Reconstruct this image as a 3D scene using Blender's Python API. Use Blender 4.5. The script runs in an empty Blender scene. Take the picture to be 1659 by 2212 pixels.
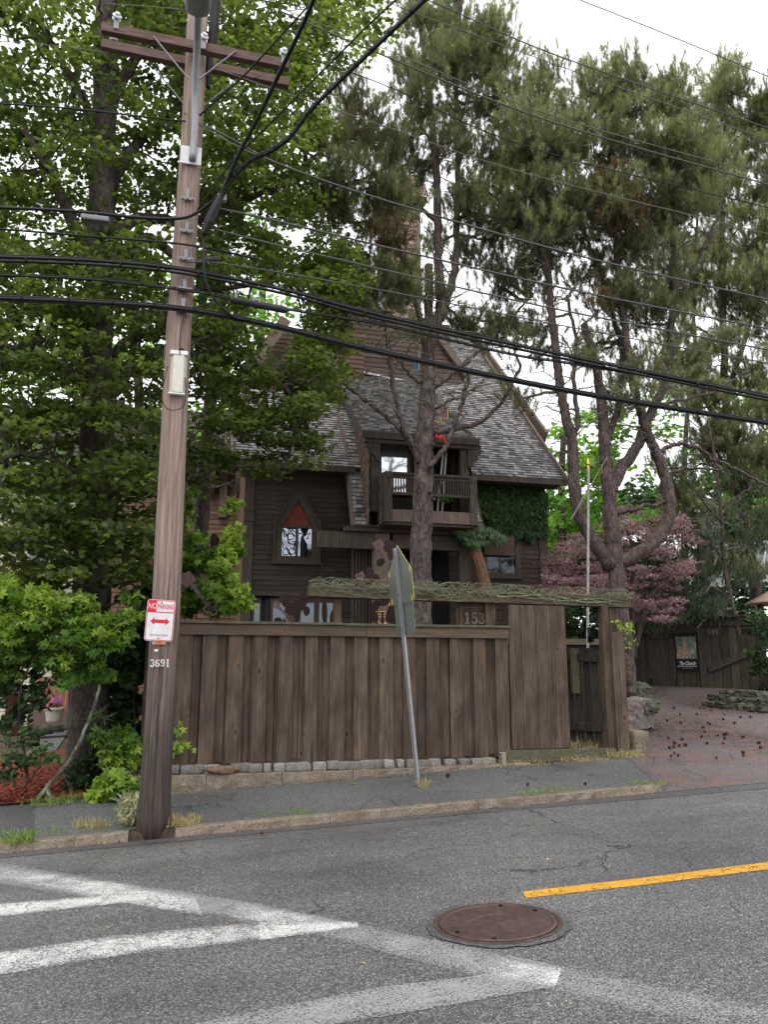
import bpy, math, random
import numpy as np
from mathutils import Vector, Matrix
R = math.radians
sc = bpy.context.scene
# ------------------------------------------------------------------ camera
YAW, PIT, H = R(13.5), R(11.6), 1.62
cd = bpy.data.cameras.new('camera'); cam = bpy.data.objects.new('camera', cd)
sc.collection.objects.link(cam); sc.camera = cam
cam.location = (0, 0, H)
cam.rotation_euler = (math.pi/2 + PIT, 0, -YAW)
cd.sensor_fit = 'VERTICAL'; cd.sensor_height = 24.0; cd.lens = 24.0*1725/2212
cd.clip_start = 0.1; cd.clip_end = 2000
# ------------------------------------------------------------------ world, sun, exposure
SUN_EL, SUN_ROT = R(58), R(205)
w = bpy.data.worlds.new('World'); sc.world = w; w.use_nodes = True
nt = w.node_tree; nt.nodes.clear()
out = nt.nodes.new('ShaderNodeOutputWorld'); bg = nt.nodes.new('ShaderNodeBackground')
sky = nt.nodes.new('ShaderNodeTexSky'); sky.sky_type = 'NISHITA'; sky.sun_disc = False
sky.sun_elevation = SUN_EL; sky.sun_rotation = SUN_ROT; sky.dust_density = 3
tc = nt.nodes.new('ShaderNodeTexCoord'); nz = nt.nodes.new('ShaderNodeTexNoise')
nz.inputs['Scale'].default_value = 2.2; nz.inputs['Detail'].default_value = 5
cr = nt.nodes.new('ShaderNodeValToRGB')
cr.color_ramp.elements[0].position = .3; cr.color_ramp.elements[0].color = (8.6, 8.6, 9.0, 1)
cr.color_ramp.elements[1].position = .7; cr.color_ramp.elements[1].color = (11.6, 11.6, 11.7, 1)
mx = nt.nodes.new('ShaderNodeMix'); mx.data_type = 'RGBA'; mx.inputs[0].default_value = .88
nt.links.new(tc.outputs['Generated'], nz.inputs['Vector']); nt.links.new(nz.outputs['Fac'], cr.inputs['Fac'])
nt.links.new(sky.outputs[0], mx.inputs[6]); nt.links.new(cr.outputs[0], mx.inputs[7])
nt.links.new(mx.outputs[2], bg.inputs['Color']); bg.inputs['Strength'].default_value = .12
nt.links.new(bg.outputs[0], out.inputs[0])
ld = bpy.data.lights.new('sun', 'SUN'); ld.energy = 1.0; ld.angle = R(25); ld.color = (1, .96, .9)
sun = bpy.data.objects.new('sun', ld); sc.collection.objects.link(sun)
sd = Vector((math.sin(SUN_ROT)*math.cos(SUN_EL), math.cos(SUN_ROT)*math.cos(SUN_EL), math.sin(SUN_EL)))
sun.rotation_euler = sd.to_track_quat('Z', 'Y').to_euler()
sc.view_settings.view_transform = 'Standard'; sc.view_settings.look = 'None'
sc.view_settings.exposure = 0.62; sc.view_settings.gamma = 1
sc.cycles.max_bounces = 8; sc.cycles.diffuse_bounces = 5; sc.cycles.transmission_bounces = 4
sc.cycles.transparent_max_bounces = 8; sc.cycles.use_denoising = True
# ------------------------------------------------------------------ measuring helpers (photo measured at 1659x2212)
F = 1725.
def ray(u, v):
    a = (u-829.5)/F; b = (1106-v)/F
    f = math.cos(PIT)-b*math.sin(PIT); z = math.sin(PIT)+b*math.cos(PIT)
    return (f*math.sin(YAW)+a*math.cos(YAW), f*math.cos(YAW)-a*math.sin(YAW), z)
def P(u, v, Y):
    r = ray(u, v); t = Y/r[1]; return Vector((r[0]*t, Y, H+r[2]*t))
def gz(x, y):
    xc = max(-40, min(40, x)); b = .046*(xc+.4)
    if y < 9.35: return b-.09
    kerb = 1 if x < 5.75 else max(0, 1-(x-5.75)/.8)
    side = b+(y-9.45)*.1
    if y < 11:
        ramp = b-.09+(y-9.35)*(.245/1.65)
        return kerb*max(side, b) + (1-kerb)*ramp if y > 9.36 else b-.09
    k = .03 if x < 4 else (.03+.07*min(1, (x-4)/2.5))
    return b+.155+k*(min(y, 20)-11)
def hit(u, v, dz=0):
    r = ray(u, v); t = 2.
    while t < 60:
        x, y, z = r[0]*t, r[1]*t, H+r[2]*t
        if z <= gz(x, y)+dz: return Vector((x, y, gz(x, y)))
        t += .02
    return Vector((r[0]*t, r[1]*t, gz(r[0]*t, r[1]*t)))
def RP(u, v):                                      # on the road plane
    r = ray(u, v); t = (H-(.0184-.09))/(.046*r[0]-r[2]); return (r[0]*t, r[1]*t)
# ------------------------------------------------------------------ object bookkeeping
COL = sc.collection
def tag(o, label, cat, group=None, kind=None):
    if label: o['label'] = label
    if cat: o['category'] = cat
    if group: o['group'] = group
    if kind: o['kind'] = kind
    return o
def thing(name, label, cat, loc, group=None):
    o = bpy.data.objects.new(name, None); COL.objects.link(o); o.location = loc; o.empty_display_size = .2
    return tag(o, label, cat, group)
def rootloc(p):
    while p.parent: p = p.parent
    return Vector(p.location)
def link(name, me, mat, parent=None, base=None):
    """me has world coordinates; shift them to the thing's base"""
    b = rootloc(parent) if parent else Vector(base if base is not None else (0, 0, 0))
    if b.length > 0: me.transform(Matrix.Translation(-b))
    o = bpy.data.objects.new(name, me); COL.objects.link(o)
    if mat: me.materials.append(mat)
    if parent: o.parent = parent
    else: o.location = b
    return o
def smooth(o):
    me = o.data; me.polygons.foreach_set('use_smooth', [True]*len(me.polygons)); return o
class MB:
    def __init__(s): s.v = []; s.f = []; s.t = []
    def add(s, vs, fs, tone=.5):
        n = len(s.v); s.v += [tuple(p) for p in vs]; s.f += [[i+n for i in f] for f in fs]; s.t += [tone]*len(vs); return s
    def box(s, a, b, tone=.5):
        x0, y0, z0 = a; x1, y1, z1 = b
        return s.add([(x0,y0,z0),(x1,y0,z0),(x1,y1,z0),(x0,y1,z0),(x0,y0,z1),(x1,y0,z1),(x1,y1,z1),(x0,y1,z1)],
              [(0,3,2,1),(4,5,6,7),(0,1,5,4),(1,2,6,5),(2,3,7,6),(3,0,4,7)], tone)
    def hexa(s, p, tone=.5):                       # 8 corners, bottom ring then top ring
        return s.add(p, [(0,3,2,1),(4,5,6,7),(0,1,5,4),(1,2,6,5),(2,3,7,6),(3,0,4,7)], tone)
    def bar(s, a, b, w, h, up=(0,0,1), tone=.5):   # beam a->b, width w, height h
        a = Vector(a); b = Vector(b); d = (b-a).normalized(); u = Vector(up); r = d.cross(u)
        if r.length < 1e-4: r = d.cross(Vector((1,0,0)))
        r.normalize(); u = r.cross(d).normalized(); r = r*w/2; u = u*h/2
        return s.hexa([a-r-u, a+r-u, b+r-u, b-r-u, a-r+u, a+r+u, b+r+u, b-r+u], tone)
    def tube(s, pts, rad, n=8, tone=.5, cap=True, rough=0, seed=0):
        pts = [Vector(p) for p in pts]; m = len(pts)
        if not hasattr(rad, '__len__'): rad = [rad]*m
        rng = random.Random(seed); V = []; pr = None
        for i, p in enumerate(pts):
            d = (pts[min(i+1, m-1)]-pts[max(i-1, 0)])
            if d.length < 1e-9: d = Vector((0,0,1))
            d.normalize()
            if pr is None:
                a = Vector((1,0,0)) if abs(d.x) < .9 else Vector((0,1,0)); pr = (a-d*a.dot(d)).normalized()
            else:
                pr = (pr-d*pr.dot(d)); pr = pr.normalized() if pr.length > 1e-6 else d.orthogonal().normalized()
            q = d.cross(pr)
            for k in range(n):
                A = 2*math.pi*k/n; rr = rad[i]*(1+rough*(rng.random()-.5))
                V.append(p+pr*math.cos(A)*rr+q*math.sin(A)*rr)
        Fc = [(i*n+k, i*n+(k+1) % n, (i+1)*n+(k+1) % n, (i+1)*n+k) for i in range(m-1) for k in range(n)]
        if cap: Fc += [tuple(range(n-1, -1, -1)), tuple(range((m-1)*n, m*n))]
        return s.add(V, Fc, tone)
    def prism(s, poly, d, tone=.5):                # 3D polygon list extruded by vector d
        n = len(poly); d = Vector(d); V = [Vector(p) for p in poly]; V += [p+d for p in V]
        return s.add(V, [tuple(range(n)), tuple(range(2*n-1, n-1, -1))]+[(i, i+n, (i+1) % n+n, (i+1) % n) for i in range(n)], tone)
    def lathe(s, c, prof, n=20, tone=.5, axis='z'):
        V = []
        for r, z in prof:
            for k in range(n):
                A = 2*math.pi*k/n
                p = (r*math.cos(A), r*math.sin(A), z)
                if axis == 'y': p = (p[0], z, p[1])
                if axis == 'x': p = (z, p[0], p[1])
                V.append(Vector(c)+Vector(p))
        m = len(prof)
        return s.add(V, [(i*n+k, i*n+(k+1) % n, (i+1)*n+(k+1) % n, (i+1)*n+k) for i in range(m-1) for k in range(n)]+[tuple(range(n-1,-1,-1)), tuple(range((m-1)*n, m*n))], tone)
    def mesh(s, name):
        me = bpy.data.meshes.new(name); me.from_pydata(s.v, [], s.f)
        at = me.attributes.new('tone', 'FLOAT', 'POINT'); at.data.foreach_set('value', s.t); me.update(); return me
    def build(s, name, mat, parent=None, base=None, sm=False, bev=0):
        o = link(name, s.mesh(name), mat, parent, base)
        if sm: smooth(o)
        if bev:
            m = o.modifiers.new('bevel', 'BEVEL'); m.width = bev; m.segments = 2; m.limit_method = 'ANGLE'
        return o
def inst(name, tv, tf, pos, rot, scale, tone, mat, parent=None, base=None):
    """one mesh from n copies of a small template; rot (n,3,3)"""
    tv = np.asarray(tv, float); k = len(tv); n = len(pos)
    scale = np.asarray(scale, float)
    if scale.ndim == 1: scale = scale[:, None, None]
    else: scale = scale[:, None, :]
    loc = tv[None]*scale
    V = np.einsum('nij,nkj->nki', rot, loc)+np.asarray(pos)[:, None, :]
    V = V.reshape(-1, 3)
    lens = np.array([len(f) for f in tf]); flat = np.concatenate([np.array(f) for f in tf])
    L = (flat[None]+(np.arange(n)*k)[:, None]).ravel()
    tot = np.tile(lens, n); st = np.concatenate([[0], np.cumsum(tot)[:-1]])
    me = bpy.data.meshes.new(name); me.vertices.add(len(V)); me.vertices.foreach_set('co', V.ravel())
    me.loops.add(len(L)); me.loops.foreach_set('vertex_index', L.astype(np.int32))
    me.polygons.add(len(tot)); me.polygons.foreach_set('loop_start', st.astype(np.int32))
    try: me.polygons.foreach_set('loop_total', tot.astype(np.int32))
    except Exception: pass
    me.update(calc_edges=True)
    at = me.attributes.new('tone', 'FLOAT', 'POINT'); at.data.foreach_set('value', np.repeat(np.asarray(tone, float), k))
    return link(name, me, mat, parent, base)
def frames(nrm, spin=None, rs=None):
    """rotation matrices whose local z is nrm"""
    nrm = np.asarray(nrm, float); nrm /= np.linalg.norm(nrm, axis=1)[:, None]+1e-9
    n = len(nrm); rs = rs or np.random.RandomState(1)
    a = rs.normal(size=(n, 3)) if spin is None else np.asarray(spin, float)
    x = a-(a*nrm).sum(1)[:, None]*nrm; x /= np.linalg.norm(x, axis=1)[:, None]+1e-9
    y = np.cross(nrm, x)
    return np.stack([x, y, nrm], axis=2)
def textmesh(s, size, depth=.002, bold=0., shear=0., align='CENTER', space=1.):
    c = bpy.data.curves.new('t', 'FONT'); c.body = s; c.size = size; c.extrude = depth; c.offset = bold; c.shear = shear
    c.align_x = align; c.align_y = 'CENTER'; c.space_character = space
    o = bpy.data.objects.new('t', c); COL.objects.link(o); bpy.context.view_layer.update()
    me = bpy.data.meshes.new_from_object(o.evaluated_get(bpy.context.evaluated_depsgraph_get()))
    bpy.data.objects.remove(o); return me
def place_text(name, s, size, loc, mat, parent, right=(1,0,0), up=(0,0,1), sx=1., **k):
    me = textmesh(s, size, **k); r = Vector(right).normalized(); u = Vector(up).normalized(); n = r.cross(u)
    M_ = Matrix(((r.x*sx, u.x, n.x, loc[0]), (r.y*sx, u.y, n.y, loc[1]), (r.z*sx, u.z, n.z, loc[2]), (0,0,0,1)))
    me.transform(M_); me.materials.clear()
    return link(name, me, mat, parent)
def spl(pts, n=6):                                  # Catmull-Rom
    pts = [np.array(p, float) for p in pts]
    if len(pts) < 3: return [tuple(pts[0]+(pts[1]-pts[0])*t) for t in np.linspace(0, 1, n+1)]
    q = [2*pts[0]-pts[1]]+pts+[2*pts[-1]-pts[-2]]; o = []
    for i in range(1, len(q)-2):
        for t in np.arange(n)/n:
            a, b, c, d = q[i-1:i+3]
            o.append(.5*((2*b)+(c-a)*t+(2*a-5*b+4*c-d)*t*t+(-a+3*b-3*c+d)*t**3))
    o.append(pts[-1]); return [tuple(p) for p in o]
def ordn(i): return ['first','second','third','fourth','fifth','sixth','seventh','eighth','ninth','tenth','eleventh','twelfth','thirteenth','fourteenth','fifteenth','sixteenth','seventeenth','eighteenth','nineteenth','twentieth','twenty-first','twenty-second','twenty-third','twenty-fourth','twenty-fifth','twenty-sixth','twenty-seventh','twenty-eighth','twenty-ninth','thirtieth','thirty-first','thirty-second'][i]
# ------------------------------------------------------------------ materials
def nodes(name):
    m = bpy.data.materials.new(name); m.use_nodes = True; t = m.node_tree; t.nodes.clear()
    o = t.nodes.new('ShaderNodeOutputMaterial'); b = t.nodes.new('ShaderNodeBsdfPrincipled')
    t.links.new(b.outputs[0], o.inputs[0]); return m, t, b, o
def NN(t, typ, **k):
    n = t.nodes.new('ShaderNode'+typ)
    for a, v in k.items():
        if a.startswith('_'): n.inputs[a[1:].replace('_', ' ')].default_value = v
        else: setattr(n, a, v)
    return n
def noise(t, vec, scale, detail=4, rough=.55):
    n = NN(t, 'TexNoise'); n.inputs['Scale'].default_value = scale; n.inputs['Detail'].default_value = detail; n.inputs['Roughness'].default_value = rough
    t.links.new(vec, n.inputs['Vector']); return n.outputs['Fac']
def ramp(t, fac, stops):
    r = NN(t, 'ValToRGB'); e = r.color_ramp.elements
    while len(e) < len(stops): e.new(.5)
    for i, (p, c) in enumerate(stops):
        e[i].position = p; e[i].color = (c if len(c) == 4 else (*c, 1)) if hasattr(c, '__len__') else (c, c, c, 1)
    t.links.new(fac, r.inputs['Fac']); return r.outputs['Color']
def mix(t, fac, a, b, mode='MIX'):
    m = NN(t, 'Mix', data_type='RGBA', blend_type=mode)
    for s, v in ((0, fac), (6, a), (7, b)):
        if hasattr(v, 'links') or hasattr(v, 'is_linked'): t.links.new(v, m.inputs[s])
        elif s == 0: m.inputs[0].default_value = v
        else: m.inputs[s].default_value = (*v, 1) if len(v) == 3 else v
    return m.outputs[2]
def mth(t, op, a, b=0., c=None):
    m = NN(t, 'Math', operation=op)
    for i, v in enumerate((a, b)+((c,) if c is not None else ())):
        if isinstance(v, (int, float)): m.inputs[i].default_value = v
        else: t.links.new(v, m.inputs[i])
    return m.outputs[0]
def coords(t, st=(1, 1, 1)):
    c = NN(t, 'TexCoord'); mp = NN(t, 'Mapping'); mp.inputs['Scale'].default_value = st
    t.links.new(c.outputs['Object'], mp.inputs['Vector']); return mp.outputs[0]
def attr(t): return NN(t, 'Attribute', attribute_name='tone').outputs['Fac']
def bump(t, b, h, s, d=.01):
    n = NN(t, 'Bump'); n.inputs['Strength'].default_value = s; n.inputs['Distance'].default_value = d
    t.links.new(h, n.inputs['Height']); t.links.new(n.outputs[0], b.inputs['Normal'])
def M(name, c1, c2, scale=8, st=(1,1,1), rough=.8, bmp=.4, bd=.01, tone=.5, metal=0, pat=0, pst=(1,1,.4), psc=3., blot=0, blc=(.02,.02,.015), bls=1.2, spec=.18, knots=False):
    """two-colour grain + per-piece tone + optional blotches"""
    m, t, b, o = nodes(name); v = coords(t, st); f = noise(t, v, scale, 6, .6)
    col = ramp(t, f, [(.3, c1), (.7, c2)])
    if tone:
        a = attr(t); g = ramp(t, a, [(0, (1-tone,)*3), (1, (1+tone,)*3)]); col = mix(t, 1, col, g, 'MULTIPLY')
    if pat:
        col = mix(t, 1, col, ramp(t, noise(t, coords(t, pst), psc, 5, .6), [(.3, 1-pat), (.7, 1+pat*.8)]), 'MULTIPLY')
    if knots:
        vk = coords(t, (1.0, 1.0, .55)); vo = NN(t, 'TexVoronoi'); vo.inputs['Scale'].default_value = 3.6; t.links.new(vk, vo.inputs['Vector'])
        k = ramp(t, vo.outputs['Distance'], [(.035, 1), (.10, 0)]); rg_ = ramp(t, vo.outputs['Distance'], [(.07, 0), (.12, .35), (.2, 0)]); col = mix(t, rg_, col, (.17, .10, .06)); col = mix(t, mth(t, 'MULTIPLY', k, .8), col, (.028, .017, .012))
    if blot:
        g = coords(t, (1, 1, .45)); q = ramp(t, noise(t, g, bls, 5, .65), [(.5, 0), (.72, 1)])
        col = mix(t, mth(t, 'MULTIPLY', q, blot), col, blc)
    t.links.new(col, b.inputs['Base Color']); b.inputs['Roughness'].default_value = rough; b.inputs['Metallic'].default_value = metal
    b.inputs['Specular IOR Level'].default_value = spec
    if bmp: bump(t, b, f, bmp, bd)
    return m
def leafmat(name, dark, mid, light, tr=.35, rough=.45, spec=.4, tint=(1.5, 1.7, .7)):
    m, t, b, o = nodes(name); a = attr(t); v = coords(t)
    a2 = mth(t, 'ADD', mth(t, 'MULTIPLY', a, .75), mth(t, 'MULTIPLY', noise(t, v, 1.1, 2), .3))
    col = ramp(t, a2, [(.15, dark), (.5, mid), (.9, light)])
    t.links.new(col, b.inputs['Base Color']); b.inputs['Roughness'].default_value = rough; b.inputs['Specular IOR Level'].default_value = spec
    tl = NN(t, 'BsdfTranslucent'); t.links.new(mix(t, 1, col, tint, 'MULTIPLY'), tl.inputs['Color'])
    ms = NN(t, 'MixShader'); ms.inputs[0].default_value = tr
    t.links.new(b.outputs[0], ms.inputs[1]); t.links.new(tl.outputs[0], ms.inputs[2]); t.links.new(ms.outputs[0], o.inputs[0])
    return m
def asphalt(name, lo, hi, speck=.9, wet=.5, litter=0, sc_=190):
    m, t, b, o = nodes(name); v = coords(t)
    vo = NN(t, 'TexVoronoi'); vo.inputs['Scale'].default_value = sc_; t.links.new(v, vo.inputs['Vector'])
    sp = NN(t, 'SeparateColor'); t.links.new(vo.outputs['Color'], sp.inputs[0])
    st = ramp(t, sp.outputs[0], [(.0, lo), (.55, tuple((a+c)/2 for a, c in zip(lo, hi))), (.8, hi), (1, tuple(c*2.2 for c in hi))])
    big = noise(t, v, .55, 5, .6); fine = noise(t, v, 40, 4)
    col = mix(t, 1, st, ramp(t, big, [(.3, .72), (.7, 1.2)]), 'MULTIPLY')
    col = mix(t, 1, col, ramp(t, fine, [(.3, .62), (.7, 1.35)]), 'MULTIPLY')
    tintv = coords(t, (.25, 1.2, 1)); streak = noise(t, tintv, 1.6, 4)
    col = mix(t, mth(t, 'MULTIPLY', ramp(t, streak, [(.5, 0), (.75, 1)]), .35), col, tuple(c*.55 for c in lo))
    dn_ = NN(t, 'TexNoise'); dn_.inputs['Scale'].default_value = 2.2; dn_.inputs['Detail'].default_value = 6; t.links.new(v, dn_.inputs['Vector'])
    dv = NN(t, 'Mix', data_type='VECTOR'); dv.inputs[0].default_value = .35; t.links.new(v, dv.inputs[4]); t.links.new(dn_.outputs['Color'], dv.inputs[5])
    vc = NN(t, 'TexVoronoi', feature='DISTANCE_TO_EDGE'); vc.inputs['Scale'].default_value = 1.3; t.links.new(dv.outputs[1], vc.inputs['Vector'])
    ckm = mth(t, 'MULTIPLY', ramp(t, vc.outputs['Distance'], [(.003, 1), (.012, 0)]), ramp(t, noise(t, v, .45, 3), [(.5, 0), (.58, .8)])); col = mix(t, ckm, col, tuple(c*.3 for c in lo))
    if litter:
        lt = ramp(t, noise(t, coords(t, (1, 1.6, 1)), 2.6, 8, .78), [(.5, 0), (.6, 1)])
        lt2 = ramp(t, noise(t, coords(t, (1, 1, 1)), 60, 3, .6), [(.42, 0), (.55, 1)])
        col = mix(t, mth(t, 'MULTIPLY', mth(t, 'MULTIPLY', lt, lt2), litter), col, (.19, .085, .05))
    t.links.new(col, b.inputs['Base Color'])
    rg = ramp(t, noise(t, v, .9, 4), [(.35, .8-wet*.55), (.65, .8)])
    t.links.new(rg, b.inputs['Roughness']); b.inputs['Specular IOR Level'].default_value = .35
    h = mix(t, .5, vo.outputs['Distance'], fine); bump(t, b, h, .55, .006); return m
def flat(name, c, rough=.6, metal=0, spec=.25, emit=0):
    m, t, b, o = nodes(name); b.inputs['Base Color'].default_value = (*c, 1); b.inputs['Roughness'].default_value = rough; b.inputs['Metallic'].default_value = metal
    b.inputs['Specular IOR Level'].default_value = spec
    if emit: b.inputs['Emission Color'].default_value = (*c, 1); b.inputs['Emission Strength'].default_value = emit
    v = coords(t); f = noise(t, v, 14, 5); col = mix(t, 1, ramp(t, f, [(.25, .84), (.75, 1.12)]), c, 'MULTIPLY'); t.links.new(col, b.inputs['Base Color'])
    return m
def glass(name, c=(.02, .022, .025), rough=.04):
    m, t, b, o = nodes(name); b.inputs['Base Color'].default_value = (*c, 1); b.inputs['Roughness'].default_value = rough
    b.inputs['Specular IOR Level'].default_value = .9; b.inputs['Coat Weight'].default_value = .6; b.inputs['Coat Roughness'].default_value = .03
    bump(t, b, noise(t, coords(t), 3.5, 2), .12, .02); return m
def paint(name, c, crack=True, worn=.5, wsc=2.5, soft=.12, mx_=1., fw=.5, fs=120):
    """worn road paint, lets the asphalt show through wear and cracks"""
    m, t, b, o = nodes(name); v = coords(t); nzv = NN(t, 'TexNoise'); nzv.inputs['Scale'].default_value = 9; nzv.inputs['Detail'].default_value = 5; t.links.new(v, nzv.inputs['Vector'])
    vv = NN(t, 'Mix', data_type='VECTOR'); vv.inputs[0].default_value = .16; t.links.new(v, vv.inputs[4]); t.links.new(nzv.outputs['Color'], vv.inputs[5])
    w1 = noise(t, v, wsc, 6, .7); w2 = noise(t, v, fs, 3, .6)
    s = mth(t, 'ADD', mth(t, 'MULTIPLY', w1, .75), mth(t, 'MULTIPLY', mth(t, 'SUBTRACT', w2, .5), fw)); s = mth(t, 'ADD', s, .25)
    a = attr(t); s = mth(t, 'ADD', s, mth(t, 'MULTIPLY', mth(t, 'SUBTRACT', a, .5), .9))
    cov = ramp(t, s, [(worn, 0), (worn+soft, mx_)])
    if crack:
        vo = NN(t, 'TexVoronoi', feature='DISTANCE_TO_EDGE'); vo.inputs['Scale'].default_value = 11; t.links.new(vv.outputs[1], vo.inputs['Vector'])
        ck = ramp(t, vo.outputs['Distance'], [(.012, 0), (.05, 1)]); wk = ramp(t, noise(t, v, 3.1, 4, .6), [(.38, .15), (.6, 1)]); cov = mth(t, 'MULTIPLY', cov, mth(t, 'SUBTRACT', 1., mth(t, 'MULTIPLY', mth(t, 'SUBTRACT', 1., ck), wk)))
    col = mix(t, 1, ramp(t, noise(t, v, 5, 5), [(.3, .85), (.7, 1.05)]), c, 'MULTIPLY'); t.links.new(col, b.inputs['Base Color']); b.inputs['Roughness'].default_value = .6
    tr = NN(t, 'BsdfTransparent'); ms = NN(t, 'MixShader'); t.links.new(cov, ms.inputs[0]); t.links.new(tr.outputs[0], ms.inputs[1]); t.links.new(b.outputs[0], ms.inputs[2])
    t.links.new(ms.outputs[0], o.inputs[0]); return m
# ================================================================== SETTING
def strip(name, A, B, n, m_, dz, mat, z=None, kind='structure', label=None):
    """sheet between two polylines A and B (lists of (x,y)), draped on the terrain"""
    def samp(L, t):
        L = [np.array(p, float) for p in L]; q = t*(len(L)-1); i = min(int(q), len(L)-2); return L[i]+(L[i+1]-L[i])*(q-i)
    V = []; Fc = []
    for i in range(n+1):
        a, b = samp(A, i/n), samp(B, i/n)
        for j in range(m_+1):
            p = a+(b-a)*j/m_; V.append((p[0], p[1], (z or gz)(p[0], p[1])+dz))
    for i in range(n):
        for j in range(m_):
            k = i*(m_+1)+j; Fc.append((k, k+m_+1, k+m_+2, k+1))
    mb = MB(); mb.add(V, Fc); o = mb.build(name, mat); me = o.data
    if me.polygons[len(me.polygons)//2].normal.z < 0: me.flip_normals()
    smooth(o); o['kind'] = kind
    if label: o['label'] = label
    return o
roadz = lambda x, y: .046*(max(-40, min(40, x))+.4)-.09
soil = M('soil', (.045,.034,.022), (.10,.075,.045), 5, blot=.6, blc=(.03,.045,.015), bls=.6, bmp=.8, bd=.05, tone=0)
# ground sheet out to the horizon
xs = sorted(set([-600,-300,-150,-80,-50,-40]+[x*.5 for x in range(-60, 81)]+[42,60,100,200,400,600])); ys = sorted(set([-400,-100,-40]+[y*1. for y in range(-15, 9)]+[9.3,9.5,9.8,10.2,10.6,11,11.3]+[11.5+.5*k for k in range(26)]+[26,30,40,60,100,200,400,600]))
mb = MB(); V = [(x, y, gz(x, y)-(.06 if y < 11.2 else .012)) for y in ys for x in xs]; nx = len(xs)
mb.add(V, [(j*nx+i, j*nx+i+1, (j+1)*nx+i+1, (j+1)*nx+i) for j in range(len(ys)-1) for i in range(nx-1)])
o = mb.build('ground', soil); smooth(o); tag(o, None, None, kind='structure')
asph = asphalt('road asphalt', (.040,.040,.042), (.145,.143,.138), wet=.55, sc_=150)
strip('road', [(-60,-6),(60,-6)], [(-60,9.352),(60,9.352)], 60, 8, 0, asph, roadz)
walk = asphalt('sidewalk asphalt', (.032,.035,.035), (.13,.137,.133), wet=.3, sc_=230)
strip('sidewalk', [(-1.5,9.49),(5.9,9.49)], [(-1.75,11.0),(6.5,11.0)], 40, 10, .001, walk)
dk = asphalt('dark patch asphalt', (.03,.03,.034), (.075,.075,.08), wet=.3, sc_=230)
strip('sidewalk_patch', [(-9,9.49),(-1.5,9.49)], [(-9,11.0),(-1.75,11.0)], 30, 8, .001, dk)
drv = asphalt('driveway asphalt', (.05,.042,.043), (.13,.112,.112), wet=.45, litter=1., sc_=200)
strip('driveway', [(5.80,9.355),(6.3,11.0),(7.0,12.4),(7.7,14.0),(8.7,15.6),(9.4,18.4)], [(16,9.37),(16,11.0),(16,12.5),(16,14.),(17,16),(17,19.)], 60, 50, .006, drv)
gut = asphalt('wet gutter asphalt', (.045,.043,.045), (.1,.097,.095), wet=.75, sc_=190)
strip('gutter', [(-9,9.05),(-1,9.1),(3,9.12),(6.5,9.0),(9,8.85),(16,8.9)], [(-9,9.351),(-1,9.351),(3,9.351),(5.8,9.351),(9,9.351),(16,9.351)], 60, 3, .004, gut, roadz)
path = asphalt('path asphalt', (.07,.07,.075), (.15,.15,.155), wet=.4)
a1 = [hit(u, v) for u, v in ((-60,1700),(20,1660),(85,1600),(90,1570),(70,1550))]; b1 = [hit(u, v) for u, v in ((55,1715),(85,1670),(135,1600),(150,1575),(150,1550))]
strip('garden_path', [p[:2] for p in a1], [p[:2] for p in b1], 30, 6, .008, path)
# mulch: bed sheet plus thousands of chips
mulm = M('red mulch', (.13,.032,.018), (.27,.075,.045), 40, tone=.5, bmp=.8, bd=.02, rough=.9)
strip('mulch_bed', [(-6,11.03),(-3,11.03),(-1.6,11.03),(-.75,11.03)], [(-7,14.5),(-3.6,15.5),(-2.0,17.0),(-.8,14)], 30, 20, .014, mulm)
rs = np.random.RandomState(3); n = 9000; pos = []
while len(pos) < n:
    x, y = rs.uniform(-5, -.8), 11.0+abs(rs.normal(0, 1.6)); pos.append((x, y, gz(x, y)+.03+rs.uniform(0, .012)))
o = inst('mulch_chips', [(-.5,-.18,0),(.5,-.14,0),(.42,.16,.1),(-.46,.2,.06)], [(0,1,2,3)], pos, frames(rs.normal(size=(n,3))*.45+[0,0,1], rs=rs), rs.uniform(.025,.06,n), rs.uniform(0,1,n), mulm)
tag(o, 'red bark mulch chips scattered under the maple', None, kind='stuff')
# road markings on the road plane
def pxpoly(name, quads, mat, dz=.004, tones=None):
    mb = MB()
    for i, q in enumerate(quads):
        pts = [RP(u, v) for u, v in q]; a, b, c, d = [np.array(p) for p in pts]
        n = 14; V = []; t4 = (tones[i] if tones else (.5,)*4)
        for r in range(n+1):
            for s in range(5):
                p = (a*(1-r/n)+b*(r/n))*(1-s/4)+(d*(1-r/n)+c*(r/n))*(s/4)
                tn = (t4[0]*(1-r/n)+t4[1]*(r/n)); e = 1-abs(s/4-.5)*2; tn -= (1-min(1, e*2))*.22
                mb.v.append((p[0], p[1], roadz(p[0], p[1])+dz)); mb.t.append(tn)
        k0 = len(mb.v)-(n+1)*5
        mb.f += [[k0+r*5+s, k0+r*5+s+1, k0+(r+1)*5+s+1, k0+(r+1)*5+s] for r in range(n) for s in range(4)]
    o = mb.build(name, mat); me = o.data
    if me.polygons[0].normal.z < 0: me.flip_normals()
    o['kind'] = 'structure'; return o
white = paint('road white', (.60,.60,.585), True, .53, 3.2, .34, .95, 1.3, 80)
wfade = paint('road white faded', (.42,.42,.42), False, .34, 3.5, .42, .62, 1.9, 70)
yel = paint('road yellow', (.62,.31,.02), True, .44, 6, .16, .97, .9, 90)
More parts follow.
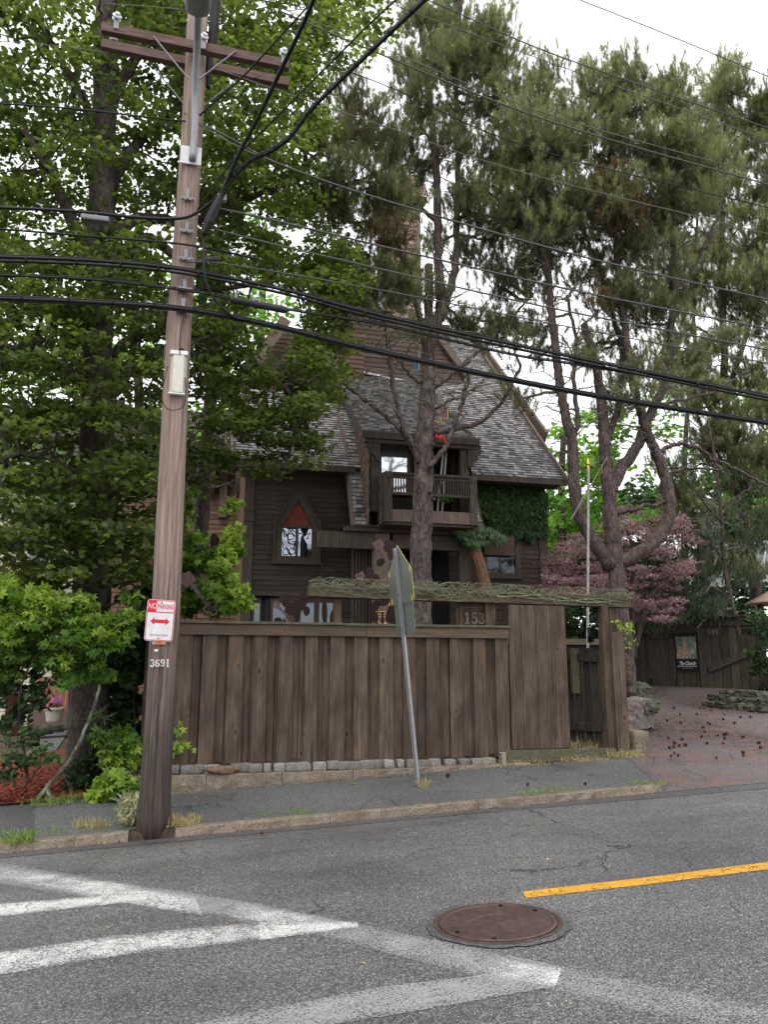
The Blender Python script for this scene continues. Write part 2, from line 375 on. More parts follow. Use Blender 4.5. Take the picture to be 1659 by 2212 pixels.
# corners: a->b along the line (one edge), c,d = the other edge at b,a
pxpoly('crosswalk_line', [((-60,1862),(265,1911),(270,1951),(-60,1895)), ((265,1911),(420,1938),(440,1981),(270,1951))], white, .004, [(.35,.75),(.75,.55)])
pxpoly('crosswalk_line', [((-60,1855),(265,1907),(272,1954),(-60,1900)), ((265,1907),(560,1953),(600,1994),(272,1954)), ((560,1953),(730,1988),(760,2012),(600,1994))], wfade, .0035, [(.5,.5),(.5,.55),(.5,.5)])
pxpoly('crosswalk_line', [((520,1950),(730,1990),(670,2010),(490,1990))], white, .0045, [(.5,.6)])
pxpoly('crosswalk_line', [((-60,1958),(330,1928),(330,1945),(-60,1988))], white, .0055, [(.78,.72)])
pxpoly('crosswalk_line', [((-60,2066),(290,2017),(285,2062),(-60,2116)), ((290,2017),(560,1994),(560,2033),(285,2062)), ((560,1994),(770,1992),(775,2004),(560,2033))], white, .005, [(.66,.66),(.66,.62),(.8,.7)])
pxpoly('crosswalk_line', [((720,1985),(1075,2060),(1010,2105),(660,2014)), ((1075,2060),(1210,2088),(1150,2130),(1010,2105)), ((1210,2088),(1760,2195),(1700,2262),(1150,2130))], wfade, .0035, [(.5,.55),(.6,.6),(.5,.32)])
pxpoly('crosswalk_line', [((1050,2066),(1215,2095),(1200,2134),(1040,2108))], white, .0065, [(.40,.78)])
pxpoly('crosswalk_line', [((360,2225),(829,2133),(840,2196),(600,2235)), ((829,2133),(1200,2090),(1190,2135),(840,2196))], wfade, .0055, [(.5,.62),(.62,.6)])
pxpoly('centre_line', [((1130,1927),(1400,1896),(1402,1911),(1137,1941)), ((1400,1896),(1900,1833),(1900,1849),(1402,1911))], yel, .004, [(.7,.8),(.8,.8)])
# granite kerb in long stones
gran = M('granite', (.07,.056,.044), (.32,.265,.20), 70, rough=.85, bmp=.9, bd=.008, tone=.25, pat=.3, psc=6, pst=(1,1,1), blot=.7, blc=(.10,.075,.05), bls=2.5)
mb = MB(); x = -9.; rnd = random.Random(5); gapd = False
def ragged(mb, x0, x1, y0, y1, zt, zb, amp, seed, seg=.12, tone=.5):
    r = random.Random(seed); n = max(2, int((x1-x0)/seg)); V = []
    for i in range(n+1):
        x_ = x0+(x1-x0)*i/n; j = lambda a=amp: r.uniform(-a, a); e = -.0 if 0 < i < n else 0
        zt_, zb_ = zt(x_), zb(x_)
        V += [(x_, y0+j(), zb_), (x_, y0+j(), (zt_+zb_)/2), (x_, y0+.012+j(amp*.6), zt_-.012+j(amp*.4)), (x_, y0+.03+j(amp*.4), zt_+j(amp*.25)), (x_, (y0+y1)/2, zt_+j(amp*.3)), (x_, y1, zt_), (x_, y1, zb_)]
    k = 7; Fc = [(i*k+q, (i+1)*k+q, (i+1)*k+(q+1) % k, i*k+(q+1) % k) for i in range(n) for q in range(k)]
    Fc += [tuple(range(k-1, -1, -1)), tuple(n*k+q for q in range(k))]
    mb.add(V, Fc, tone)
while x < 5.8:
    L = min(rnd.uniform(1.6, 2.3), 5.82-x)
    if not gapd and x+L > -.54: L = -.54-x
    if L < .01 and not gapd: x = -.06; gapd = True; continue
    ragged(mb, x, x+L-.004, 9.335, 9.49, lambda q: .046*(q+.4)+.004, lambda q: .046*(q+.4)-.16, .016, int(x*10)+99, tone=rnd.uniform(.3,.7)); x += L
o = mb.build('kerb', gran); o['kind'] = 'structure'
dirt = M('pole dirt', (.022,.018,.015), (.07,.05,.036), 14, bmp=1, bd=.03, tone=0, rough=.95)
strip('dirt_patch', [(-.64,9.33),(.04,9.33)], [(-.64,9.62),(.04,9.62)], 10, 6, 0, dirt, lambda x, y: .046*(x+.4)-.09+min(1,(y-9.33)/.045)*.088+.008*math.sin(x*40+y*23))
# manhole cover
iron = M('rusty iron', (.045,.028,.024), (.085,.055,.047), 18, rough=.42, pat=.25, pst=(1,1,1), psc=5, spec=.4, bmp=.25, bd=.003, tone=.2)
c = RP(1075, 1995); mz = roadz(*c)+.004
t0 = thing('manhole_cover', 'round brown iron manhole cover set in the road', 'manhole cover', (c[0], c[1], mz))
mb = MB(); mb.lathe((c[0],c[1],mz), [(.425,-.03),(.425,.006),(.405,.010),(.392,.006),(.39,-.01),(.39,-.03)], 64)
tiltv = lambda m_: setattr(m_, 'v', [(p[0], p[1], p[2]+.046*(p[0]-c[0])) for p in m_.v]) or m_
tiltv(mb).build('frame', iron, t0, sm=False)
mb = MB(); mb.lathe((c[0],c[1],mz), [(.386,-.03),(.386,.010),(.376,.016),(.362,.016),(.350,.009),(.16,.010),(.155,.007),(.001,.008)], 64)
o = tiltv(mb).build('cover', iron, t0)
blk = flat('black hole', (.006,.005,.005), .9)
for a in (65, 20, 245, 200): tiltv(MB().lathe((c[0]+.34*math.cos(R(a)), c[1]+.34*math.sin(R(a)), mz), [(.014,.0),(.014,.0172),(.0,.0174)], 10)).build('pick_hole', blk, t0)
rr_ = random.Random(2); V = []
for i in range(48):
    A = 6.2832*i/48; ro = .47+rr_.uniform(-.012,.02)
    for q in (.42, ro): V.append((c[0]+q*math.cos(A), c[1]+q*math.sin(A), roadz(c[0]+q*math.cos(A), 0)+.0075))
o = MB().add(V, [(2*i, 2*i+1, (2*i+3) % 96, (2*i+2) % 96) for i in range(48)]).build('asphalt_collar', gut); o['kind'] = 'structure'
if o.data.polygons[0].normal.z < 0: o.data.flip_normals()
# ================================================================== BOUNDARY FENCE
FY = 11.2
wood = M('fence wood', (.052,.038,.028), (.118,.086,.063), 5, (5,5,.35), .8, .5, .004, tone=.22, blot=.5, blc=(.05,.038,.034), bls=1.6, knots=True, pat=.45, pst=(1.6,1.6,.55), psc=3.2)
woodg = M('mossy wood', (.05,.05,.032), (.13,.12,.08), 7, (1,7,7), .85, .5, .004, tone=.2, blot=.4, blc=(.06,.08,.03))
fen = thing('board_fence', 'long low brown board fence on cobbles behind the sidewalk', 'fence', (2, FY, .4))
mb = MB(); x = -.66; rnd = random.Random(2)
x = -.50
while x < 4.52:
    mb.box((x-.02, FY+.034, .5+rnd.uniform(-.02,.02)), (min(x+.16, 4.5), FY+.056, 2.2), rnd.uniform(.0,.5)); x += .165+rnd.uniform(0,.004)  # lower tones than the front boards: recess shade put into the colour
o = mb.build('back_boards', wood, fen, bev=.003); o['label'] = 'recessed narrow boards of the fence'
x = -.52; mb = MB()
for i in range(15):
    wd = rnd.uniform(.185, .215); zt = 2.19
    x1 = min(x+wd, 4.56); l = rnd.uniform(-.006,.006)
    mb.hexa([(x,FY-.014,.49+l),(x1,FY-.014,.485),(x1,FY+.012,.485),(x,FY+.012,.49+l),(x+.004,FY-.014,zt),(x1-.003,FY-.014,zt),(x1-.003,FY+.013,zt),(x+.004,FY+.013,zt)], rnd.uniform(.35,1.))
    x += .352+rnd.uniform(-.012,.012)
    if x > 4.45: break
mb.hexa([(4.37,FY-.012,.48),(4.56,FY-.012,.48),(4.56,FY+.015,.48),(4.37,FY+.015,.48),(4.38,FY-.014,2.19),(4.57,FY-.014,2.19),(4.57,FY+.013,2.19),(4.38,FY+.013,2.19)], .7)
mb.build('front_boards', wood, fen, bev=.003)
mb = MB(); mb.box((-.54,FY-.045,2.165),(2.42,FY-.016,2.315),.55); mb.box((2.426,FY-.045,2.16),(4.58,FY-.016,2.315),.75)
woodh = M('rail wood', (.06,.044,.032), (.125,.093,.068), 5, (.35,5,5), .8, .5, .004, tone=.22, blot=.3, knots=True)
mb.build('rail', woodh, fen, bev=.004)
mb = MB(); mb.box((-.56,FY-.075,2.318),(2.10,FY+.10,2.352),.5); mb.box((2.106,FY-.072,2.312),(4.59,FY+.10,2.347),.6)
mb.build('cap', woodg, fen, bev=.004)
mb = MB()
for x in (-.48, 1.9, 4.4): MB().box((x,FY+.06,.3),(x+.09,FY+.15,2.3),.4).build('post', wood, fen)
# return of the fence to the back at its left end (dark edge seen beside the pole)
mb = MB()
for k in range(14): mb.box((-.56-(k%2)*.02, FY+.03+k*.16, .42), (-.53, FY+.03+k*.16+.15, 2.3), rnd.uniform(.1,.5))
o = mb.build('side_boards', wood, fen); 
# granite retaining course under the fence
gb = thing('granite_edging', 'low rough granite retaining course along the foot of the fence', 'stone edging', (2, 11.0, .2))
mb = MB(); x = -.75; rnd = random.Random(8); 
while x < 4.75:
    L = min(rnd.uniform(.9,1.5), 4.8-x)
    ragged(mb, x, x+L-.006, 11.0, 11.32, lambda q: .375+.0*q+.012*max(0, q-2), lambda q: gz(q, 10.98)-.06, .012, int(x*7)+31, .1, rnd.uniform(.2,.6)); x += L
mb.build('granite_course', gran, gb)
# cobbles between course and boards
cob = M('cobble granite', (.10,.093,.085), (.33,.31,.28), 60, rough=.85, bmp=.9, bd=.012, tone=.35, blot=.4, blc=(.07,.06,.05), bls=6)
def rock(name, label, cat, c, sz, seed, mat=cob, group=None, sub=3, e=.7, rough=.12, rz=0., jag=False):
    rr = np.random.RandomState(seed); N_ = 7; V = []; idx = {}; Fc = []
    for ax in range(3):
        for sg in (-1, 1):
            for i in range(N_):
                for j in range(N_):
                    a, b = -1+2*i/(N_-1), -1+2*j/(N_-1); p = [0,0,0]; p[ax] = sg; p[(ax+1)%3] = a; p[(ax+2)%3] = b; key = tuple(round(q, 3) for q in p)
                    if key not in idx: idx[key] = len(V); V.append(p)
            for i in range(N_-1):
                for j in range(N_-1):
                    q = []
                    for (ii, jj) in ((i,j),(i+1,j),(i+1,j+1),(i,j+1)):
                        p = [0,0,0]; p[ax] = sg; p[(ax+1)%3] = -1+2*ii/(N_-1); p[(ax+2)%3] = -1+2*jj/(N_-1); q.append(idx[tuple(round(w_, 3) for w_ in p)])
                    Fc.append(q if sg > 0 else q[::-1])
    V = np.array(V, float); Ln = np.linalg.norm(V, axis=1)[:, None]; V = V*(1-e)+V/Ln*e*1.15
    k = rr.normal(size=(7, 3)); ph = rr.uniform(0, 6, 7); d = sum(np.sin(V@k[i]*1.9+ph[i]) for i in range(7))/7
    V = V*(1+rough*1.6*d[:, None])+rr.normal(0, rough*(.38 if jag else .14), V.shape); V = V*np.array(sz)/2
    ca, sa = math.cos(rz), math.sin(rz); V = V@np.array([[ca,sa,0],[-sa,ca,0],[0,0,1]])
    mb = MB(); mb.add(V+np.array(c), Fc, rr.uniform(.1,.9)); o = mb.build(name, mat, base=(c[0], c[1], c[2]-sz[2]/2)); jag or smooth(o)
    return tag(o, label, cat, group)
rnd = random.Random(11); k = 0
cols = [P(u, 1645, 11.1).x for u in (372,405,432,458,510,532,552,577,603,628,655,690,720,745,768,792,815,840,865,890,915,940,972,1003,1032,1055)]
for i, x in enumerate(cols):
    wd = rnd.uniform(.15,.21) if i not in (7, 18) else .1
    o = rock('cobblestone', 'squared granite cobble under the board fence, %s from the utility pole' % ordn(i), 'cobblestone', (x, 11.13+rnd.uniform(-.02,.02), .43+rnd.uniform(-.008,.006)), (wd,.16,.115), 100+i, group='granite cobbles under the fence', e=.28, rough=.07)
x = P(478, 1650, 11.05).x
rock('flat_rock', 'flat tilted brown rock lying between cobbles below the fence', 'rock', (x,11.08,.42), (.42,.18,.1), 55, M('brown rock', (.1,.06,.04), (.25,.17,.12), 20, rough=.9, bmp=.8), e=.6, rough=.2)
tag(MB().box((P(1083,1640,11.12).x-.03,11.0,.33),(P(1083,1640,11.12).x+.03,11.14,.56),.8).build('stone_post', cob, base=(P(1083,1640,11.12).x,11.0,.33), bev=.01), 'small upright granite stub at the right end of the cobbles', 'stone')
# ================================================================== GATEWAY
gp = thing('tall_fence_panel', 'tall fixed panel of four wide brown boards right of the low fence', 'fence panel', (5, FY, .45))
mb = MB(); xs_ = [4.59, 4.78, 5.02, 5.26, 5.51]
for i in range(4):
    mb.box((xs_[i]+.003, FY-.02+.002*i, .585),(xs_[i+1]-.003, FY+.012+.002*i, 2.66), .3+.15*((i*7)%4)/4)
mb.build('boards', wood, gp, bev=.004)
mb = MB(); mb.box((4.59,FY+.02,.6),(5.5,FY+.1,.7)); mb.box((4.59,FY+.02,2.2),(5.5,FY+.1,2.3)); mb.box((5.40,FY+.02,.45),(5.5,FY+.11,2.66)); mb.build('frame', wood, gp)
mb = MB(); nail = flat('nail rust', (.09,.06,.05), .6)
for i, xx in enumerate((4.83, 5.12, 5.38)):
    for zz in (2.02, 1.55, .98): mb.lathe((xx, FY-.022, zz), [(.013,.006),(.010,-.004),(.001,-.007)], 8, axis='y')
mb.build('nail_heads', nail, gp)
tag(MB().box((4.44,FY-.06,.40),(6.22,FY+.04,.575),.5).build('gate_sill', woodg, base=(5.3,FY,.4), bev=.006), 'greenish timber sill lying across the foot of the gateway', 'timber sill')
gpost = thing('gate_post', 'thick brown timber post at the right side of the gateway', 'post', (6.3, FY, .45))
MB().box((6.24,FY-.07,.50),(6.44,FY+.06,2.28),.75).build('facing_board', wood, gpost, bev=.006)
MB().box((6.13,FY+.0,.42),(6.24,FY+.14,2.68),.35).build('inner_post', wood, gpost, bev=.005)
MB().box((6.28,FY+.062,.36),(6.42,FY+.14,2.68),.1).build('outer_post', wood, gpost, bev=.005)
beam = M('mossy beam', (.05,.042,.03), (.15,.12,.085), 4, (.4,5,5), .9, .8, .008, tone=.2, blot=.5, blc=(.075,.09,.04), bls=3)
bt = thing('gate_beam', 'heavy weathered beam spanning the gateway and covered in bare vines', 'beam', (4, FY+.2, 2.7))
MB().hexa([(1.6,FY+.02,2.72),(6.66,FY+.02,2.66),(6.66,FY+.22,2.66),(1.6,FY+.22,2.72),(1.6,FY+.02,2.89),(6.66,FY+.02,2.835),(6.66,FY+.22,2.835),(1.6,FY+.22,2.89)]).build('timber', beam, bt, bev=.012)
MB().box((1.98,FY+.11,.5),(2.09,FY+.21,2.71),.9).build('support_post', wood, bt)
MB().box((4.28,FY+.11,.5),(4.42,FY+.21,2.69),.9).build('support_post', wood, bt)
# gate leaf standing open inwards
gt = thing('wooden_gate', 'dark weathered plank gate standing open inside the gateway', 'gate', (6.1, 11.7, .6))
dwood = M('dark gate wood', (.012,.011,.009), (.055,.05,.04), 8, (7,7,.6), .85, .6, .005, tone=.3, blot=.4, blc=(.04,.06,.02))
A_ = Vector((5.52, 12.4, 0)); B_ = Vector((6.25, 11.55, 0)); d = (B_-A_).normalized(); nn = Vector((d.y, -d.x, 0))
if nn.y > 0: nn = -nn
mb = MB(); L = (B_-A_).length; nb = 8
for i in range(nb):
    s0 = A_+d*(L*i/nb); s1 = A_+d*(L*(i+.78)/nb); q = nn*(.02 if i % 2 else 0)
    mb.hexa([s0+q+Vector((0,0,.62)), s1+q+Vector((0,0,.62)), s1+q-nn*.03+Vector((0,0,.62)), s0+q-nn*.03+Vector((0,0,.62)), s0+q+Vector((0,0,2.0)), s1+q+Vector((0,0,2.0)), s1+q-nn*.03+Vector((0,0,2.)), s0+q-nn*.03+Vector((0,0,2.))], rnd.random())
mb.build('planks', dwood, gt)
mb = MB()
for z0, z1 in ((.86,.9),(1.95,1.95)): mb.bar(A_+nn*.05+Vector((0,0,z0)), B_+nn*.05+Vector((0,0,z1-.06)), .05, .12)
mb.build('rails', dwood, gt, bev=.004)
MB().bar(A_*.35+B_*.65+nn*.08+Vector((0,0,1.35)), A_*.35+B_*.65+nn*.08+Vector((0,0,2.05)), .13, .06, up=(0,1,0)).build('latch_board', woodg, gt, bev=.004)
mb = MB(); pp = P(1273,1372,11.55)
mb.tube([pp+Vector((0,0,.12)), pp], .022); mb.lathe(pp+Vector((.03,0,-.07)), [(.03,-.02),(.045,-.02),(.045,.02),(.03,.02)], 14, axis='y'); mb.box(pp+Vector((-.02,-.02,-.12)), pp+Vector((.02,.02,0)))
mb.build('lock', flat('black iron', (.02,.02,.022), .5, .6), gt)
hh = thing('inner_fence', 'dark low fence with a mossy top seen through the gateway', 'fence', (5.9, 12.9, .6))
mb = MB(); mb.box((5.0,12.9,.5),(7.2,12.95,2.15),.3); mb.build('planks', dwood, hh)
MB().box((4.9,12.82,2.15),(7.2,13.02,2.25),.5).build('top_rail', beam, hh)
# house number board 153 behind the fence
nb_ = thing('number_board', 'brown board with the carved house number 153 behind the fence top', 'house number', P(1022,1350,11.42))
a, b = P(985,1350,11.42), P(1066,1303,11.42)
MB().box((a.x,11.40,1.9),(b.x,11.44,b.z+.02),.35).build('board', wood, nb_)
f1 = flat('raised wood trim', (.12,.09,.07), .8)
mb = MB(); q0, q1 = P(996,1350,11.385), P(1055,1314,11.385)
mb.box((q0.x,11.385,q1.z),(q1.x,11.40,q1.z+.02)); mb.box((q0.x,11.385,1.95),(q0.x+.02,11.40,q1.z)); mb.box((q1.x-.02,11.385,1.95),(q1.x,11.40,q1.z)); mb.build('trim', f1, nb_)
numc = flat('number paint', (.17,.14,.11), .7)
def serif_digits(name, s, x0, z0, h, y, mat, parent, wd=.6, gap=.14, dep=.012, nrm=-1):
    """slab-serif numerals drawn as strokes in the xz plane"""
    mb = MB(); th = h*.17; x = x0
    def arc(cx, cz, rx, rz, a0, a1, t, n=14):
        for i in range(n):
            A, B = R(a0+(a1-a0)*i/n), R(a0+(a1-a0)*(i+1)/n)
            w0 = t*(.55+.45*abs(math.cos(A))); w1 = t*(.55+.45*abs(math.cos(B)))
            po = lambda q, w_: (cx+(rx+w_/2)*math.cos(q), y, cz+(rz+w_/2)*math.sin(q)); pi_ = lambda q, w_: (cx+(rx-w_/2)*math.cos(q), y, cz+(rz-w_/2)*math.sin(q))
            mb.prism([Vector(q_)-Vector((0,.0008,0)) for q_ in (pi_(A,w0), po(A,w0), po(B,w1), pi_(B,w1))], (0, dep, 0))
    def bx(xa, za, xb, zb): mb.box((xa, y-.0001*len(mb.v), za), (xb, y+dep, zb))
    for c in s:
        W = h*wd
        if c == '1':
            cx = x+W*.5; bx(cx-th/2, z0, cx+th/2, z0+h); bx(cx-W*.32, z0, cx+W*.32, z0+h*.1); mb.prism([(cx-th/2,y,z0+h),(cx-W*.36,y,z0+h*.8),(cx-W*.36,y,z0+h*.72),(cx-th/2,y,z0+h*.84)], (0,dep,0))
        if c == '5':
            bx(x+W*.12, z0+h*.88, x+W*.86, z0+h); bx(x+W*.12, z0+h*.5, x+W*.26, z0+h*.9); arc(x+W*.45, z0+h*.32, W*.36, h*.26, 130, -150, th)
            mb.lathe((x+W*.16, y, z0+h*.17), [(h*.09,0),(h*.09,dep)], 10, axis='y')
        if c == '3':
            arc(x+W*.45, z0+h*.735, W*.28, h*.19, 150, -90, th*.9); arc(x+W*.43, z0+h*.29, W*.36, h*.23, 90, -150, th)
            mb.lathe((x+W*.14, y, z0+h*.17), [(h*.09,0),(h*.09,dep)], 10, axis='y'); mb.lathe((x+W*.2, y, z0+h*.82), [(h*.08,0),(h*.08,dep)], 10, axis='y')
        if c in '69':
            f = (lambda q: z0+h*q) if c == '6' else (lambda q: z0+h*(1-q))
            arc(x+W*.5, f(.29), W*.33, h*.22, 0, 360, th*.9, 20)
            if c == '6': arc(x+W*.62, z0+h*.5, W*.46, h*.42, 100, 190, th); mb.lathe((x+W*.78, y, z0+h*.82), [(h*.08,0),(h*.08,dep)], 10, axis='y')
            else: arc(x+W*.38, z0+h*.5, W*.46, h*.42, -80, 10, th); mb.lathe((x+W*.22, y, z0+h*.18), [(h*.08,0),(h*.08,dep)], 10, axis='y')
        if c == '4':
            cx = x+W*.62; bx(cx-th/2, z0, cx+th/2, z0+h); bx(x+W*.02, z0+h*.26, x+W*.95, z0+h*.36); bx(cx-W*.25, z0, cx+W*.25, z0+h*.08)
            mb.prism([(cx-th*.5,y,z0+h),(x+W*.02,y,z0+h*.36),(x+W*.16,y,z0+h*.36),(cx-th*.3,y,z0+h*.8)], (0,dep,0))
        x += W+h*gap*.5
    return mb.build(name, mat, parent)
q0 = P(1003,1350,11.37)
serif_digits('numerals', '153', q0.x, q0.z+.015, P(1003,1325,11.37).z-q0.z, 11.375, numc, nb_, .62, .1)
# ================================================================== UTILITY POLE
PX, PY = -.30, 9.5
def polemat():
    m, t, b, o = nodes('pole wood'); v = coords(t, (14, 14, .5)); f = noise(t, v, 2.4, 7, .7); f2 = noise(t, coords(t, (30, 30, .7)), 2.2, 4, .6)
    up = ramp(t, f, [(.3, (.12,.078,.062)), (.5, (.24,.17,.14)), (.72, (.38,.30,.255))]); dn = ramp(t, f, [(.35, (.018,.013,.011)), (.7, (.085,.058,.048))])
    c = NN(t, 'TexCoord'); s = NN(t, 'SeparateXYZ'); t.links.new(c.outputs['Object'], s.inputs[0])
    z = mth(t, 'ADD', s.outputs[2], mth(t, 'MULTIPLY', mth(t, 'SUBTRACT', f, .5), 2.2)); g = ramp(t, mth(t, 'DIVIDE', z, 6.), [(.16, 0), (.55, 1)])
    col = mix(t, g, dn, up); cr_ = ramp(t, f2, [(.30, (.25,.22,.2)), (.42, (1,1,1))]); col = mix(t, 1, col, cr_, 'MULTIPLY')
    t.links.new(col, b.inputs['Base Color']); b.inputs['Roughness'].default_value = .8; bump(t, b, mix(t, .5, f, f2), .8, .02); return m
pwood = polemat()
pz = -.14
up_ = thing('utility_pole', 'tall weathered wooden utility pole carrying the cables by the kerb', 'utility pole', (PX, PY, pz))
mb = MB(); zz = np.linspace(pz, 10.35, 40)
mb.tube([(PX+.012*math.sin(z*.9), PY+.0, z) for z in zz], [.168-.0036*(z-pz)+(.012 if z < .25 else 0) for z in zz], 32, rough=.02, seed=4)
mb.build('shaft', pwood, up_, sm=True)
galv = flat('galvanised steel', (.30,.31,.33), .5, .45); galvd = flat('dull steel', (.22,.22,.23), .55, .5)
dark = flat('black rubber', (.018,.018,.02), .45); porc = flat('porcelain', (.62,.63,.64), .18)
arm = M('crossarm wood', (.075,.05,.042), (.2,.135,.115), 7, (.6,7,7), .85, .6, .005, tone=.2, blot=.3)
for y, l in ((9.27, 'nearer crossarm in front of the pole'), (9.73, 'farther crossarm behind the pole')):
    a, b = P(219,61 if y < 9.5 else 97,y), P(624,143 if y < 9.5 else 181,y)
    o = MB().bar(a, b, .095, .125).build('crossarm', arm, up_, bev=.006); o['label'] = l
zc = P(424,100,9.27).z
for y, s in ((9.21,1),(9.79,-1)):
    for d in (-1, 1):
        e = Vector((PX+d*.52, y, zc-.02)); o = MB().bar(Vector((PX+d*.06, y, zc-.55)), e, .007, .03, up=(0,1,0)).build('crossarm_brace', galv, up_)
def insul(u, v, y, tilt):
    c = P(u, v, y); mb = MB(); d = Vector(tilt).normalized()
    M_ = d.to_track_quat('Z', 'Y').to_matrix()
    q = MB(); q.lathe((0,0,0), [(.02,-.05),(.05,-.045),(.055,-.03),(.032,-.015),(.055,0),(.058,.015),(.035,.03),(.03,.05),(.012,.055)], 20)
    q.v = [tuple(c+M_@Vector(p)) for p in q.v]; o = q.build('insulator', porc, up_, sm=False)
    pin = MB(); pin.tube([c-Vector((0,0,.16)), c-Vector((0,0,.02))], .014); pin.box(c+Vector((-.03,-.012,-.18)), c+Vector((.03,.012,-.05))); pin.build('pin', galvd, o)
insul(252, 36, 9.22, (.3,-1,.5)); insul(440, 80, 9.2, (.3,-1,.5)); insul(613, 112, 9.22, (.2,-1,.4)); insul(245, 80, 9.7, (0,-.3,1))
for u, v in ((405,430),(403,500),(401,560),(398,625),(395,668)):
    c = P(u, v, PY-.16); mb = MB(); mb.box(c+Vector((-.085,-.02,-.022)), c+Vector((.085,.0,.022))); mb.box(c+Vector((-.025,-.028,-.02)), c+Vector((.02,-.0,.13)))
    for q in (-.06, 0, .06): mb.lathe(c+Vector((q,-.035,0)), [(.013,0),(.013,.02)], 8, axis='y')
    mb.build('cable_clamp', galvd, up_)
# street light arm, plate and lamp head
c = P(412, 337, PY-.165)
st = thing('street_light', 'street lamp head on a long grey arm pipe bolted to the pole top', 'street light', c)
MB().box(c+Vector((-.13,-.012,-.12)), c+Vector((.13,.01,.13))).build('mounting_plate', flat('pale plate', (.6,.6,.6), .5, .2), st, bev=.004)
e = P(427, 22, 8.45)
MB().tube(spl([c+Vector((.02,-.03,-.08)), c+Vector((.03,-.08,.3)), P(421,200,9.15), P(425,100,8.85), e], 5), [.045]*20+[.04], 14).build('arm_pipe', galv, st, sm=True)
h0 = P(426, 30, 8.4); h1 = P(428, -60, 7.6)
mb = MB(); dd = (h1-h0).normalized(); sx = Vector((1,0,0)); uu = sx.cross(dd).normalized()
if uu.z < 0: uu = -uu
ring = lambda c_, w_, h_: [c_+sx*(w_*math.cos(A)*(1 if abs(math.cos(A)) < .8 else .95))+uu*(h_*math.sin(A)) for A in [2*math.pi*k/16 for k in range(16)]]
V = []
for t_, w_, h_ in ((0,.06,.05),(.05,.14,.055),(.2,.155,.06),(.6,.16,.07),(.9,.13,.06),(1,.05,.03)): V += ring(h0+(h1-h0)*t_, w_, h_)
mb.add(V, [(i*16+k, i*16+(k+1)%16, (i+1)*16+(k+1)%16, (i+1)*16+k) for i in range(5) for k in range(16)]+[tuple(range(15,-1,-1)), tuple(range(80,96))]); mb.build('lamp_head', galv, st, sm=True)
# dark riser, cut-out and transformer behind the pole top
tf = thing('fuse_cutout', 'dark fuse cutout hanging at the right of the pole top', 'fuse cutout', P(455,60,9.7))
mb = MB(); mb.tube([P(449,190,9.66), P(452,120,9.66), P(462,60,9.66), P(466,-40,9.66)], [.03,.05,.07,.08], 10); mb.build('body', flat('brown glaze', (.015,.009,.008), .6), tf)
mb = MB(); mb.tube([P(408,120,9.72), P(407,60,9.72), P(411,48,9.72)], [.05,.045,.03], 10); mb.build('bushing', flat('brown glaze 2', (.05,.035,.03), .35), tf)
mb = MB(); mb.lathe(P(409,46,9.72), [(.045,-.02),(.05,0),(.03,.03)], 12); mb.build('cap', porc, tf)
# metal box and its cables
b0, b1 = P(360,768,PY-.16), P(392,852,PY-.16)
bx_ = thing('equipment_box', 'pale metal equipment box strapped to the middle of the utility pole', 'equipment box', b1)
cx = (b0.x+b1.x)/2+.045; hw = .098
mb = MB(); y0 = PY-.15
mb.hexa([(cx-hw,y0,b1.z),(cx+hw,y0,b1.z),(cx+hw,y0-.0,b0.z),(cx-hw,y0,b0.z),(cx-hw*.62,y0-.075,b1.z),(cx+hw*.62,y0-.075,b1.z),(cx+hw*.62,y0-.075,b0.z),(cx-hw*.62,y0-.075,b0.z)])
mb.build('housing', flat('cream metal', (.55,.53,.47), .5, .3), bx_, bev=.006)
wm_ = flat('white metal', (.7,.7,.68), .5, .2); MB().box((cx-hw-.004,y0-.082,b0.z),(cx+hw+.004,y0,b0.z+.05)).build('end_cap', wm_, bx_, bev=.004); MB().box((cx-hw-.004,y0-.07,b1.z-.02),(cx+hw*.9,y0,b1.z)).build('end_cap', wm_, bx_, bev=.004)
mb = MB(); mb.tube([(cx+.02,y0-.04,b0.z+.05),(cx+.02,y0-.04,b0.z+.09)], .028, 10); mb.build('gland', dark, bx_)
# plates on the pole
sgn = P(345, 1340, PY-.185)
ns = thing('no_parking_sign', 'white and red NO PARKING tow away sign fixed to the utility pole', 'sign', sgn)
red = flat('sign red', (.62,.018,.03), .45); wht = flat('sign white', (.62,.63,.66), .4); alu = flat('sign aluminium', (.5,.51,.52), .4, .5)
tl = R(2.2); rt = Vector((math.cos(tl), 0, -math.sin(tl))); ut = Vector((math.sin(tl), 0, math.cos(tl)))
def rrect(w_, h_, r_, n=5, o=(0,0)):
    pts = []
    for cx_, cz_, a0 in ((w_/2-r_, h_/2-r_, 0), (-w_/2+r_, h_/2-r_, 90), (-w_/2+r_, -h_/2+r_, 180), (w_/2-r_, -h_/2+r_, 270)):
        for i in range(n+1): A = R(a0+90*i/n); pts.append((o[0]+cx_+r_*math.cos(A), o[1]+cz_+r_*math.sin(A)))
    return pts
def sp(p, dy): return sgn+rt*p[0]+ut*p[1]+Vector((0,dy,0))
def splate(name, pts, dy, th, mat, parent=ns): return MB().prism([sp(p, dy) for p in pts], (0,-th,0)).build(name, mat, parent)
splate('panel', rrect(.305,.457,.03), .004, .004, wht)
oa, ib = rrect(.296,.448,.028), rrect(.280,.432,.021); mb = MB(); n = len(oa)
for i in range(n): mb.prism([sp(oa[i],-.0004), sp(oa[(i+1)%n],-.0004), sp(ib[(i+1)%n],-.0004), sp(ib[i],-.0004)], (0,-.0008,0))
mb.build('border', red, ns)
splate('red_block', [(-.14,.215),(-.048,.215),(-.048,.095),(-.14,.095)], -.0004, .0008, red)
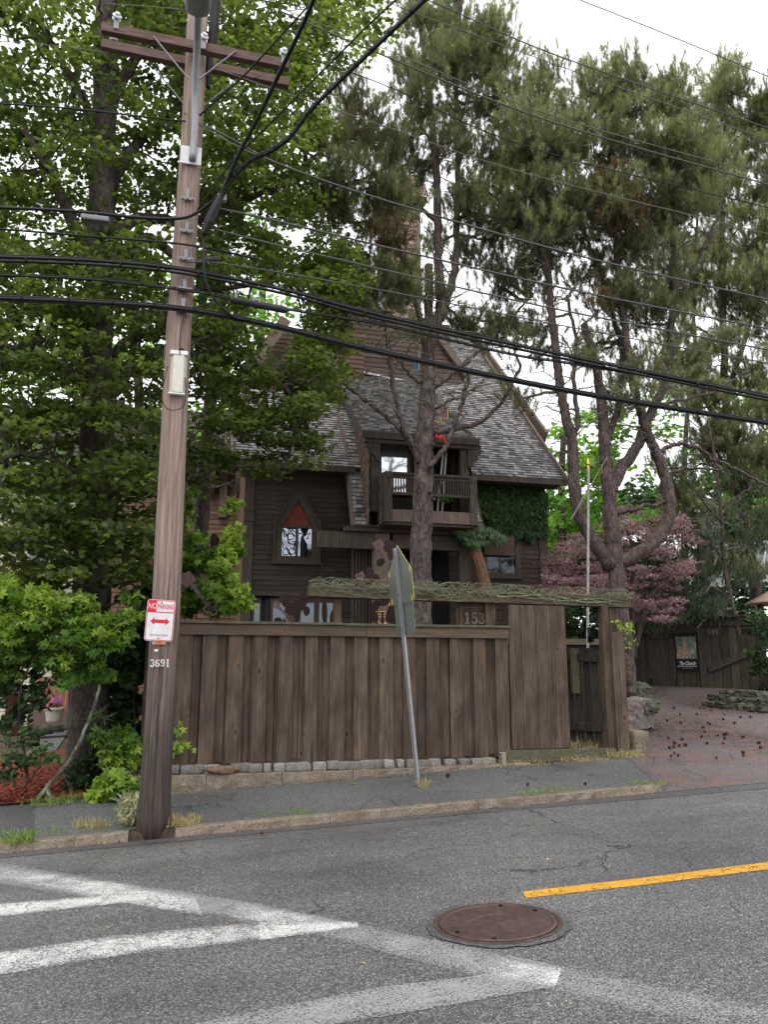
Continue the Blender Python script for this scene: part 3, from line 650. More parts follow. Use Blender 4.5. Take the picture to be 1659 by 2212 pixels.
splate('divider', [(-.14,.095),(.14,.095),(.14,.084),(-.14,.084)], -.0004, .0008, red)
T = lambda nm, s, size, p, mt, **k: place_text(nm, s, size, sp(p, -.0016), mt, ns, right=rt, up=ut, depth=.0006, **k)
T('lettering_no', 'NO', .088, (-.094,.153), wht, sx=.68); T('lettering_parking', 'PARKING', .072, (.046,.153), red, sx=.56, bold=.0012, space=1.06); T('lettering_tow', 'TOW AWAY ZONE', .026, (0,-.165), red, sx=.85)
splate('arrow', [(-.105,-.012),(-.06,.03),(-.06,.008),(.06,.008),(.06,.03),(.105,-.012),(.06,-.054),(.06,-.032),(-.06,-.032),(-.06,-.054)], -.0004, .0008, red)
for z in (.198, -.2): MB().lathe(sp((.0,z), -.006), [(.010,0),(.010,.006)], 10, axis='y').build('bolt', galvd, ns)
c = P(343, 1388, PY-.172)
tg = thing('number_tag', 'small orange and silver tag reading 2-41 under the parking sign', 'tag', c)
MB().box(c+Vector((-.075,-.004,-.02)), c+Vector((.075,.004,.02))).build('plate', galv, tg)
MB().box(c+Vector((-.045,-.0052,-.019)), c+Vector((.045,-.0035,.019))).build('orange_field', flat('orange', (.8,.2,.03), .5), tg)
place_text('digits', '2-41', .034, c+Vector((0,-.006,0)), flat('black paint', (.01,.01,.01), .6), tg, depth=.0006, bold=.0006)
c = P(325, 1431, PY-.176)
pn = thing('pole_number', 'silver metal digits 3691 nailed to the pole below the tag', 'pole number', c)
dg = flat('silver digit', (.62,.62,.6), .4, .3)
hh_ = .088
for i, ch in enumerate('3691'):
    a = -.42+i*.30; x_ = PX+.166*math.sin(a)-.02; y_ = PY-.168*math.cos(a+.08)-.006
    q = c+Vector((i*.054-.006, 0, 0)); q.y = min(PY-.14, y_)-.006
    serif_digits('digit', ch, q.x, q.z-.05, hh_, q.y, dg, pn, .55, .0, .004)
MB().box(P(337,1405,PY-.172)+Vector((-.02,-.004,-.012)), P(337,1405,PY-.172)+Vector((.018,0,.014))).build('staple_scrap', wht, up_)
# ================================================================== CABLES
cbl = flat('black cable', (.012,.012,.014), .5); gry = flat('weathered cable', (.09,.09,.09), .5); wirem = flat('bare wire', (.16,.15,.14), .5)
def cable(label, pts, r, mat=cbl, name='overhead_cable', grp='overhead cables', n=8, k=8, extra=None):
    q = [P(*p) for p in pts]; s = spl(q, n); mb = MB(); mb.tube(s, r, k)
    if extra:                                     # lashed strands run beside the first
        for dz, dy, rr in extra: mb.tube([(p[0], p[1]+dy, p[2]+dz) for p in s], rr, k)
        L = len(s)
        for i in range(0, L-1, 3):
            p = Vector(s[i]); d_ = (Vector(s[i+1])-p).normalized(); mb.tube([p-d_*.008+Vector((0,extra[0][1]/2,extra[0][0]/2)), p+d_*.008+Vector((0,extra[0][1]/2,extra[0][0]/2))], abs(extra[0][0])*.5+r*1.08, k)
    o = mb.build(name, mat, base=q[len(q)//2]); smooth(o); return tag(o, label, 'cable', grp)
Y1, Y2 = 9.28, 9.3
cable('thick black cable bundle crossing the pole at the second lowest clamp', [(-60,553,Y1),(200,563,Y1),(398,583,Y1),(620,628,Y1),(829,683,Y1),(1240,772,Y1),(1700,866,Y1)], .021, extra=[(-.05,.0,.019),(.03,.0,.006)], n=7)
cable('black lashed cable along the street at the closure', [(-60,592,Y2),(200,604,Y2),(395,627,Y2),(500,646,Y2),(640,672,Y2),(829,703,Y2),(1100,765,Y2),(1240,787,Y2),(1700,860,Y2)], .014, extra=[(.022,.0,.006)])
cable('lowest thick black cable bundle on the pole', [(-60,642,Y1),(180,652,Y1),(392,667,Y1),(600,706,Y1),(829,762,Y1),(1245,847,Y1),(1700,920,Y1)], .021, extra=[(.028,0,.012),(-.026,.01,.011)], n=7)
cable('grey span wire just above the upper cable bundle', [(398,566,Y2),(500,572,Y2),(829,628,Y2),(1240,708,Y2),(1700,792,Y2)], .009, gry)
cable('dark service cable entering high on the left side of the pole', [(-60,220,9.4),(150,234,9.4),(330,255,9.4),(412,263,9.4)], .011)
cable('black cable with white markers left of the pole', [(-60,446,9.3),(150,456,9.3),(300,470,9.3),(385,472,9.3),(420,462,9.3),(452,440,9.25),(480,412,9.15)], .02)
cable('black cable left of the pole between the clamps', [(-60,490,9.3),(150,507,9.3),(398,528,9.3),(560,560,9.3)], .013)
cable('long wire from the pole top sloping right through the pines', [(420,262,9.4),(500,300,9.4),(600,353,9.4),(829,432,9.4),(1254,553,9.4),(1700,656,9.4)], .013, gry)
cable('service wire leaving the splice bundle upper strand', [(462,448,9.2),(600,478,9.3),(829,533,9.3),(914,553,9.3),(1244,628,9.3),(1700,718,9.3)], .013, gry)
cable('service wire leaving the splice bundle lower strand', [(455,493,9.2),(560,520,9.3),(829,583,9.3),(1204,668,9.3),(1700,763,9.3)], .012, gry)
cable('thin wire high above the right pines nearest the frame corner', [(1200,-22,8.5),(1254,0,8.5),(1450,78,8.5),(1700,182,8.5)], .007, wirem)
cable('primary wire from the pole crossarm over the pine tops', [(613,-115,9.2),(924,0,9.2),(1204,120,9.2),(1700,290,9.2)], .009, gry)
cable('thin primary wire below the first over the pine tops', [(440,-150,9.2),(829,2,9.2),(1120,110,9.2),(1300,175,9.2),(1700,315,9.2)], .006, wirem)
cable('double wire upper strand crossing the middle of the pines', [(600,15,9.25),(829,105,9.25),(1190,248,9.25),(1700,392,9.25)], .006, wirem)
cable('double wire lower strand crossing the middle of the pines', [(600,22,9.2),(829,120,9.2),(1190,262,9.2),(1700,410,9.2)], .011, gry)
cable('thin dark wire under the double wires', [(620,110,9.3),(829,183,9.3),(1150,320,9.3),(1700,458,9.3)], .007)
cable('thin pale wire crossing the lower pine crowns', [(470,150,9.3),(650,212,9.3),(829,272,9.3),(1140,375,9.3),(1700,515,9.3)], .006, wirem)
cable('thin wire from the left edge to the lower crossarm', [(-60,84,9.7),(120,99,9.7),(235,114,9.7)], .005, wirem)
cable('thin wire crossing left of the pole top', [(230,8,9.6),(320,14,9.6),(408,22,9.6)], .005, wirem)
cable('thick black cable rising from the splice to the far side of the street', [(447,497,9.2),(470,440,9.1),(512,340,8.8),(560,248,8.4),(612,140,7.8),(660,40,7.1),(700,-60,6.5)], .024, extra=[(.0,.03,.012)])
cable('second thick black cable curving over the street', [(447,485,9.2),(500,390,8.95),(545,345,8.75),(580,330,8.65),(625,298,8.4),(670,240,8.1),(740,170,7.6),(829,85,7),(960,-40,6.2)], .021, extra=[(.03,0,.014)])
cable('thin black cable climbing from the pole to the upper right', [(425,455,9.3),(500,350,9.0),(560,290,8.7),(640,210,8.2),(740,110,7.6),(800,50,7.1),(900,-40,6.5)], .010)
cable('short cable climbing from the pole clamp behind the crossarm', [(430,250,9.4),(480,205,9.2),(530,160,9.0),(590,95,8.6),(650,30,8.1),(720,-45,7.5)], .011)
cable('black drop cable hanging beside the pole below the splice', [(438,495,9.2),(440,560,9.15),(441,590,9.15),(455,635,9.2),(500,682,9.25),(540,692,9.27)], .016)
cable('thin loop of wire from the lower clamp to the equipment box', [(440,660,9.3),(405,668,9.3),(395,690,9.28),(388,735,9.26),(388,764,9.26)], .006)
cable('thin loop of wire hanging below the equipment box', [(362,790,9.3),(349,850,9.3),(356,878,9.3),(375,886,9.3),(398,872,9.3),(400,815,9.3)], .005)
cable('coiled wire loop hanging behind the crossarm', [(565,165,9.6),(490,180,9.5),(492,205,9.5),(520,208,9.5),(535,185,9.5),(530,215,9.5),(522,245,9.5)], .005)
cable('thin grounding wire stapled up the left side of the pole', [(396,330,9.4),(380,470,9.36),(360,700,9.33),(352,790,9.33)], .004, wirem)
cable('small wire loops beside the pole above the plate', [(395,240,9.4),(430,268,9.35),(480,298,9.35),(500,310,9.35),(560,338,9.38)], .008, wirem)
cl = thing('splice_closure', 'long black splice closure hanging on the street cable', 'splice closure', P(560,660,9.3))
a, b = P(496,646,9.27), P(622,671,9.27); MB().tube([a, a+(b-a)*.03, a+(b-a)*.05, b-(b-a)*.05, b-(b-a)*.03, b], [.02,.035,.045,.045,.035,.02], 16).build('body', flat('closure black', (.03,.03,.033), .5), cl)
for t_ in (.1, .4, .5, .8): q = a+(b-a)*t_; MB().box(q+Vector((-.015,-.04,.02)), q+Vector((.015,.04,.075))).build('hanger', galvd, cl)
c2 = thing('splice_knot', 'bulky black cable splice tangled beside the pole', 'cable splice', P(452,470,9.2))
a, b = P(440,505,9.15), P(478,420,9.05); MB().tube([a, a+(b-a)*.3, a+(b-a)*.7, b], [.035,.06,.055,.03], 12, rough=.3).build('body', dark, c2)
MB().box(P(478,428,9.1)+Vector((-.05,-.04,-.04)), P(478,428,9.1)+Vector((.06,.04,.04))).build('tap_box', flat('grey box', (.4,.4,.4), .5), c2, bev=.01)
c = P(206,473,9.3); am = thing('cable_amplifier', 'grey ribbed amplifier hanging on the cable left of the pole', 'amplifier', c)
MB().box(c+Vector((-.17,-.05,-.035)), c+Vector((.16,.05,.03))).build('housing', flat('amp grey', (.2,.21,.21), .6, .3), am, bev=.015)
mb = MB()
for i in range(9): mb.box(c+Vector((-.16+i*.037,-.055,-.042)), c+Vector((-.15+i*.037,.055,-.033)))
mb.build('fins', galvd, am); MB().tube([c+Vector((0,0,.02)), c+Vector((0,0,.09))], .012).build('hanger', galvd, am)
# ================================================================== LEANING SIGN POST
b = hit(907, 1700); bz = b.z
tp = Vector((2.50, b.y-.12, P(853,1185,b.y-.12).z))
tp = P(856, 1178, b.y-.02)
ls = thing('school_sign', 'leaning steel post with a five-sided sign and a plate seen from behind', 'road sign', b)
dirp = (tp-b).normalized(); sdir = Vector((math.sin(R(9)), -math.cos(R(9)), 0)); bn = dirp.cross(sdir).normalized()
if bn.x > 0: bn = -bn                               # back of the signs faces the camera side
mb = MB()
def uch(mb, a, b_, w_=.055, d_=.03, t_=.004):
    s = sdir*w_/2; q = bn*d_
    for p0, p1 in ((-s*.5, s*.5),):
        mb.hexa([a+p0, a+p1, a+p1+bn*t_, a+p0+bn*t_, b_+p0, b_+p1, b_+p1+bn*t_, b_+p0+bn*t_])
    for sg in (-1, 1):
        p0, p1 = s*.5*sg, s*.7*sg+q
        mb.hexa([a+p0, a+p1, a+p1+s*.12*sg, a+p0+s*.12*sg, b_+p0, b_+p1, b_+p1+s*.12*sg, b_+p0+s*.12*sg])
        p2 = s*sg+q; mb.hexa([a+p1, a+p2, a+p2+bn*t_, a+p1+bn*t_, b_+p1, b_+p2, b_+p2+bn*t_, b_+p1+bn*t_])
uch(mb, b-dirp*.1, tp-dirp*.04, .075, .035); mb.build('post', galv, ls)
back = flat('sign back aluminium', (.20,.225,.2), .38, .35); yl = flat('yellow reflective edge', (.6,.55,.12), .5)
def spt(s_, z_): return tp+sdir*s_+dirp*z_+bn*-.004
def plate(name, pts, mat, th=-.006, off=0.): return MB().prism([spt(*p)-bn*off for p in pts], bn*th).build(name, mat, ls)
Wd = .38
plate('pentagon_sign', [(0,0),(Wd,-.36),(Wd,-.74),(Wd-.03,-.78),(-Wd+.03,-.78),(-Wd,-.74),(-Wd,-.36)], back)
plate('sign_edge', [(0,.005),(Wd+.005,-.36),(Wd+.005,-.74),(Wd-.03,-.786),(-Wd+.03,-.786),(-Wd-.005,-.74),(-Wd-.005,-.36)], yl, -.003, .0065)
W2 = .30
plate('lower_plate', [(W2-.03,-.765),(W2,-.80),(W2,-1.16),(W2-.03,-1.2),(-W2+.03,-1.2),(-W2,-1.16),(-W2,-.80),(-W2+.03,-.765)], back, -.005, .012)
mb = MB()
for s_, z_ in ((0,-.1),(Wd-.04,-.36),(-Wd+.04,-.36),(Wd-.05,-.73),(-Wd+.05,-.73)): mb.prism([spt(s_-.02,z_-.035)+bn*.001, spt(s_+.02,z_-.035)+bn*.001, spt(s_+.02,z_+.035)+bn*.001, spt(s_-.02,z_+.035)+bn*.001], bn*.001)
mb.build('reflective_tabs', yl, ls)
mb = MB()
for z_ in (-.15,-.65,-.85,-1.1): mb.tube([spt(0,z_), spt(0,z_)+bn*.05], .008, 8)
mb.build('bolts', galvd, ls)
# ================================================================== HOUSE
hs = thing('shingled_house', 'dark brown shingled and clapboarded house with balcony dormer and tower', 'house', (4.8, 18, .6))
HY = 18.
clap = M('clapboard brown', (.045,.037,.030), (.105,.086,.072), 5, (.8,5,8), .8, .5, .004, tone=.3, blot=.35, blc=(.03,.024,.02), bls=.8)
clapl = M('clapboard light brown', (.14,.088,.062), (.26,.165,.12), 5, (.8,5,8), .8, .5, .004, tone=.25, blot=.3)
trim = M('trim brown', (.062,.050,.041), (.135,.11,.092), 6, (5,5,.8), .8, .4, .004, tone=.25, blot=.3)
triml = M('trim light', (.13,.10,.082), (.22,.17,.14), 6, (5,5,.8), .8, .4, .004, tone=.25)
roofm = M('grey cedar shingle', (.15,.145,.143), (.33,.32,.32), 9, (3,3,3), .85, .4, .004, tone=.6)
roofb = M('brown cedar shingle', (.09,.06,.045), (.22,.155,.12), 9, (3,3,3), .85, .4, .004, tone=.5)
roofd = M('dark cedar shingle', (.05,.042,.036), (.12,.10,.088), 9, (3,3,3), .85, .4, .004, tone=.5)
def clapboards(mb, o, ax, L, z0, z1, exp=.115, n=(0,-1,0), clipf=None):
    o = Vector(o); ax = Vector(ax).normalized(); n = Vector(n); z = z0; r = random.Random(int(z0*10)+int(L*7))
    while z < z1:
        zt = min(z+exp, z1); a0, a1 = 0, L
        if clipf: a0, a1 = clipf((z+zt)/2)
        if a1 > a0:
            p = [o+ax*a0, o+ax*a1]; s = []
            for q in p: s.append(Vector((q.x, q.y, 0)))
            b0, b1 = s; bt = n*.02; tt = n*.004
            mb.add([b0+bt+Vector((0,0,z)), b1+bt+Vector((0,0,z)), b1+tt+Vector((0,0,zt)), b0+tt+Vector((0,0,zt)), b0+Vector((0,0,z)), b1+Vector((0,0,z))], [(0,1,2,3),(4,5,1,0)], r.uniform(.25,.8))
        z += exp
    return mb
def shingles(name, o, ux, up, W, Ln, mat, parent, inside=None, w=.135, exp=.12, th=.02, seed=1, rowj=.012, scal=False, prof=None):
    """real shingles in rows; o lower-left corner, ux along the eave, up up the slope; prof optional (d)->(point offset)"""
    o = Vector(o); ux = Vector(ux).normalized(); up = Vector(up).normalized(); nn = ux.cross(up).normalized()
    if nn.z < -.01: nn = -nn
    r = random.Random(seed); mb = MB(); rows = int(Ln/exp)+1
    for k in range(rows):
        x = -r.uniform(0, w); d = k*exp; drift = 0
        while x < W:
            ww = w*r.uniform(.65, 1.25); x0, x1 = max(0, x), min(W, x+ww-.006); x += ww
            if x1-x0 < .02 or (inside and not inside((x0+x1)/2, d+exp/2)): continue
            j = r.uniform(-rowj, rowj); top = min(d+exp*1.25, Ln)
            f = lambda s, q, h: (prof(s, q, h) if prof else o+ux*s+up*q+nn*h)
            y0 = d+j
            P0 = [f(x0,y0,th*1.5), f(x1,y0,th*1.5), f(x1,top,.002), f(x0,top,.002), f(x0,y0,0), f(x1,y0,0)]
            if scal:
                P0 = [f(x0,y0+exp*.35,th*1.4), f((x0+x1)/2,y0,th*1.5), f(x1,y0+exp*.35,th*1.4), f(x1,top,.002), f(x0,top,.002), f((x0+x1)/2,y0,0), f(x0,y0+exp*.35,0), f(x1,y0+exp*.35,0)]
                mb.add(P0, [(0,1,2,3,4),(6,5,1,0),(5,7,2,1)], r.random())
            else: mb.add(P0, [(0,1,2,3),(4,5,1,0)], r.random())
    return mb.build(name, mat, parent)
# -- walls
mb = MB(); clapboards(mb, (1.25,HY,0), (1,0,0), 2.5, .4, 6.55)
mb.build('front_wall', clap, hs); mb = MB(); clapboards(mb, (5.9,HY,0), (1,0,0), 2.4, .4, 6.55); mb.build('front_wall', clap, hs)
core = MB(); core.box((1.12,HY+.02,.3),(8.40,24.,6.4)); 
core.prism([(1.12,18.1,6.35),(1.12,24,6.35),(1.12,20,8.6),(1.12,19.9,8.6)], (3,0,0)); core.box((3.9,21.2,6.3),(7.1,24,11.9)); core.build('inner_walls', clap, hs)
mb = MB(); mb.box((1.06,HY-.045,.3),(1.27,HY+.03,5.05)); mb.box((1.04,HY-.07,5.05),(1.29,HY+.03,5.12)); mb.box((1.06,HY-.045,5.12),(1.27,HY+.03,5.3)); mb.box((1.04,HY-.06,5.3),(1.29,HY+.03,5.34)); mb.box((1.06,HY-.045,5.34),(1.27,HY+.03,6.5))
mb.build('corner_board', trim, hs, bev=.004)
MB().box((8.24,HY-.045,.3),(8.46,HY+.03,6.4)).build('corner_board', trim, hs, bev=.004)
MB().box((1.27,HY-.03,6.1),(3.5,HY+.0,6.5)).build('frieze_board', trim, hs); MB().box((6.3,HY-.03,6.1),(8.24,HY,6.5)).build('frieze_board', trim, hs)
# diagonal slatted side wall
mb = MB(); z = -1.5; r_ = random.Random(3)
while z < 6.3:
    a = .10; 
    y0, y1 = 18.03, 21.; z0 = z; z1 = z+3.0
    mb.add([(1.05,y0,z1),(1.05,y0,z1+a),(1.05,y1,z0+a),(1.05,y1,z0),(1.08,y0,z1),(1.08,y1,z0)], [(0,1,2,3),(0,3,5,4)], r_.uniform(.4,.9)); z += .135
mb.build('slatted_side_wall', clapl, hs)
# left wing behind
mb = MB(); clapboards(mb, (-2.2,20.6,0), (1,0,0), 3.3, .4, 7.2, .12); mb.build('wing_wall', clapl, hs)
mb = MB(); mb.box((-2.3,20.55,6.9),(1.1,20.6,7.2)); mb.box((-2.3,20.5,.3),(-2.1,20.62,7.2)); mb.box((.55,20.45,5.6),(.75,20.6,6.9)); mb.box((-1.1,20.45,5.9),(-.95,20.6,6.9)); mb.build('wing_trim', triml, hs)
for x in (.3, -1.0, .95):
    pts = [(x, 20.55, 6.1)]+[(x, 20.55-.5*math.sin(R(a))**1.2-.03, 6.15+.55*(1-math.cos(R(a)))) for a in range(10,91,16)]+[(x,20.0,6.95),(x,20.55,6.95)]
    MB().prism(pts, (.12,0,0)).build('eave_bracket', triml, hs)
shingles('wing_roof', (-2.5,20.1,6.95), (1,0,0), (0,.8,.62), 4.2, 3.6, roofd, hs, seed=8)
mb = MB(); clapboards(mb, (.7,20.3,0), (1,0,0), 3.6, 8.6, 10.9, .13, clipf=lambda z: (max(0,(z-8.6)*.55), 3.6)); mb.box((.7,20.32,8.2),(4.2,21,9)); mb.build('upper_wall', M('upper brown', (.09,.058,.045), (.17,.115,.09), 5, (.8,5,8), tone=.3), hs)
MB().bar((.62,20.0,8.5),(2.1,20.0,11.0),.06,.3).build('barge_board', triml, hs)
# -- main roof (45 degrees), left part stops under the upper wall
SQ = math.sqrt(.5)
shingles('main_roof', (.72,17.4,6.30), (1,0,0), (0,SQ,SQ), 8.02, 10.2, roofm, hs, seed=2,
   inside=lambda x, d: not (3.84 < x+.72 < 5.96 and d < 2.2) and ((x+.72 < 3.6 and d < 3.75) or (3.5 < x+.72 < 8.0 and d < 5.3) or (x+.72 > 7.0)))
mb = MB(); mb.prism([(.74,17.42,6.28),(.74,20.05,8.91),(3.7,20.05,8.91),(3.7,17.42,6.28)], (0,.04,-.06)); mb.prism([(5.97,17.42,6.28),(5.97,21.1,9.96),(8.7,21.1,9.96),(8.7,17.42,6.28)], (0,.04,-.06)); mb.prism([(3.5,19.0,7.86),(3.5,21.1,9.96),(5.97,21.1,9.96),(5.97,19.0,7.86)], (0,.04,-.06)); mb.prism([(7.0,20.9,9.76),(7.0,24.4,13.26),(8.7,24.4,13.26),(8.7,20.9,9.76)], (0,.04,-.06))
mb.build('roof_deck', trim, hs)
for q in (((8.74,17.3,6.22),(8.74,24.4,13.32),.05,.22),((9.1,19.2,7.9),(8.98,24.8,13.5),.08,.45),((.72,17.35,6.25),(.72,20.1,9.0),.05,.2)): MB().bar(*q).build('rake_board', triml, hs)
MB().box((.72,17.36,6.17),(3.5,17.41,6.30)).build('eave_fascia', trim, hs); MB().box((6.3,17.36,6.17),(8.75,17.41,6.30)).build('eave_fascia', trim, hs)
mb = MB(); mb.box((.74,17.41,6.20),(3.5,18.,6.235)); mb.build('soffit', trim, hs); MB().box((6.3,17.41,6.20),(8.7,18.,6.235)).build('soffit', trim, hs)
# right gable side and wing seen past the rake
mb = MB(); mb.prism([(8.42,18,.3),(8.42,24,.3),(8.42,24,12.2),(8.42,18,6.3)], (.03,0,0)); mb.build('right_wall', clap, hs)
# -- sweeping bay roof
prof = [(16.58,4.66),(16.8,4.92),(17.2,5.66),(17.62,6.5),(18.1,7.32),(19.0,8.22),(20.0,9.12),(21.1,10.05)]
cum = [0]
for a, b in zip(prof, prof[1:]): cum.append(cum[-1]+math.hypot(b[0]-a[0], b[1]-a[1]))
def bayp(x0):
    def f(s, d, h):
        d = min(max(d, 0), cum[-1]-1e-4); i = next(k for k in range(len(cum)-1) if cum[k+1] >= d); t = (d-cum[i])/(cum[i+1]-cum[i])
        a, b = prof[i], prof[i+1]; L = math.hypot(b[0]-a[0], b[1]-a[1]); ny, nz_ = -(b[1]-a[1])/L, (b[0]-a[0])/L
        return Vector((x0+s, a[0]+(b[0]-a[0])*t+ny*h, a[1]+(b[1]-a[1])*t+nz_*h))
    return f
shingles('bay_roof', (0,0,0), (1,0,0), (0,0,1), .32, cum[5], roofm, hs, prof=bayp(3.38), seed=5, exp=.12)
shingles('bay_roof', (0,0,0), (1,0,0), (0,0,1), .40, cum[4], roofm, hs, prof=bayp(5.93), seed=6, exp=.12)
for x in (3.34, 6.33):
    pts = [(x,a[0]-.03,a[1]+.0) for a in prof[:6]]+[(x,19.0,7.8),(x,18.0,6.8),(x,17.9,6.3),(x,17.4,5.5),(x,17.0,4.7)]
    MB().prism(pts, (.04,0,0)).build('bay_side_board', triml if x < 4 else trim, hs)
# dormer roof from tower foot to the front edge
dl = math.hypot(4.7, 3.2)
shingles('dormer_roof', (3.46,16.36,6.84), (1,0,0), (0,4.7/dl,3.2/dl), 2.66, dl, roofm, hs, seed=7, w=.13, exp=.115)
MB().prism([(3.48,16.38,6.82),(3.48,21.05,9.99),(6.1,21.05,9.99),(6.1,16.38,6.82)], (0,.03,-.09)).build('dormer_deck', trim, hs)
mb = MB(); mb.box((3.44,16.31,6.70),(6.14,16.37,6.86)); mb.box((3.5,16.37,6.62),(6.08,16.5,6.74)); mb.build('dormer_fascia', trim, hs)
# cheeks
for x, s in ((3.64,-1),(5.96,1)):
    mb = MB(); r_ = random.Random(4); k = 0; z = 4.75
    while z < 8.1:
        y = 16.5-(k % 2)*.06
        while y < 19.3:
            zr = 6.9+(y-16.4)*.68
            if z < zr-.02: mb.add([(x+s*.02,y+.0,z+.03),(x+s*.024,y+.055,z),(x+s*.02,y+.11,z+.03),(x+s*.004,y+.11,z+.14),(x+s*.004,y,z+.14)], [(0,1,2,3,4) if s < 0 else (4,3,2,1,0)], r_.random())
            y += .113
        z += .1; k += 1
    mb.add([(x,16.52,4.7),(x,19.2,4.7),(x,19.2,8.7),(x,16.52,6.9)], [(0,1,2,3)], .2)
    mb.build('dormer_cheek', roofb if s < 0 else roofd, hs)
dkk = flat('painted interior shade', (.010,.009,.008), .9)  # near-black colour paints in the shade of porch and doorway
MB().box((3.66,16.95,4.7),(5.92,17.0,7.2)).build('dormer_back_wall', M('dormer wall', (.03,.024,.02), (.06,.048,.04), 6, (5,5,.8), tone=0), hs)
gl = glass('window glass')
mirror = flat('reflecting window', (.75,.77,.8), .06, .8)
mir2 = flat('dim reflecting window', (.10,.115,.13), .05, .8)
def window(parent, x0, x1, z0, z1, y, fr, mullion=None, fw=.07, gmat=None, transom=None, name='window', dep=.06):
    mb = MB(); mb.box((x0-fw,y-dep,z0-fw),(x0,y,z1+fw)); mb.box((x1,y-dep,z0-fw),(x1+fw,y,z1+fw)); mb.box((x0,y-dep,z1),(x1,y,z1+fw)); mb.box((x0-fw*1.3,y-dep-.02,z0-fw),(x1+fw*1.3,y,z0))
    if mullion:
        for m_ in mullion: mb.box((m_-.018,y-dep*.8,z0),(m_+.018,y-.02,z1))
    if transom:
        for q in transom: mb.box((x0,y-dep*.7,q-.015),(x1,y-.02,q+.015))
    o = mb.build(name, fr, parent); MB().box((x0,y-.03,z0),(x1,y-.012,z1)).build('pane', gmat or gl, o); return o
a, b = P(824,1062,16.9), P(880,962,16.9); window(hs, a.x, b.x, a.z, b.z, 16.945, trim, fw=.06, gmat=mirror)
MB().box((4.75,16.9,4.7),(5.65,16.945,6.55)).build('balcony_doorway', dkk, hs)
for x in (3.66, 5.72):
    mb = MB()
    mb.box((x,16.45,5.1),(x+.2,16.6,6.7))
    mb.prism([(x+(.2 if x < 5 else .16),16.4,6.72),(x+(.2 if x < 5 else .16),16.4,6.2)]+[(x+.2-.0+(1 if x > 5 else -1)*(.03+.26*math.sin(R(q))+.03*math.sin(q*.2)), 16.4, 6.2+.45*(q/90.)) for q in range(10,91,10)]+[(x+.2+(1 if x > 5 else -1)*.32,16.4,6.72)], (0,.14,0))
    mb.build('dormer_post', trim, hs, bev=.004)
# balcony
bal = MB(); f0 = 15.95; zb = 4.80; zt = 5.86
bal.box((3.86,f0,zb),(5.86,f0+.06,zb+.26),.6); bal.build('balcony_skirt', triml, hs, bev=.004)
mb = MB(); mb.box((3.84,f0-.03,zt-.05),(5.9,f0+.1,zt+.01),.5); mb.box((3.95,f0,zt-.12),(5.8,f0+.05,zt-.06),.3); mb.box((3.95,f0,5.38),(5.8,f0+.05,5.44),.5); mb.build('balcony_rail', trim, hs, bev=.004)
x = 4.02
while x < 5.75: MB().box((x,f0+.01,5.44),(x+.03,f0+.04,zt-.1),.4).build('baluster', trim, hs); x += .058
for x in (3.84, 5.74): mb = MB(); mb.box((x,f0-.04,zb-.02),(x+.16,f0+.12,zt-.02),.5); mb.lathe((x+.08,f0-.055,zt-.1), [(.055,-.01),(.055,.02),(.03,.025)], 14, axis='y'); mb.build('balcony_post', trim, hs, bev=.004)
for x, s in ((3.84,-1),(5.9,1)):
    mb = MB(); r_ = random.Random(9); z = zb-.04; k = 0
    while z < zt-.1:
        y = f0+.1-(k%2)*.05
        while y < 17.0: mb.add([(x+s*.02,y,z+.03),(x+s*.024,y+.05,z),(x+s*.02,y+.1,z+.03),(x+s*.004,y+.1,z+.13),(x+s*.004,y,z+.13)], [(0,1,2,3,4) if s < 0 else (4,3,2,1,0)], r_.random()); y += .102
        z += .09; k += 1
    mb.box((x-.02 if s < 0 else x-.02,f0+.06,zt-.06),(x+.03,17.0,zt)); mb.add([(x,f0+.08,zb),(x,17,zb),(x,17,zt-.05),(x,f0+.08,zt-.05)], [(0,1,2,3)], .2)
    mb.build('balcony_side', roofd, hs)
MB().box((3.86,f0+.05,zb-.06),(5.86,17.5,zb+.0)).build('balcony_floor', trim, hs)
# porch
mb = MB(); mb.box((2.55,16.62,4.30),(3.80,16.74,4.66),.75); mb.build('porch_side_beam', trim, hs, bev=.005)
mb = MB(); mb.box((3.1,16.5,4.66),(6.2,16.72,4.76),.4); mb.box((3.3,16.45,4.76),(6.3,16.6,4.80),.3); mb.build('porch_cornice', trim, hs, bev=.004)
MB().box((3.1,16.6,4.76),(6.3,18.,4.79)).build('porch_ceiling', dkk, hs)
MB().box((4.2,16.66,4.34),(5.75,16.74,4.66),.7).build('porch_fascia', trim, hs, bev=.004)
o = MB().box((3.78,16.62,.8),(4.12,16.9,4.66),.9).build('porch_column', triml, hs, bev=.006); o['label'] = 'wide pale brown porch column'
MB().box((5.72,16.64,.8),(5.98,16.88,4.66),.4).build('porch_column', trim, hs, bev=.006)
for i in range(6): MB().box((3.36+i*.075,17.0,.8),(3.40+i*.075,17.05,4.4),.5).build('porch_slat', trim, hs)
MB().box((3.9,17.95,.8),(5.9,17.975,4.6)).build('porch_opening', dkk, hs)  # solid panel, the dark void behind the porch painted on it
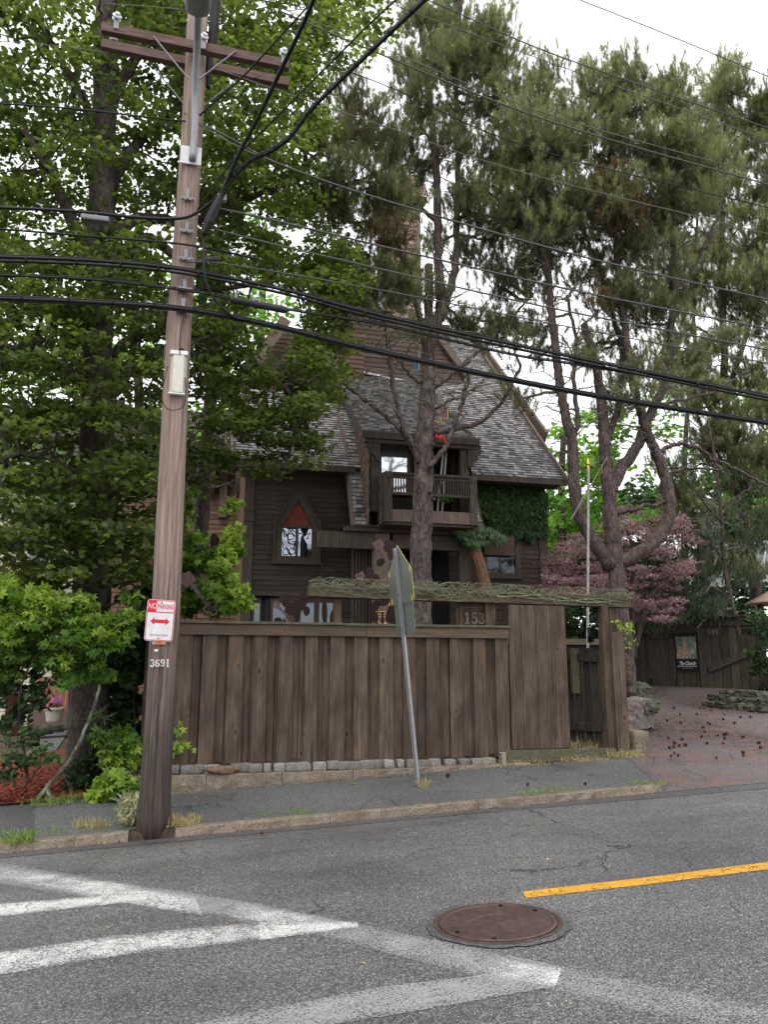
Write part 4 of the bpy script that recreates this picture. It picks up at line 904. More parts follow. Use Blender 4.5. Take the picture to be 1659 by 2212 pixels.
# pointed window
a, b = P(585,1216,HY), P(684,1135,HY); cx = (a.x+b.x)/2
xl, xr, z0 = P(607,1206,HY).x, P(672,1206,HY).x, P(640,1212,HY).z; zs = P(640,1137,HY).z; zp = P(640,1082,HY).z+.02
mb = MB(); w_ = .15; cx = (xl+xr)/2
outer = [(xl-w_,z0-.02),(xr+w_,z0-.02),(xr+w_,zs+.02),(cx,zp+.25),(xl-w_,zs+.02)]; inner = [(xl,z0+.1),(xr,z0+.1),(xr,zs),(cx,zp),(xl,zs)]
for i in range(5):
    j = (i+1) % 5; mb.prism([(outer[i][0],HY-.09,outer[i][1]),(outer[j][0],HY-.09,outer[j][1]),(inner[j][0],HY-.09,inner[j][1]),(inner[i][0],HY-.09,inner[i][1])], (0,.09,0), .5)
mb.box((xl-.22,HY-.13,z0-.09),(xr+.22,HY,z0-.02),.4); mb.box((xl,HY-.085,zs-.05),(xr,HY-.01,zs),.6); mb.box((cx-.03,HY-.08,z0+.1),(cx+.03,HY-.01,zs-.05),.6)
e = .05; out2 = [(p[0]+(-e if p[0] < cx-.01 else (e if p[0] > cx+.01 else 0)), p[1]+(e*1.4 if i in (2,3,4) else -e*.0)) for i, p in enumerate(outer)]
for i in (1,2,3,4):
    j = (i+1) % 5; mb.prism([(out2[i][0],HY-.12,out2[i][1]),(out2[j][0],HY-.12,out2[j][1]),(outer[j][0],HY-.12,outer[j][1]),(outer[i][0],HY-.12,outer[i][1])], (0,.12,0), .3)
pw = mb.build('pointed_window', trim, hs, bev=.003)
MB().prism([(xl+.01,HY-.04,zs+.01),(xr-.01,HY-.04,zs+.01),(cx,HY-.04,zp-.01)], (0,.02,0)).build('terracotta_panel', flat('terracotta', (.22,.055,.03), .7), pw)
MB().box((xl,HY-.04,z0+.1),(xr,HY-.025,zs-.05)).build('pane', flat('leaded glass', (.30,.33,.37), .08, .85), pw)
mb = MB(); r_ = random.Random(12)
wl, wh = xr-xl, zs-.05-z0-.1
for i in range(11):
    x0_ = xl+wl*r_.uniform(.03,.93); q = [(x0_, HY-.046, z0+.1+wh*r_.uniform(0,1))]
    for s in range(3): q.append((min(xr-.02, max(xl+.02, q[-1][0]+wl*r_.uniform(-.28,.28))), HY-.046, min(zs-.07, max(z0+.12, q[-1][2]+wh*r_.uniform(-.3,.45)))))
    mb.tube(spl(q, 5), .010, 5)
mb.tube([(cx+.17,HY-.046,z0+.1),(cx+.16,HY-.046,z0+.38),(cx+.12,HY-.046,z0+.55),(cx+.18,HY-.046,zs-.2),(cx+.17,HY-.046,zs-.06)], [.09,.08,.03,.03,.10], 8)
for c_ in ((xl+.1,z0+.2),(xl+.24,z0+.22),(xl+.2,z0+.55)): mb.tube([(c_[0]+.07*math.cos(q), HY-.047, c_[1]+.07*math.sin(q)) for q in np.linspace(0,6.2,14)], .010, 5)
mb.build('leading', flat('lead', (.012,.012,.014), .5), pw)
a, b = P(1052,1238,HY), P(1110,1150,HY); window(hs, a.x, b.x, a.z, b.z, HY-.01, trim, mullion=[(a.x+b.x)/2-.03], fw=.13, transom=None, gmat=flat('dark reflecting', (.05,.06,.07), .06, .8))
for u0, u1 in ((548,566),(588,632),(648,678),(688,722)):
    a, b = P(u0,1345,HY), P(u1,1303,HY); window(hs, a.x, b.x, a.z-.7, b.z, HY-.01, trim, fw=.05, gmat=mir2)
# -- tower
TY = 21.1
bx0, bx1 = P(832,600,TY).x, P(906,600,TY).x
mb = MB()
tb = [(3.75,9.9),(7.5,9.9),(7.5,10.5),(6.35,11.75),(6.2,12.2),(4.9,12.7),(3.75,12.3)]
lo_ = {}
def clip_tb(z):
    xs_ = []
    for i in range(len(tb)):
        (xa, za), (xb, zb_) = tb[i], tb[(i+1) % len(tb)]
        if (za-z)*(zb_-z) < 0: xs_.append(xa+(xb-xa)*(z-za)/(zb_-za))
    return (min(xs_)-3.5, max(xs_)-3.5) if len(xs_) >= 2 else (0, 0)
clapboards(mb, (3.5,TY,0), (1,0,0), 4, 9.9, 12.6, .14, clipf=clip_tb); mb.build('tower_base_wall', M('tower brown', (.075,.052,.042), (.16,.115,.095), 5, (.8,5,8), tone=.3, blot=.3), hs)
shingles('tower_wall', (bx0,TY-.03,11.9), (1,0,0), (0,0,1), bx1-bx0, 3.9, M('tower shingle', (.15,.10,.075), (.34,.25,.2), 9, (3,3,3), tone=.45), hs, w=.16, exp=.15, rowj=.03, seed=31)
mb = MB(); mb.box((bx0-.12,TY-.06,14.0-.9),(bx1+.06,TY-.0,14.12-.9)); mb.box((bx1-.09,TY-.07,10.3),(bx1+.03,TY+.05,15.8)); mb.box((bx0-.06,TY-.07,12),(bx0+.07,TY+.05,15.8)); mb.box((bx0-.2,TY-.2,15.7),(bx1+.2,TY+1.3,15.85)); mb.build('tower_trim', triml, hs)
tw = MB(); tw.box((bx0,TY,11.),(bx1,TY+1.1,15.7)); tw.box((3.8,TY+.02,9.8),(6.2,24,12)); tw.build('tower_core', clap, hs)
shingles('tower_roof', (bx0-.25,TY-.25,15.85), (1,0,0), (0,.6,1), bx1-bx0+.5, 1.2, roofb, hs, seed=3)
a, b = P(806,664,TY-.1), P(836,628,TY-.1); window(hs, a.x, b.x, a.z, b.z, TY-.08, triml, fw=.09, gmat=glass('tower pane', (.2,.22,.25), .06))
mb = MB(); c_ = P(820,600,TY-.2)
mb.bar((c_.x,TY-.3,c_.z+.45),(c_.x-.75,TY-.3,c_.z-.45),.5,.08); mb.bar((c_.x,TY-.3,c_.z+.45),(c_.x+.75,TY-.3,c_.z-.45),.5,.08); mb.build('gable_hood', triml, hs)
mb = MB(); mb.box((3.7,TY-.08,9.9),(3.88,TY-.0,12.3)); mb.bar((2.9,TY-.4,11.2),(3.75,TY-.4,12.4),.7,.1); mb.build('left_gable_trim', triml, hs)
o = MB().bar(P(770,802,TY-.25), P(908,832,TY-.25), .12, .05).build('roof_flashing', flat('white flashing', (.75,.75,.75), .4), hs)
mb = MB(); mb.bar((7.62,TY-.1,10.2),(6.3,TY-.1,11.95),.1,.2); mb.build('tower_barge_board', triml, hs)
# things on and around the balcony
t_ = thing('leaning_poles', 'pair of white poles leaning inside the balcony behind the pine', 'poles', P(952,1100,16.6))
for du in (0, 10):
    MB().tube([P(945+du,1108,16.5), P(960+du*.6,950,16.8)], .022, 8).build('pole', flat('white pvc', (.62,.62,.6), .4), t_)
mb = MB(); r_ = random.Random(6); 
o = MB().prism([P(893,788,17.6), P(899,786,17.6), P(905,812,17.6), P(899,812,17.6)], (0,.02,0)).build('blue_ribbon', flat('blue cloth', (.06,.25,.5), .6), base=P(899,812,17.6)); tag(o, 'strip of blue cloth caught beside the pine trunk above the roof', 'cloth')
kt = thing('streamer', 'tangled red orange and purple streamer hanging beside the pine trunk', 'streamer', P(950,920,14.0))
for i, c_ in enumerate(((.4,.05,.03),(.5,.2,.05),(.12,.05,.22),(.45,.38,.08))):
    q = [P(936+r_.uniform(-4,8),915+r_.uniform(-8,8),14.0)]
    for s in range(5): q.append(P(945+r_.uniform(-12,20)+s*3, 918-s*9+r_.uniform(-8,8), 14.0+r_.uniform(-.1,.1)))
    MB().tube(spl(q, 5), .007, 5).build('ribbon', flat('ribbon %d' % i, c_, .5), kt)
MB().tube(spl([P(940,940,13.9),P(948,946,13.9),P(957,942,13.9),P(960,950,13.9),P(968,962,13.9)],4), [.03]*9+[.025]*8, 7, rough=.8, cap=True).build('knot', flat('red cloth', (.4,.03,.04), .5), kt)
# ================================================================== VEGETATION
def barkmat(name, c1, c2, lich=(.25,.28,.2), la=.35, sc_=3.5):
    m, t, b, o = nodes(name); v = coords(t, (3, 3, .8)); f = noise(t, v, sc_, 8, .7)
    vo = NN(t, 'TexVoronoi', feature='DISTANCE_TO_EDGE'); vo.inputs['Scale'].default_value = 9; t.links.new(coords(t, (1.6, 1.6, .55)), vo.inputs['Vector'])
    col = ramp(t, f, [(.35, c1), (.68, c2)]); cr_ = ramp(t, vo.outputs['Distance'], [(.0, .35), (.12, 1)]); col = mix(t, 1, col, cr_, 'MULTIPLY')
    lf = ramp(t, noise(t, coords(t, (1,1,.6)), 4.5, 6, .7), [(.54, 0), (.64, 1)]); col = mix(t, mth(t, 'MULTIPLY', lf, la), col, lich)
    t.links.new(col, b.inputs['Base Color']); b.inputs['Roughness'].default_value = .9; bump(t, b, mix(t, .5, f, vo.outputs['Distance']), 1., .04); return m
bark_m = barkmat('maple bark', (.03,.022,.018), (.10,.075,.062), la=.2)
bark_p = barkmat('pine bark', (.04,.028,.025), (.165,.12,.11), la=.35)
bark_d = barkmat('dark pine bark', (.035,.024,.022), (.13,.09,.08), la=.15)
bark_l = barkmat('lichen bark', (.10,.095,.07), (.25,.25,.18), (.38,.45,.30), .7)
Lmaple = leafmat('maple leaf', (.035,.06,.02), (.105,.135,.042), (.22,.265,.085), .5)
Lolive = leafmat('maple leaf olive', (.04,.065,.016), (.085,.12,.028), (.17,.19,.05), .42)
Lback = leafmat('bright back leaf', (.06,.13,.03), (.13,.26,.05), (.25,.42,.10), .5)
Lvine = leafmat('creeper leaf', (.04,.095,.02), (.11,.21,.035), (.32,.42,.06), .4, .5, .25)
Ldark = leafmat('dark shrub leaf', (.016,.036,.012), (.04,.08,.025), (.10,.17,.05), .25, .5, .25)
Livy = leafmat('ivy leaf', (.014,.032,.008), (.035,.072,.018), (.08,.14,.03), .25, .55, .25)
Ljap = leafmat('purple maple leaf', (.11,.045,.065), (.33,.18,.27), (.55,.36,.48), .35, .5)
Lpine = leafmat('pine needles', (.105,.105,.07), (.235,.245,.155), (.40,.43,.26), .48, .5, tint=(1.25,1.35,.8))
Lbrown = leafmat('brown needles', (.10,.055,.03), (.17,.10,.05), (.25,.16,.08), .15, .6)
Ljun = leafmat('juniper foliage', (.035,.06,.035), (.075,.12,.065), (.15,.21,.10), .2, .5)
Lgrass = leafmat('grass', (.09,.15,.03), (.17,.27,.06), (.33,.40,.12), .3, .5)
Lstraw = leafmat('dry grass', (.22,.18,.08), (.38,.31,.15), (.55,.46,.26), .3, .6)
T_MAPLE = ([(0,-.34,.0),(.16,-.44,-.03),(.30,-.28,-.03),(.44,-.30,-.09),(.33,-.07,-.02),(.56,.10,-.12),(.27,.13,-.01),(.21,.33,-.02),(0,.62,-.10),(-.21,.33,-.02),(-.27,.13,-.01),(-.56,.10,-.12),(-.33,-.07,-.02),(-.44,-.30,-.09),(-.30,-.28,-.03),(-.16,-.44,-.03)], [tuple(range(16))])
T_OVAL = ([(0,-.5,0),(.22,-.2,.05),(.24,.12,.05),(0,.5,-.06),(-.24,.12,.05),(-.22,-.2,.05)], [(0,1,2,3),(0,3,4,5)])
def fan(k, spread, L, wd, droop):
    V = []; Fc = []
    for i in range(k):
        A = -spread+2*spread*i/(k-1); l = L*(1-.35*abs(A)/spread); c, s = math.cos(A), math.sin(A); b = len(V)
        f = lambda x, y, z: (x*c+y*s, -x*s+y*c, z)
        V += [f(0,0,0), f(wd,l*.5,.02), f(0,l,-droop), f(-wd,l*.5,.02)]; Fc.append((b,b+1,b+2,b+3))
    return V, Fc
T_CREEP = fan(5, R(105), .62, .115, .12)
T_JAP = fan(5, R(75), .6, .07, .1)
def needle_t(n, L, nl, wd, seed=1, ang=38):
    r = random.Random(seed); V = []; Fc = []
    for i in range(n):
        h = L*(i/n)**.9; A = r.uniform(0, 6.283); e = R(ang+r.uniform(-14, 16)); l = nl*r.uniform(.75, 1.1)
        d = Vector((math.cos(A)*math.sin(e), math.sin(A)*math.sin(e), math.cos(e))); s = d.cross(Vector((0,0,1))).normalized()*wd
        p = Vector((0,0,h)); b = len(V); V += [tuple(p-s), tuple(p+s), tuple(p+d*l)]; Fc.append((b,b+1,b+2))
    b = len(V); w_ = .004; V += [(-w_,-w_,0),(w_,-w_,0),(0,w_,0),(0,0,L)]; Fc += [(b,b+1,b+3),(b+1,b+2,b+3),(b+2,b,b+3)]
    return V, Fc
T_NEED = needle_t(56, .19, .115, .0048, 1, 50); T_SHORT = needle_t(36, .2, .045, .008, 2, 50)
def foliage(name, cl, tmpl, size, mat, parent, nb=(0,0,.9), nv=.55, seed=1, tvar=.16, base=None, flat_=None):
    """cl: list of (centre, radii(3), n, tone); leaves spread through each ellipsoid"""
    rs = np.random.RandomState(seed); Ps = []; Ts = []
    for c, r_, n, tn in cl:
        q = rs.normal(size=(n, 3)); q /= np.linalg.norm(q, axis=1)[:, None]; q *= rs.uniform(0, 1, (n, 1))**.42
        Ps.append(np.array(c)+q*np.array(r_)); Ts.append(np.clip(tn+rs.normal(0, tvar, n), 0, 1))
    Ps = np.concatenate(Ps); Ts = np.concatenate(Ts); n = len(Ps)
    N_ = rs.normal(size=(n, 3))*nv+np.array(nb)
    return inst(name, tmpl[0], tmpl[1], Ps, frames(N_, rs=rs), rs.uniform(size[0], size[1], n), Ts, mat, parent, base)
def limb(mb, pts, r0, r1, n=8, k=10, rough=.12, seed=0, wob=0.):
    s = spl(pts, n); r = random.Random(seed); L = len(s)
    if wob: s = [(p[0]+r.uniform(-wob,wob), p[1]+r.uniform(-wob,wob), p[2]+r.uniform(-wob,wob)) if 0 < i < L-1 else p for i, p in enumerate(s)]
    mb.tube(s, [r0+(r1-r0)*i/(L-1) for i in range(L)], k, rough=rough, seed=seed); return s
def twig(mb, a, b, r0, r1, seed, sag=.1, n=4, k=4):
    r = random.Random(seed); a = Vector(a); b = Vector(b); L = (b-a).length; pts = []
    for i in range(n+1):
        t = i/n; p = a.lerp(b, t)+Vector((r.uniform(-1,1), r.uniform(-1,1), r.uniform(-.6,1)))*L*.06*(0 if i in (0, n) else 1); p.z -= math.sin(math.pi*t)*L*sag; pts.append(p)
    mb.tube(pts, [r0+(r1-r0)*i/n for i in range(n+1)], k, cap=False); return pts
def inpoly(x, y, poly):
    c = False; j = len(poly)-1
    for i in range(len(poly)):
        if (poly[i][1] > y) != (poly[j][1] > y) and x < (poly[j][0]-poly[i][0])*(y-poly[i][1])/(poly[j][1]-poly[i][1])+poly[i][0]: c = not c
        j = i
    return c
def mpp(Y): return Y/F*1.03                          # metres per photo pixel at depth Y
def broadleaf(name, label, group, base, limbs, regions, tmpl, size, mat, bark, seed, spr=(.42,.42,.13), nper=34, crownlabel=None):
    """limbs: [(pts px with Y, r0, r1)], regions: [(poly px, n sprays, Ymin, Ymax, tone)]"""
    t = thing(name, label, 'tree', base, group); mb = MB(); sk = []
    for i, (pts, r0, r1) in enumerate(limbs):
        s = limb(mb, [P(*p) for p in pts], r0, r1, 7, 14 if r0 > .12 else 7, .10, seed+i, wob=.03 if r0 < .12 else .012); sk += [(Vector(p), r1) for p in s[2:]]
    mb.build('trunk', bark, t, sm=True)
    rs = random.Random(seed); cl = []; bm = MB(); SK = np.array([list(p) for p, _ in sk])
    for poly, n, Y0, Y1_, tn in regions:
        us = [p[0] for p in poly]; vs = [p[1] for p in poly]; k = 0
        while k < n:
            u, v = rs.uniform(min(us), max(us)), rs.uniform(min(vs), max(vs))
            if not inpoly(u, v, poly): continue
            Y = rs.uniform(Y0, Y1_); c = P(u, v, Y); k += 1
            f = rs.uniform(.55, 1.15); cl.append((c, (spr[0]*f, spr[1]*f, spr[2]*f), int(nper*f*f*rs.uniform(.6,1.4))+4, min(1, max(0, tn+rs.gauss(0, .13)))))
            if k % 4 == 0:
                i = int(np.argmin(((SK-np.array(c))**2).sum(1)+.6*np.maximum(0, SK[:, 2]-c.z))); twig(bm, sk[i][0], c, .022, .006, k+seed, .05)
    bm.build('branches', bark, t)
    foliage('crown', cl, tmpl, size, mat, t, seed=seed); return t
# --- big maple at the left
b0 = hit(188, 1695)
ml = [([(186,1715,12.0),(190,1600,12),(196,1400,12),(200,1200,12),(206,1000,12),(210,800,12),(214,600,12),(220,400,12),(226,200,12.),(232,-80,12)], .30, .17),
 ([(213,660,12),(255,560,11.8),(320,515,11.6),(395,565,11.4),(470,560,11.3)], .13, .04), ([(216,500,12),(250,380,12.2),(305,300,12.3),(380,235,12.3),(470,120,12.4)], .12, .04),
 ([(212,600,12),(150,470,11.8),(105,370,11.6),(50,280,11.5)], .12, .04), ([(207,930,12),(265,820,12),(340,760,12),(420,740,12.1)], .10, .04), ([(220,340,12),(180,220,12.1),(110,90,12.2)], .10, .04),
 ([(222,260,12),(280,150,12),(350,50,12),(420,-40,12)], .11, .04), ([(215,520,12),(310,470,12.3),(400,480,12.6),(500,440,13),(600,400,13.3),(690,330,13.5)], .11, .03),
 ([(209,800,12),(310,720,12.4),(450,730,12.8),(560,790,13),(640,880,13.2),(625,980,13.2)], .10, .025), ([(208,860,12),(140,800,11.7),(60,760,11.4),(-20,740,11.2)], .10, .04),
 ([(203,1080,12),(140,1010,11.5),(70,980,11.2),(0,990,11)], .08, .03), ([(205,1020,12),(290,960,11.6),(360,1010,11.4),(400,1060,11.3)], .07, .02), ([(300,700,12.3),(380,640,12.6),(500,620,12.9),(640,600,13.2),(730,560,13.4)], .06, .02)]
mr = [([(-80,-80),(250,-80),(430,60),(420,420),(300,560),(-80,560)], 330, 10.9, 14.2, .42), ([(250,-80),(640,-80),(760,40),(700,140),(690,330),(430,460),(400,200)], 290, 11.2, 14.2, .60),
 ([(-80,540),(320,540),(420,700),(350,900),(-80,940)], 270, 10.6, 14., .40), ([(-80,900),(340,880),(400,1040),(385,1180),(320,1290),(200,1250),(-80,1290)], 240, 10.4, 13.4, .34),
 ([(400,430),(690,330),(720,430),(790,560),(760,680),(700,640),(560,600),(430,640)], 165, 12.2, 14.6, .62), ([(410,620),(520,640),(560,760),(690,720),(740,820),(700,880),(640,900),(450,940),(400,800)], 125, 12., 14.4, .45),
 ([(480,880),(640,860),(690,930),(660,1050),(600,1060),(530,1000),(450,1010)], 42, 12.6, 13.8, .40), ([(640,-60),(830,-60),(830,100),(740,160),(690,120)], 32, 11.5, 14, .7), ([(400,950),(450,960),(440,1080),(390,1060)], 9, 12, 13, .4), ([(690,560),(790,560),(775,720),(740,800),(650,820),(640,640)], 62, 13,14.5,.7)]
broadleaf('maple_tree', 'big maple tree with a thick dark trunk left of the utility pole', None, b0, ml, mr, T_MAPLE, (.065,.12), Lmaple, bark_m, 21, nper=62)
# --- trees further back on the left
broadleaf('maple_tree', 'bright leafy tree far behind the big maple at the left', 'background trees', (P(290,1300,24).x, 24, .5),
 [([(290,1350,24),(292,1100,24),(300,900,24),(290,600,24)], .2, .1)], [([(-80,640),(600,560),(560,800),(420,1150),(-80,1150)], 115, 21.5, 26, .6)], T_MAPLE, (.14,.2), Lback, bark_m, 41, (.75,.75,.3), 40)
broadleaf('maple_tree', 'tall tree behind the house left of the tower', 'background trees', (P(560,1200,27).x, 27, .5),
 [([(560,1200,27),(560,900,27),(570,500,27)], .25, .1)], [([(380,380),(700,300),(790,480),(740,700),(500,820),(380,700)], 60, 25, 29, .45)], T_MAPLE, (.16,.24), Lback, bark_m, 43, (.8,.8,.35), 36)
broadleaf('maple_tree', 'bright green tree behind the right corner of the house', 'background trees', (P(1215,1300,24).x, 24, 1.),
 [([(1215,1350,24),(1215,1000,24),(1225,900,24)], .15, .07)], [([(1175,940),(1290,880),(1340,960),(1300,1190),(1180,1200)], 90, 22.5, 26, .55)], T_MAPLE, (.14,.22), Lback, bark_m, 45, (.6,.6,.3), 46)
broadleaf('maple_tree', 'green leafy tree behind the curved limbs of the right pine', 'background trees', (P(1480,1300,27).x, 27, 1.),
 [([(1480,1350,27),(1480,1000,27),(1490,850,27)], .15, .07)], [([(1290,860),(1700,820),(1700,1120),(1560,1150),(1420,1130),(1300,1120)], 90, 25.5, 30, .35)], T_MAPLE, (.16,.26), Lback, bark_m, 46, (.8,.8,.4), 40)
# dead trunk tree
dt = thing('bare_conifer', 'thin dark conifer trunk with dead branches right of the utility pole', 'tree', P(432,1260,15))
mb = MB(); s = limb(mb, [P(430,1300,15),P(434,1150,15),P(442,1000,15),P(456,850,15),P(468,700,15),P(474,560,15)], .16, .09, 8, 14, .12, 3)
mb.build('trunk', bark_d, dt, sm=True); mb = MB(); rnd = random.Random(7)
for i in range(46):
    p = Vector(s[rnd.randint(6, len(s)-2)]); A = rnd.uniform(0, 6.28); L = rnd.uniform(.3, 1.3)
    q = twig(mb, p, p+Vector((math.cos(A)*L, math.sin(A)*L, rnd.uniform(-.1,.35)*L)), .02, .004, i, .08)
    for k in range(3): e = q[rnd.randint(1,4)]; twig(mb, e, e+Vector((rnd.uniform(-.3,.3),rnd.uniform(-.3,.3),rnd.uniform(-.15,.25))), .008, .003, i*9+k, .1)
mb.build('branches', bark_l, dt)
# --- pines
def fill(poly, n, r0, Y, dy, sh, tn, seed):
    rs = random.Random(seed); o = []
    while len(o) < n:
        u, v = rs.uniform(min(p[0] for p in poly), max(p[0] for p in poly)), rs.uniform(min(p[1] for p in poly), max(p[1] for p in poly))
        if inpoly(u, v, poly): o.append((int(u), int(v), r0*rs.uniform(.8,1.3), r0*rs.uniform(.6,1.), Y+rs.uniform(-1,1)*dy*.6, dy*.6, int(sh*rs.uniform(.6,1.3)), tn+rs.uniform(-.1,.15)))
    return o
def pine(label, base, limbs, blobs, bark, seed, dead=0, deadv=(400,900), brown=(), shoots=1., nbark=None, tmpl=T_NEED, name='pine_tree', lmat=None, ssc=(.85,1.25), group='tall pines behind the fence', knots=()):
    t = thing(name, label, 'tree', base, group); mb = MB(); sk = []
    for i, (pts, r0, r1) in enumerate(limbs):
        s = limb(mb, [P(*p) for p in pts], r0, r1, 8, 18 if r0 > .1 else 8, .13, seed+i, wob=.018 if r0 > .05 else .03)
        sk += [Vector(p) for p in s[2:]]
    for (u, v, Y, r_) in knots: mb.tube([P(u,v,Y+.05), P(u,v,Y-.07)], r_, 12)
    mb.build('trunk', bark, t, sm=True)
    SK = np.array([list(p) for p in sk]); bm = MB(); rs = random.Random(seed); Ps = []; Ds = []; Ts = []; Bp = []; Bd = []
    for (u, v, ru, rv, Y, dy, n, tn) in blobs:
        k = mpp(Y); c = P(u, v, Y); i = int(np.argmin(((SK-np.array(c))**2).sum(1)+.8*np.maximum(0, SK[:, 2]-c.z)**2)); a = sk[i]
        twig(bm, a, c, .035, .018, seed+u, .04, 6, 6); ns = max(4, int(n/4))
        for j in range(ns):
            q = Vector((rs.gauss(0,1), rs.gauss(0,1), rs.gauss(0,1))).normalized()*rs.random()**.4; e = c+Vector((q.x*ru*k, q.y*dy, q.z*rv*k))
            s_ = c.lerp(a, rs.uniform(0,.4)); pts = twig(bm, s_, e-Vector((0,0,.05)), .013, .005, seed+j+u, .08)
            for m_ in range(int(rs.uniform(6, 14)*shoots)):
                o = Vector((rs.gauss(0,.15), rs.gauss(0,.15), rs.gauss(.0,.15))); p = e+o
                d = (Vector((q.x, q.y, q.z*.3))*.55+Vector((rs.gauss(0,.25), rs.gauss(0,.25), rs.uniform(.5,1.6)))).normalized()
                (Bp if rs.random() < (.75 if tn < 0 else 0) else Ps).append(tuple(p)); (Bd if len(Bp)+len(Ps) > len(Bd)+len(Ds) and len(Bp) > len(Bd) else Ds).append(tuple(d))
                if len(Ds) > len(Ts): Ts.append(min(1, max(0, abs(tn)+rs.gauss(0,.16)+.12*q.z)))
    r2 = np.random.RandomState(seed)
    inst('needles', tmpl[0], tmpl[1], Ps, frames(Ds, rs=r2), r2.uniform(ssc[0], ssc[1], len(Ps)), Ts, lmat or Lpine, t)
    if Bp: o = inst('dead_needles', tmpl[0], tmpl[1], Bp, frames(Bd, rs=r2), r2.uniform(.7,1.1,len(Bp)), r2.uniform(0,1,len(Bp)), Lbrown, t); o['label'] = 'brown dead needle clumps'
    # dead crooked twigs on the lower limbs
    for i in range(dead):
        for _ in range(60):
            p = sk[rs.randrange(len(sk))]; r = Vector(p)-cam.location; vv = 1106-F*((-r.y*math.cos(YAW)-r.x*math.sin(YAW))*math.sin(PIT)+r.z*math.cos(PIT))/((r.y*math.cos(YAW)+r.x*math.sin(YAW))*math.cos(PIT)+r.z*math.sin(PIT))
            if deadv[0] < vv < deadv[1]: break
        A = rs.uniform(0, 6.28); L = rs.uniform(.25, 1.1); e = p+Vector((math.cos(A)*L, math.sin(A)*L*.8, rs.uniform(-.25,.6)*L)); q = twig(bm, p, e, .017, .005, i*3+seed, -.12, 5)
        for j in range(4):
            f = q[rs.randint(1, 5)]; g = f+Vector((rs.uniform(-1,1), rs.uniform(-1,1), rs.uniform(-.4,.8)))*rs.uniform(.1,.36); h = twig(bm, f, g, .008, .003, i*7+j, -.15, 3)
            if rs.random() < .5: twig(bm, h[2], h[2]+Vector((rs.uniform(-.2,.2),rs.uniform(-.2,.2),rs.uniform(-.1,.2))), .005, .002, i+j, 0, 3)
    bm.build('branches', nbark or bark_l, t); return t
Yc = 14.2
lc = [([(906,1460,Yc),(907,1350,Yc),(910,1200,Yc),(914,1050,Yc),(918,950,Yc),(921,880,Yc),(925,762,Yc),(927,690,Yc)], .235, .125), ([(925,780,Yc),(926,690,Yc),(927,630,Yc),(927,572,Yc)], .10, .085),
 ([(925,760,Yc),(940,710,Yc),(952,670,Yc),(950,600,Yc),(946,520,Yc),(944,400,Yc),(936,280,Yc),(920,150,Yc),(905,30,Yc),(895,-60,Yc)], .125, .04),
 ([(950,690,Yc),(968,640,Yc+.1),(984,574,Yc+.1),(988,457,Yc+.1),(990,330,Yc),(985,200,Yc),(990,80,Yc),(1000,-40,Yc)], .10, .035),
 ([(905,1000,Yc-.1),(885,955,Yc-.2),(840,905,Yc-.2),(770,850,Yc-.2),(740,825,Yc-.2),(700,760,Yc-.1),(655,705,Yc)], .055, .02), ([(893,965,Yc-.2),(868,915,Yc-.3),(852,850,Yc-.3),(843,790,Yc-.3),(838,735,Yc-.3),(830,690,Yc-.3)], .055, .03),
 ([(935,840,Yc),(985,800,Yc),(1050,745,Yc),(1100,690,Yc+.1),(1150,640,Yc+.2)], .06, .02), ([(940,938,Yc),(990,925,Yc),(1040,910,Yc),(1090,860,Yc),(1125,790,Yc)], .06, .03),
 ([(925,1010,Yc-.25),(955,975,Yc-.3),(985,915,Yc-.3),(1000,860,Yc-.3),(1012,818,Yc-.3)], .05, .04), ([(925,830,Yc),(890,815,Yc-.2),(850,770,Yc-.4),(800,755,Yc-.6)], .035, .012),
 ([(915,720,Yc),(895,640,Yc-.3),(870,560,Yc-.4),(850,500,Yc-.4),(840,430,Yc-.4),(800,370,Yc-.4)], .055, .02), ([(944,480,Yc),(880,420,Yc),(820,330,Yc),(770,270,Yc)], .045, .02), ([(988,480,Yc),(1040,420,Yc),(1080,330,Yc)], .045, .02), ([(940,330,Yc),(900,240,Yc),(880,150,Yc)], .035, .015), ([(925,900,Yc),(960,870,Yc-.2),(1010,850,Yc-.3),(1060,800,Yc-.2)], .03, .012)]
bc = [(905,45,55,60,Yc,.7,90,.5),(975,45,50,55,Yc+.3,.7,75,.45),(1040,100,45,50,Yc,.7,70,.5),(1075,140,36,50,Yc,.6,50,.55),(895,140,60,60,Yc,.9,85,.4),(985,150,65,65,Yc,1.,95,.35),(900,230,65,55,Yc,1.1,80,.35),(1010,240,70,60,Yc,1.1,90,.3),(1085,220,40,50,Yc,.8,50,.45),
 (760,230,50,50,Yc-.3,.6,45,.45),(735,300,45,45,Yc-.3,.6,45,-.4),(800,310,60,45,Yc-.3,.7,60,.35),(850,330,50,50,Yc,1.,50,.3),(940,340,70,50,Yc,1.1,75,.25),(1040,340,60,55,Yc,1.,70,.35),(1100,340,40,50,Yc,.8,40,.4),
 (750,400,55,45,Yc-.3,.7,55,.35),(760,480,60,45,Yc-.3,.6,50,.35),(820,430,50,45,Yc-.3,.8,50,.3),(880,440,50,40,Yc,.8,45,.3),(1010,420,60,50,Yc,.9,55,.3),(1100,440,50,60,Yc,.8,50,.35),(810,520,32,28,Yc-.5,.3,30,-.2),(840,545,40,28,Yc-.5,.4,34,-.2),(800,620,50,28,Yc-.5,.5,40,.15),(860,610,30,24,Yc-.5,.3,24,.3),
 (1060,520,60,40,Yc+.2,.7,40,.25),(1010,560,40,30,Yc+.3,.5,22,.2),(1080,620,50,30,Yc+.3,.6,22,.25),(1000,690,35,30,Yc+.4,.4,14,.2),(1060,740,45,30,Yc+.3,.5,18,.25),(1150,560,50,45,Yc+.2,.6,30,.3)]
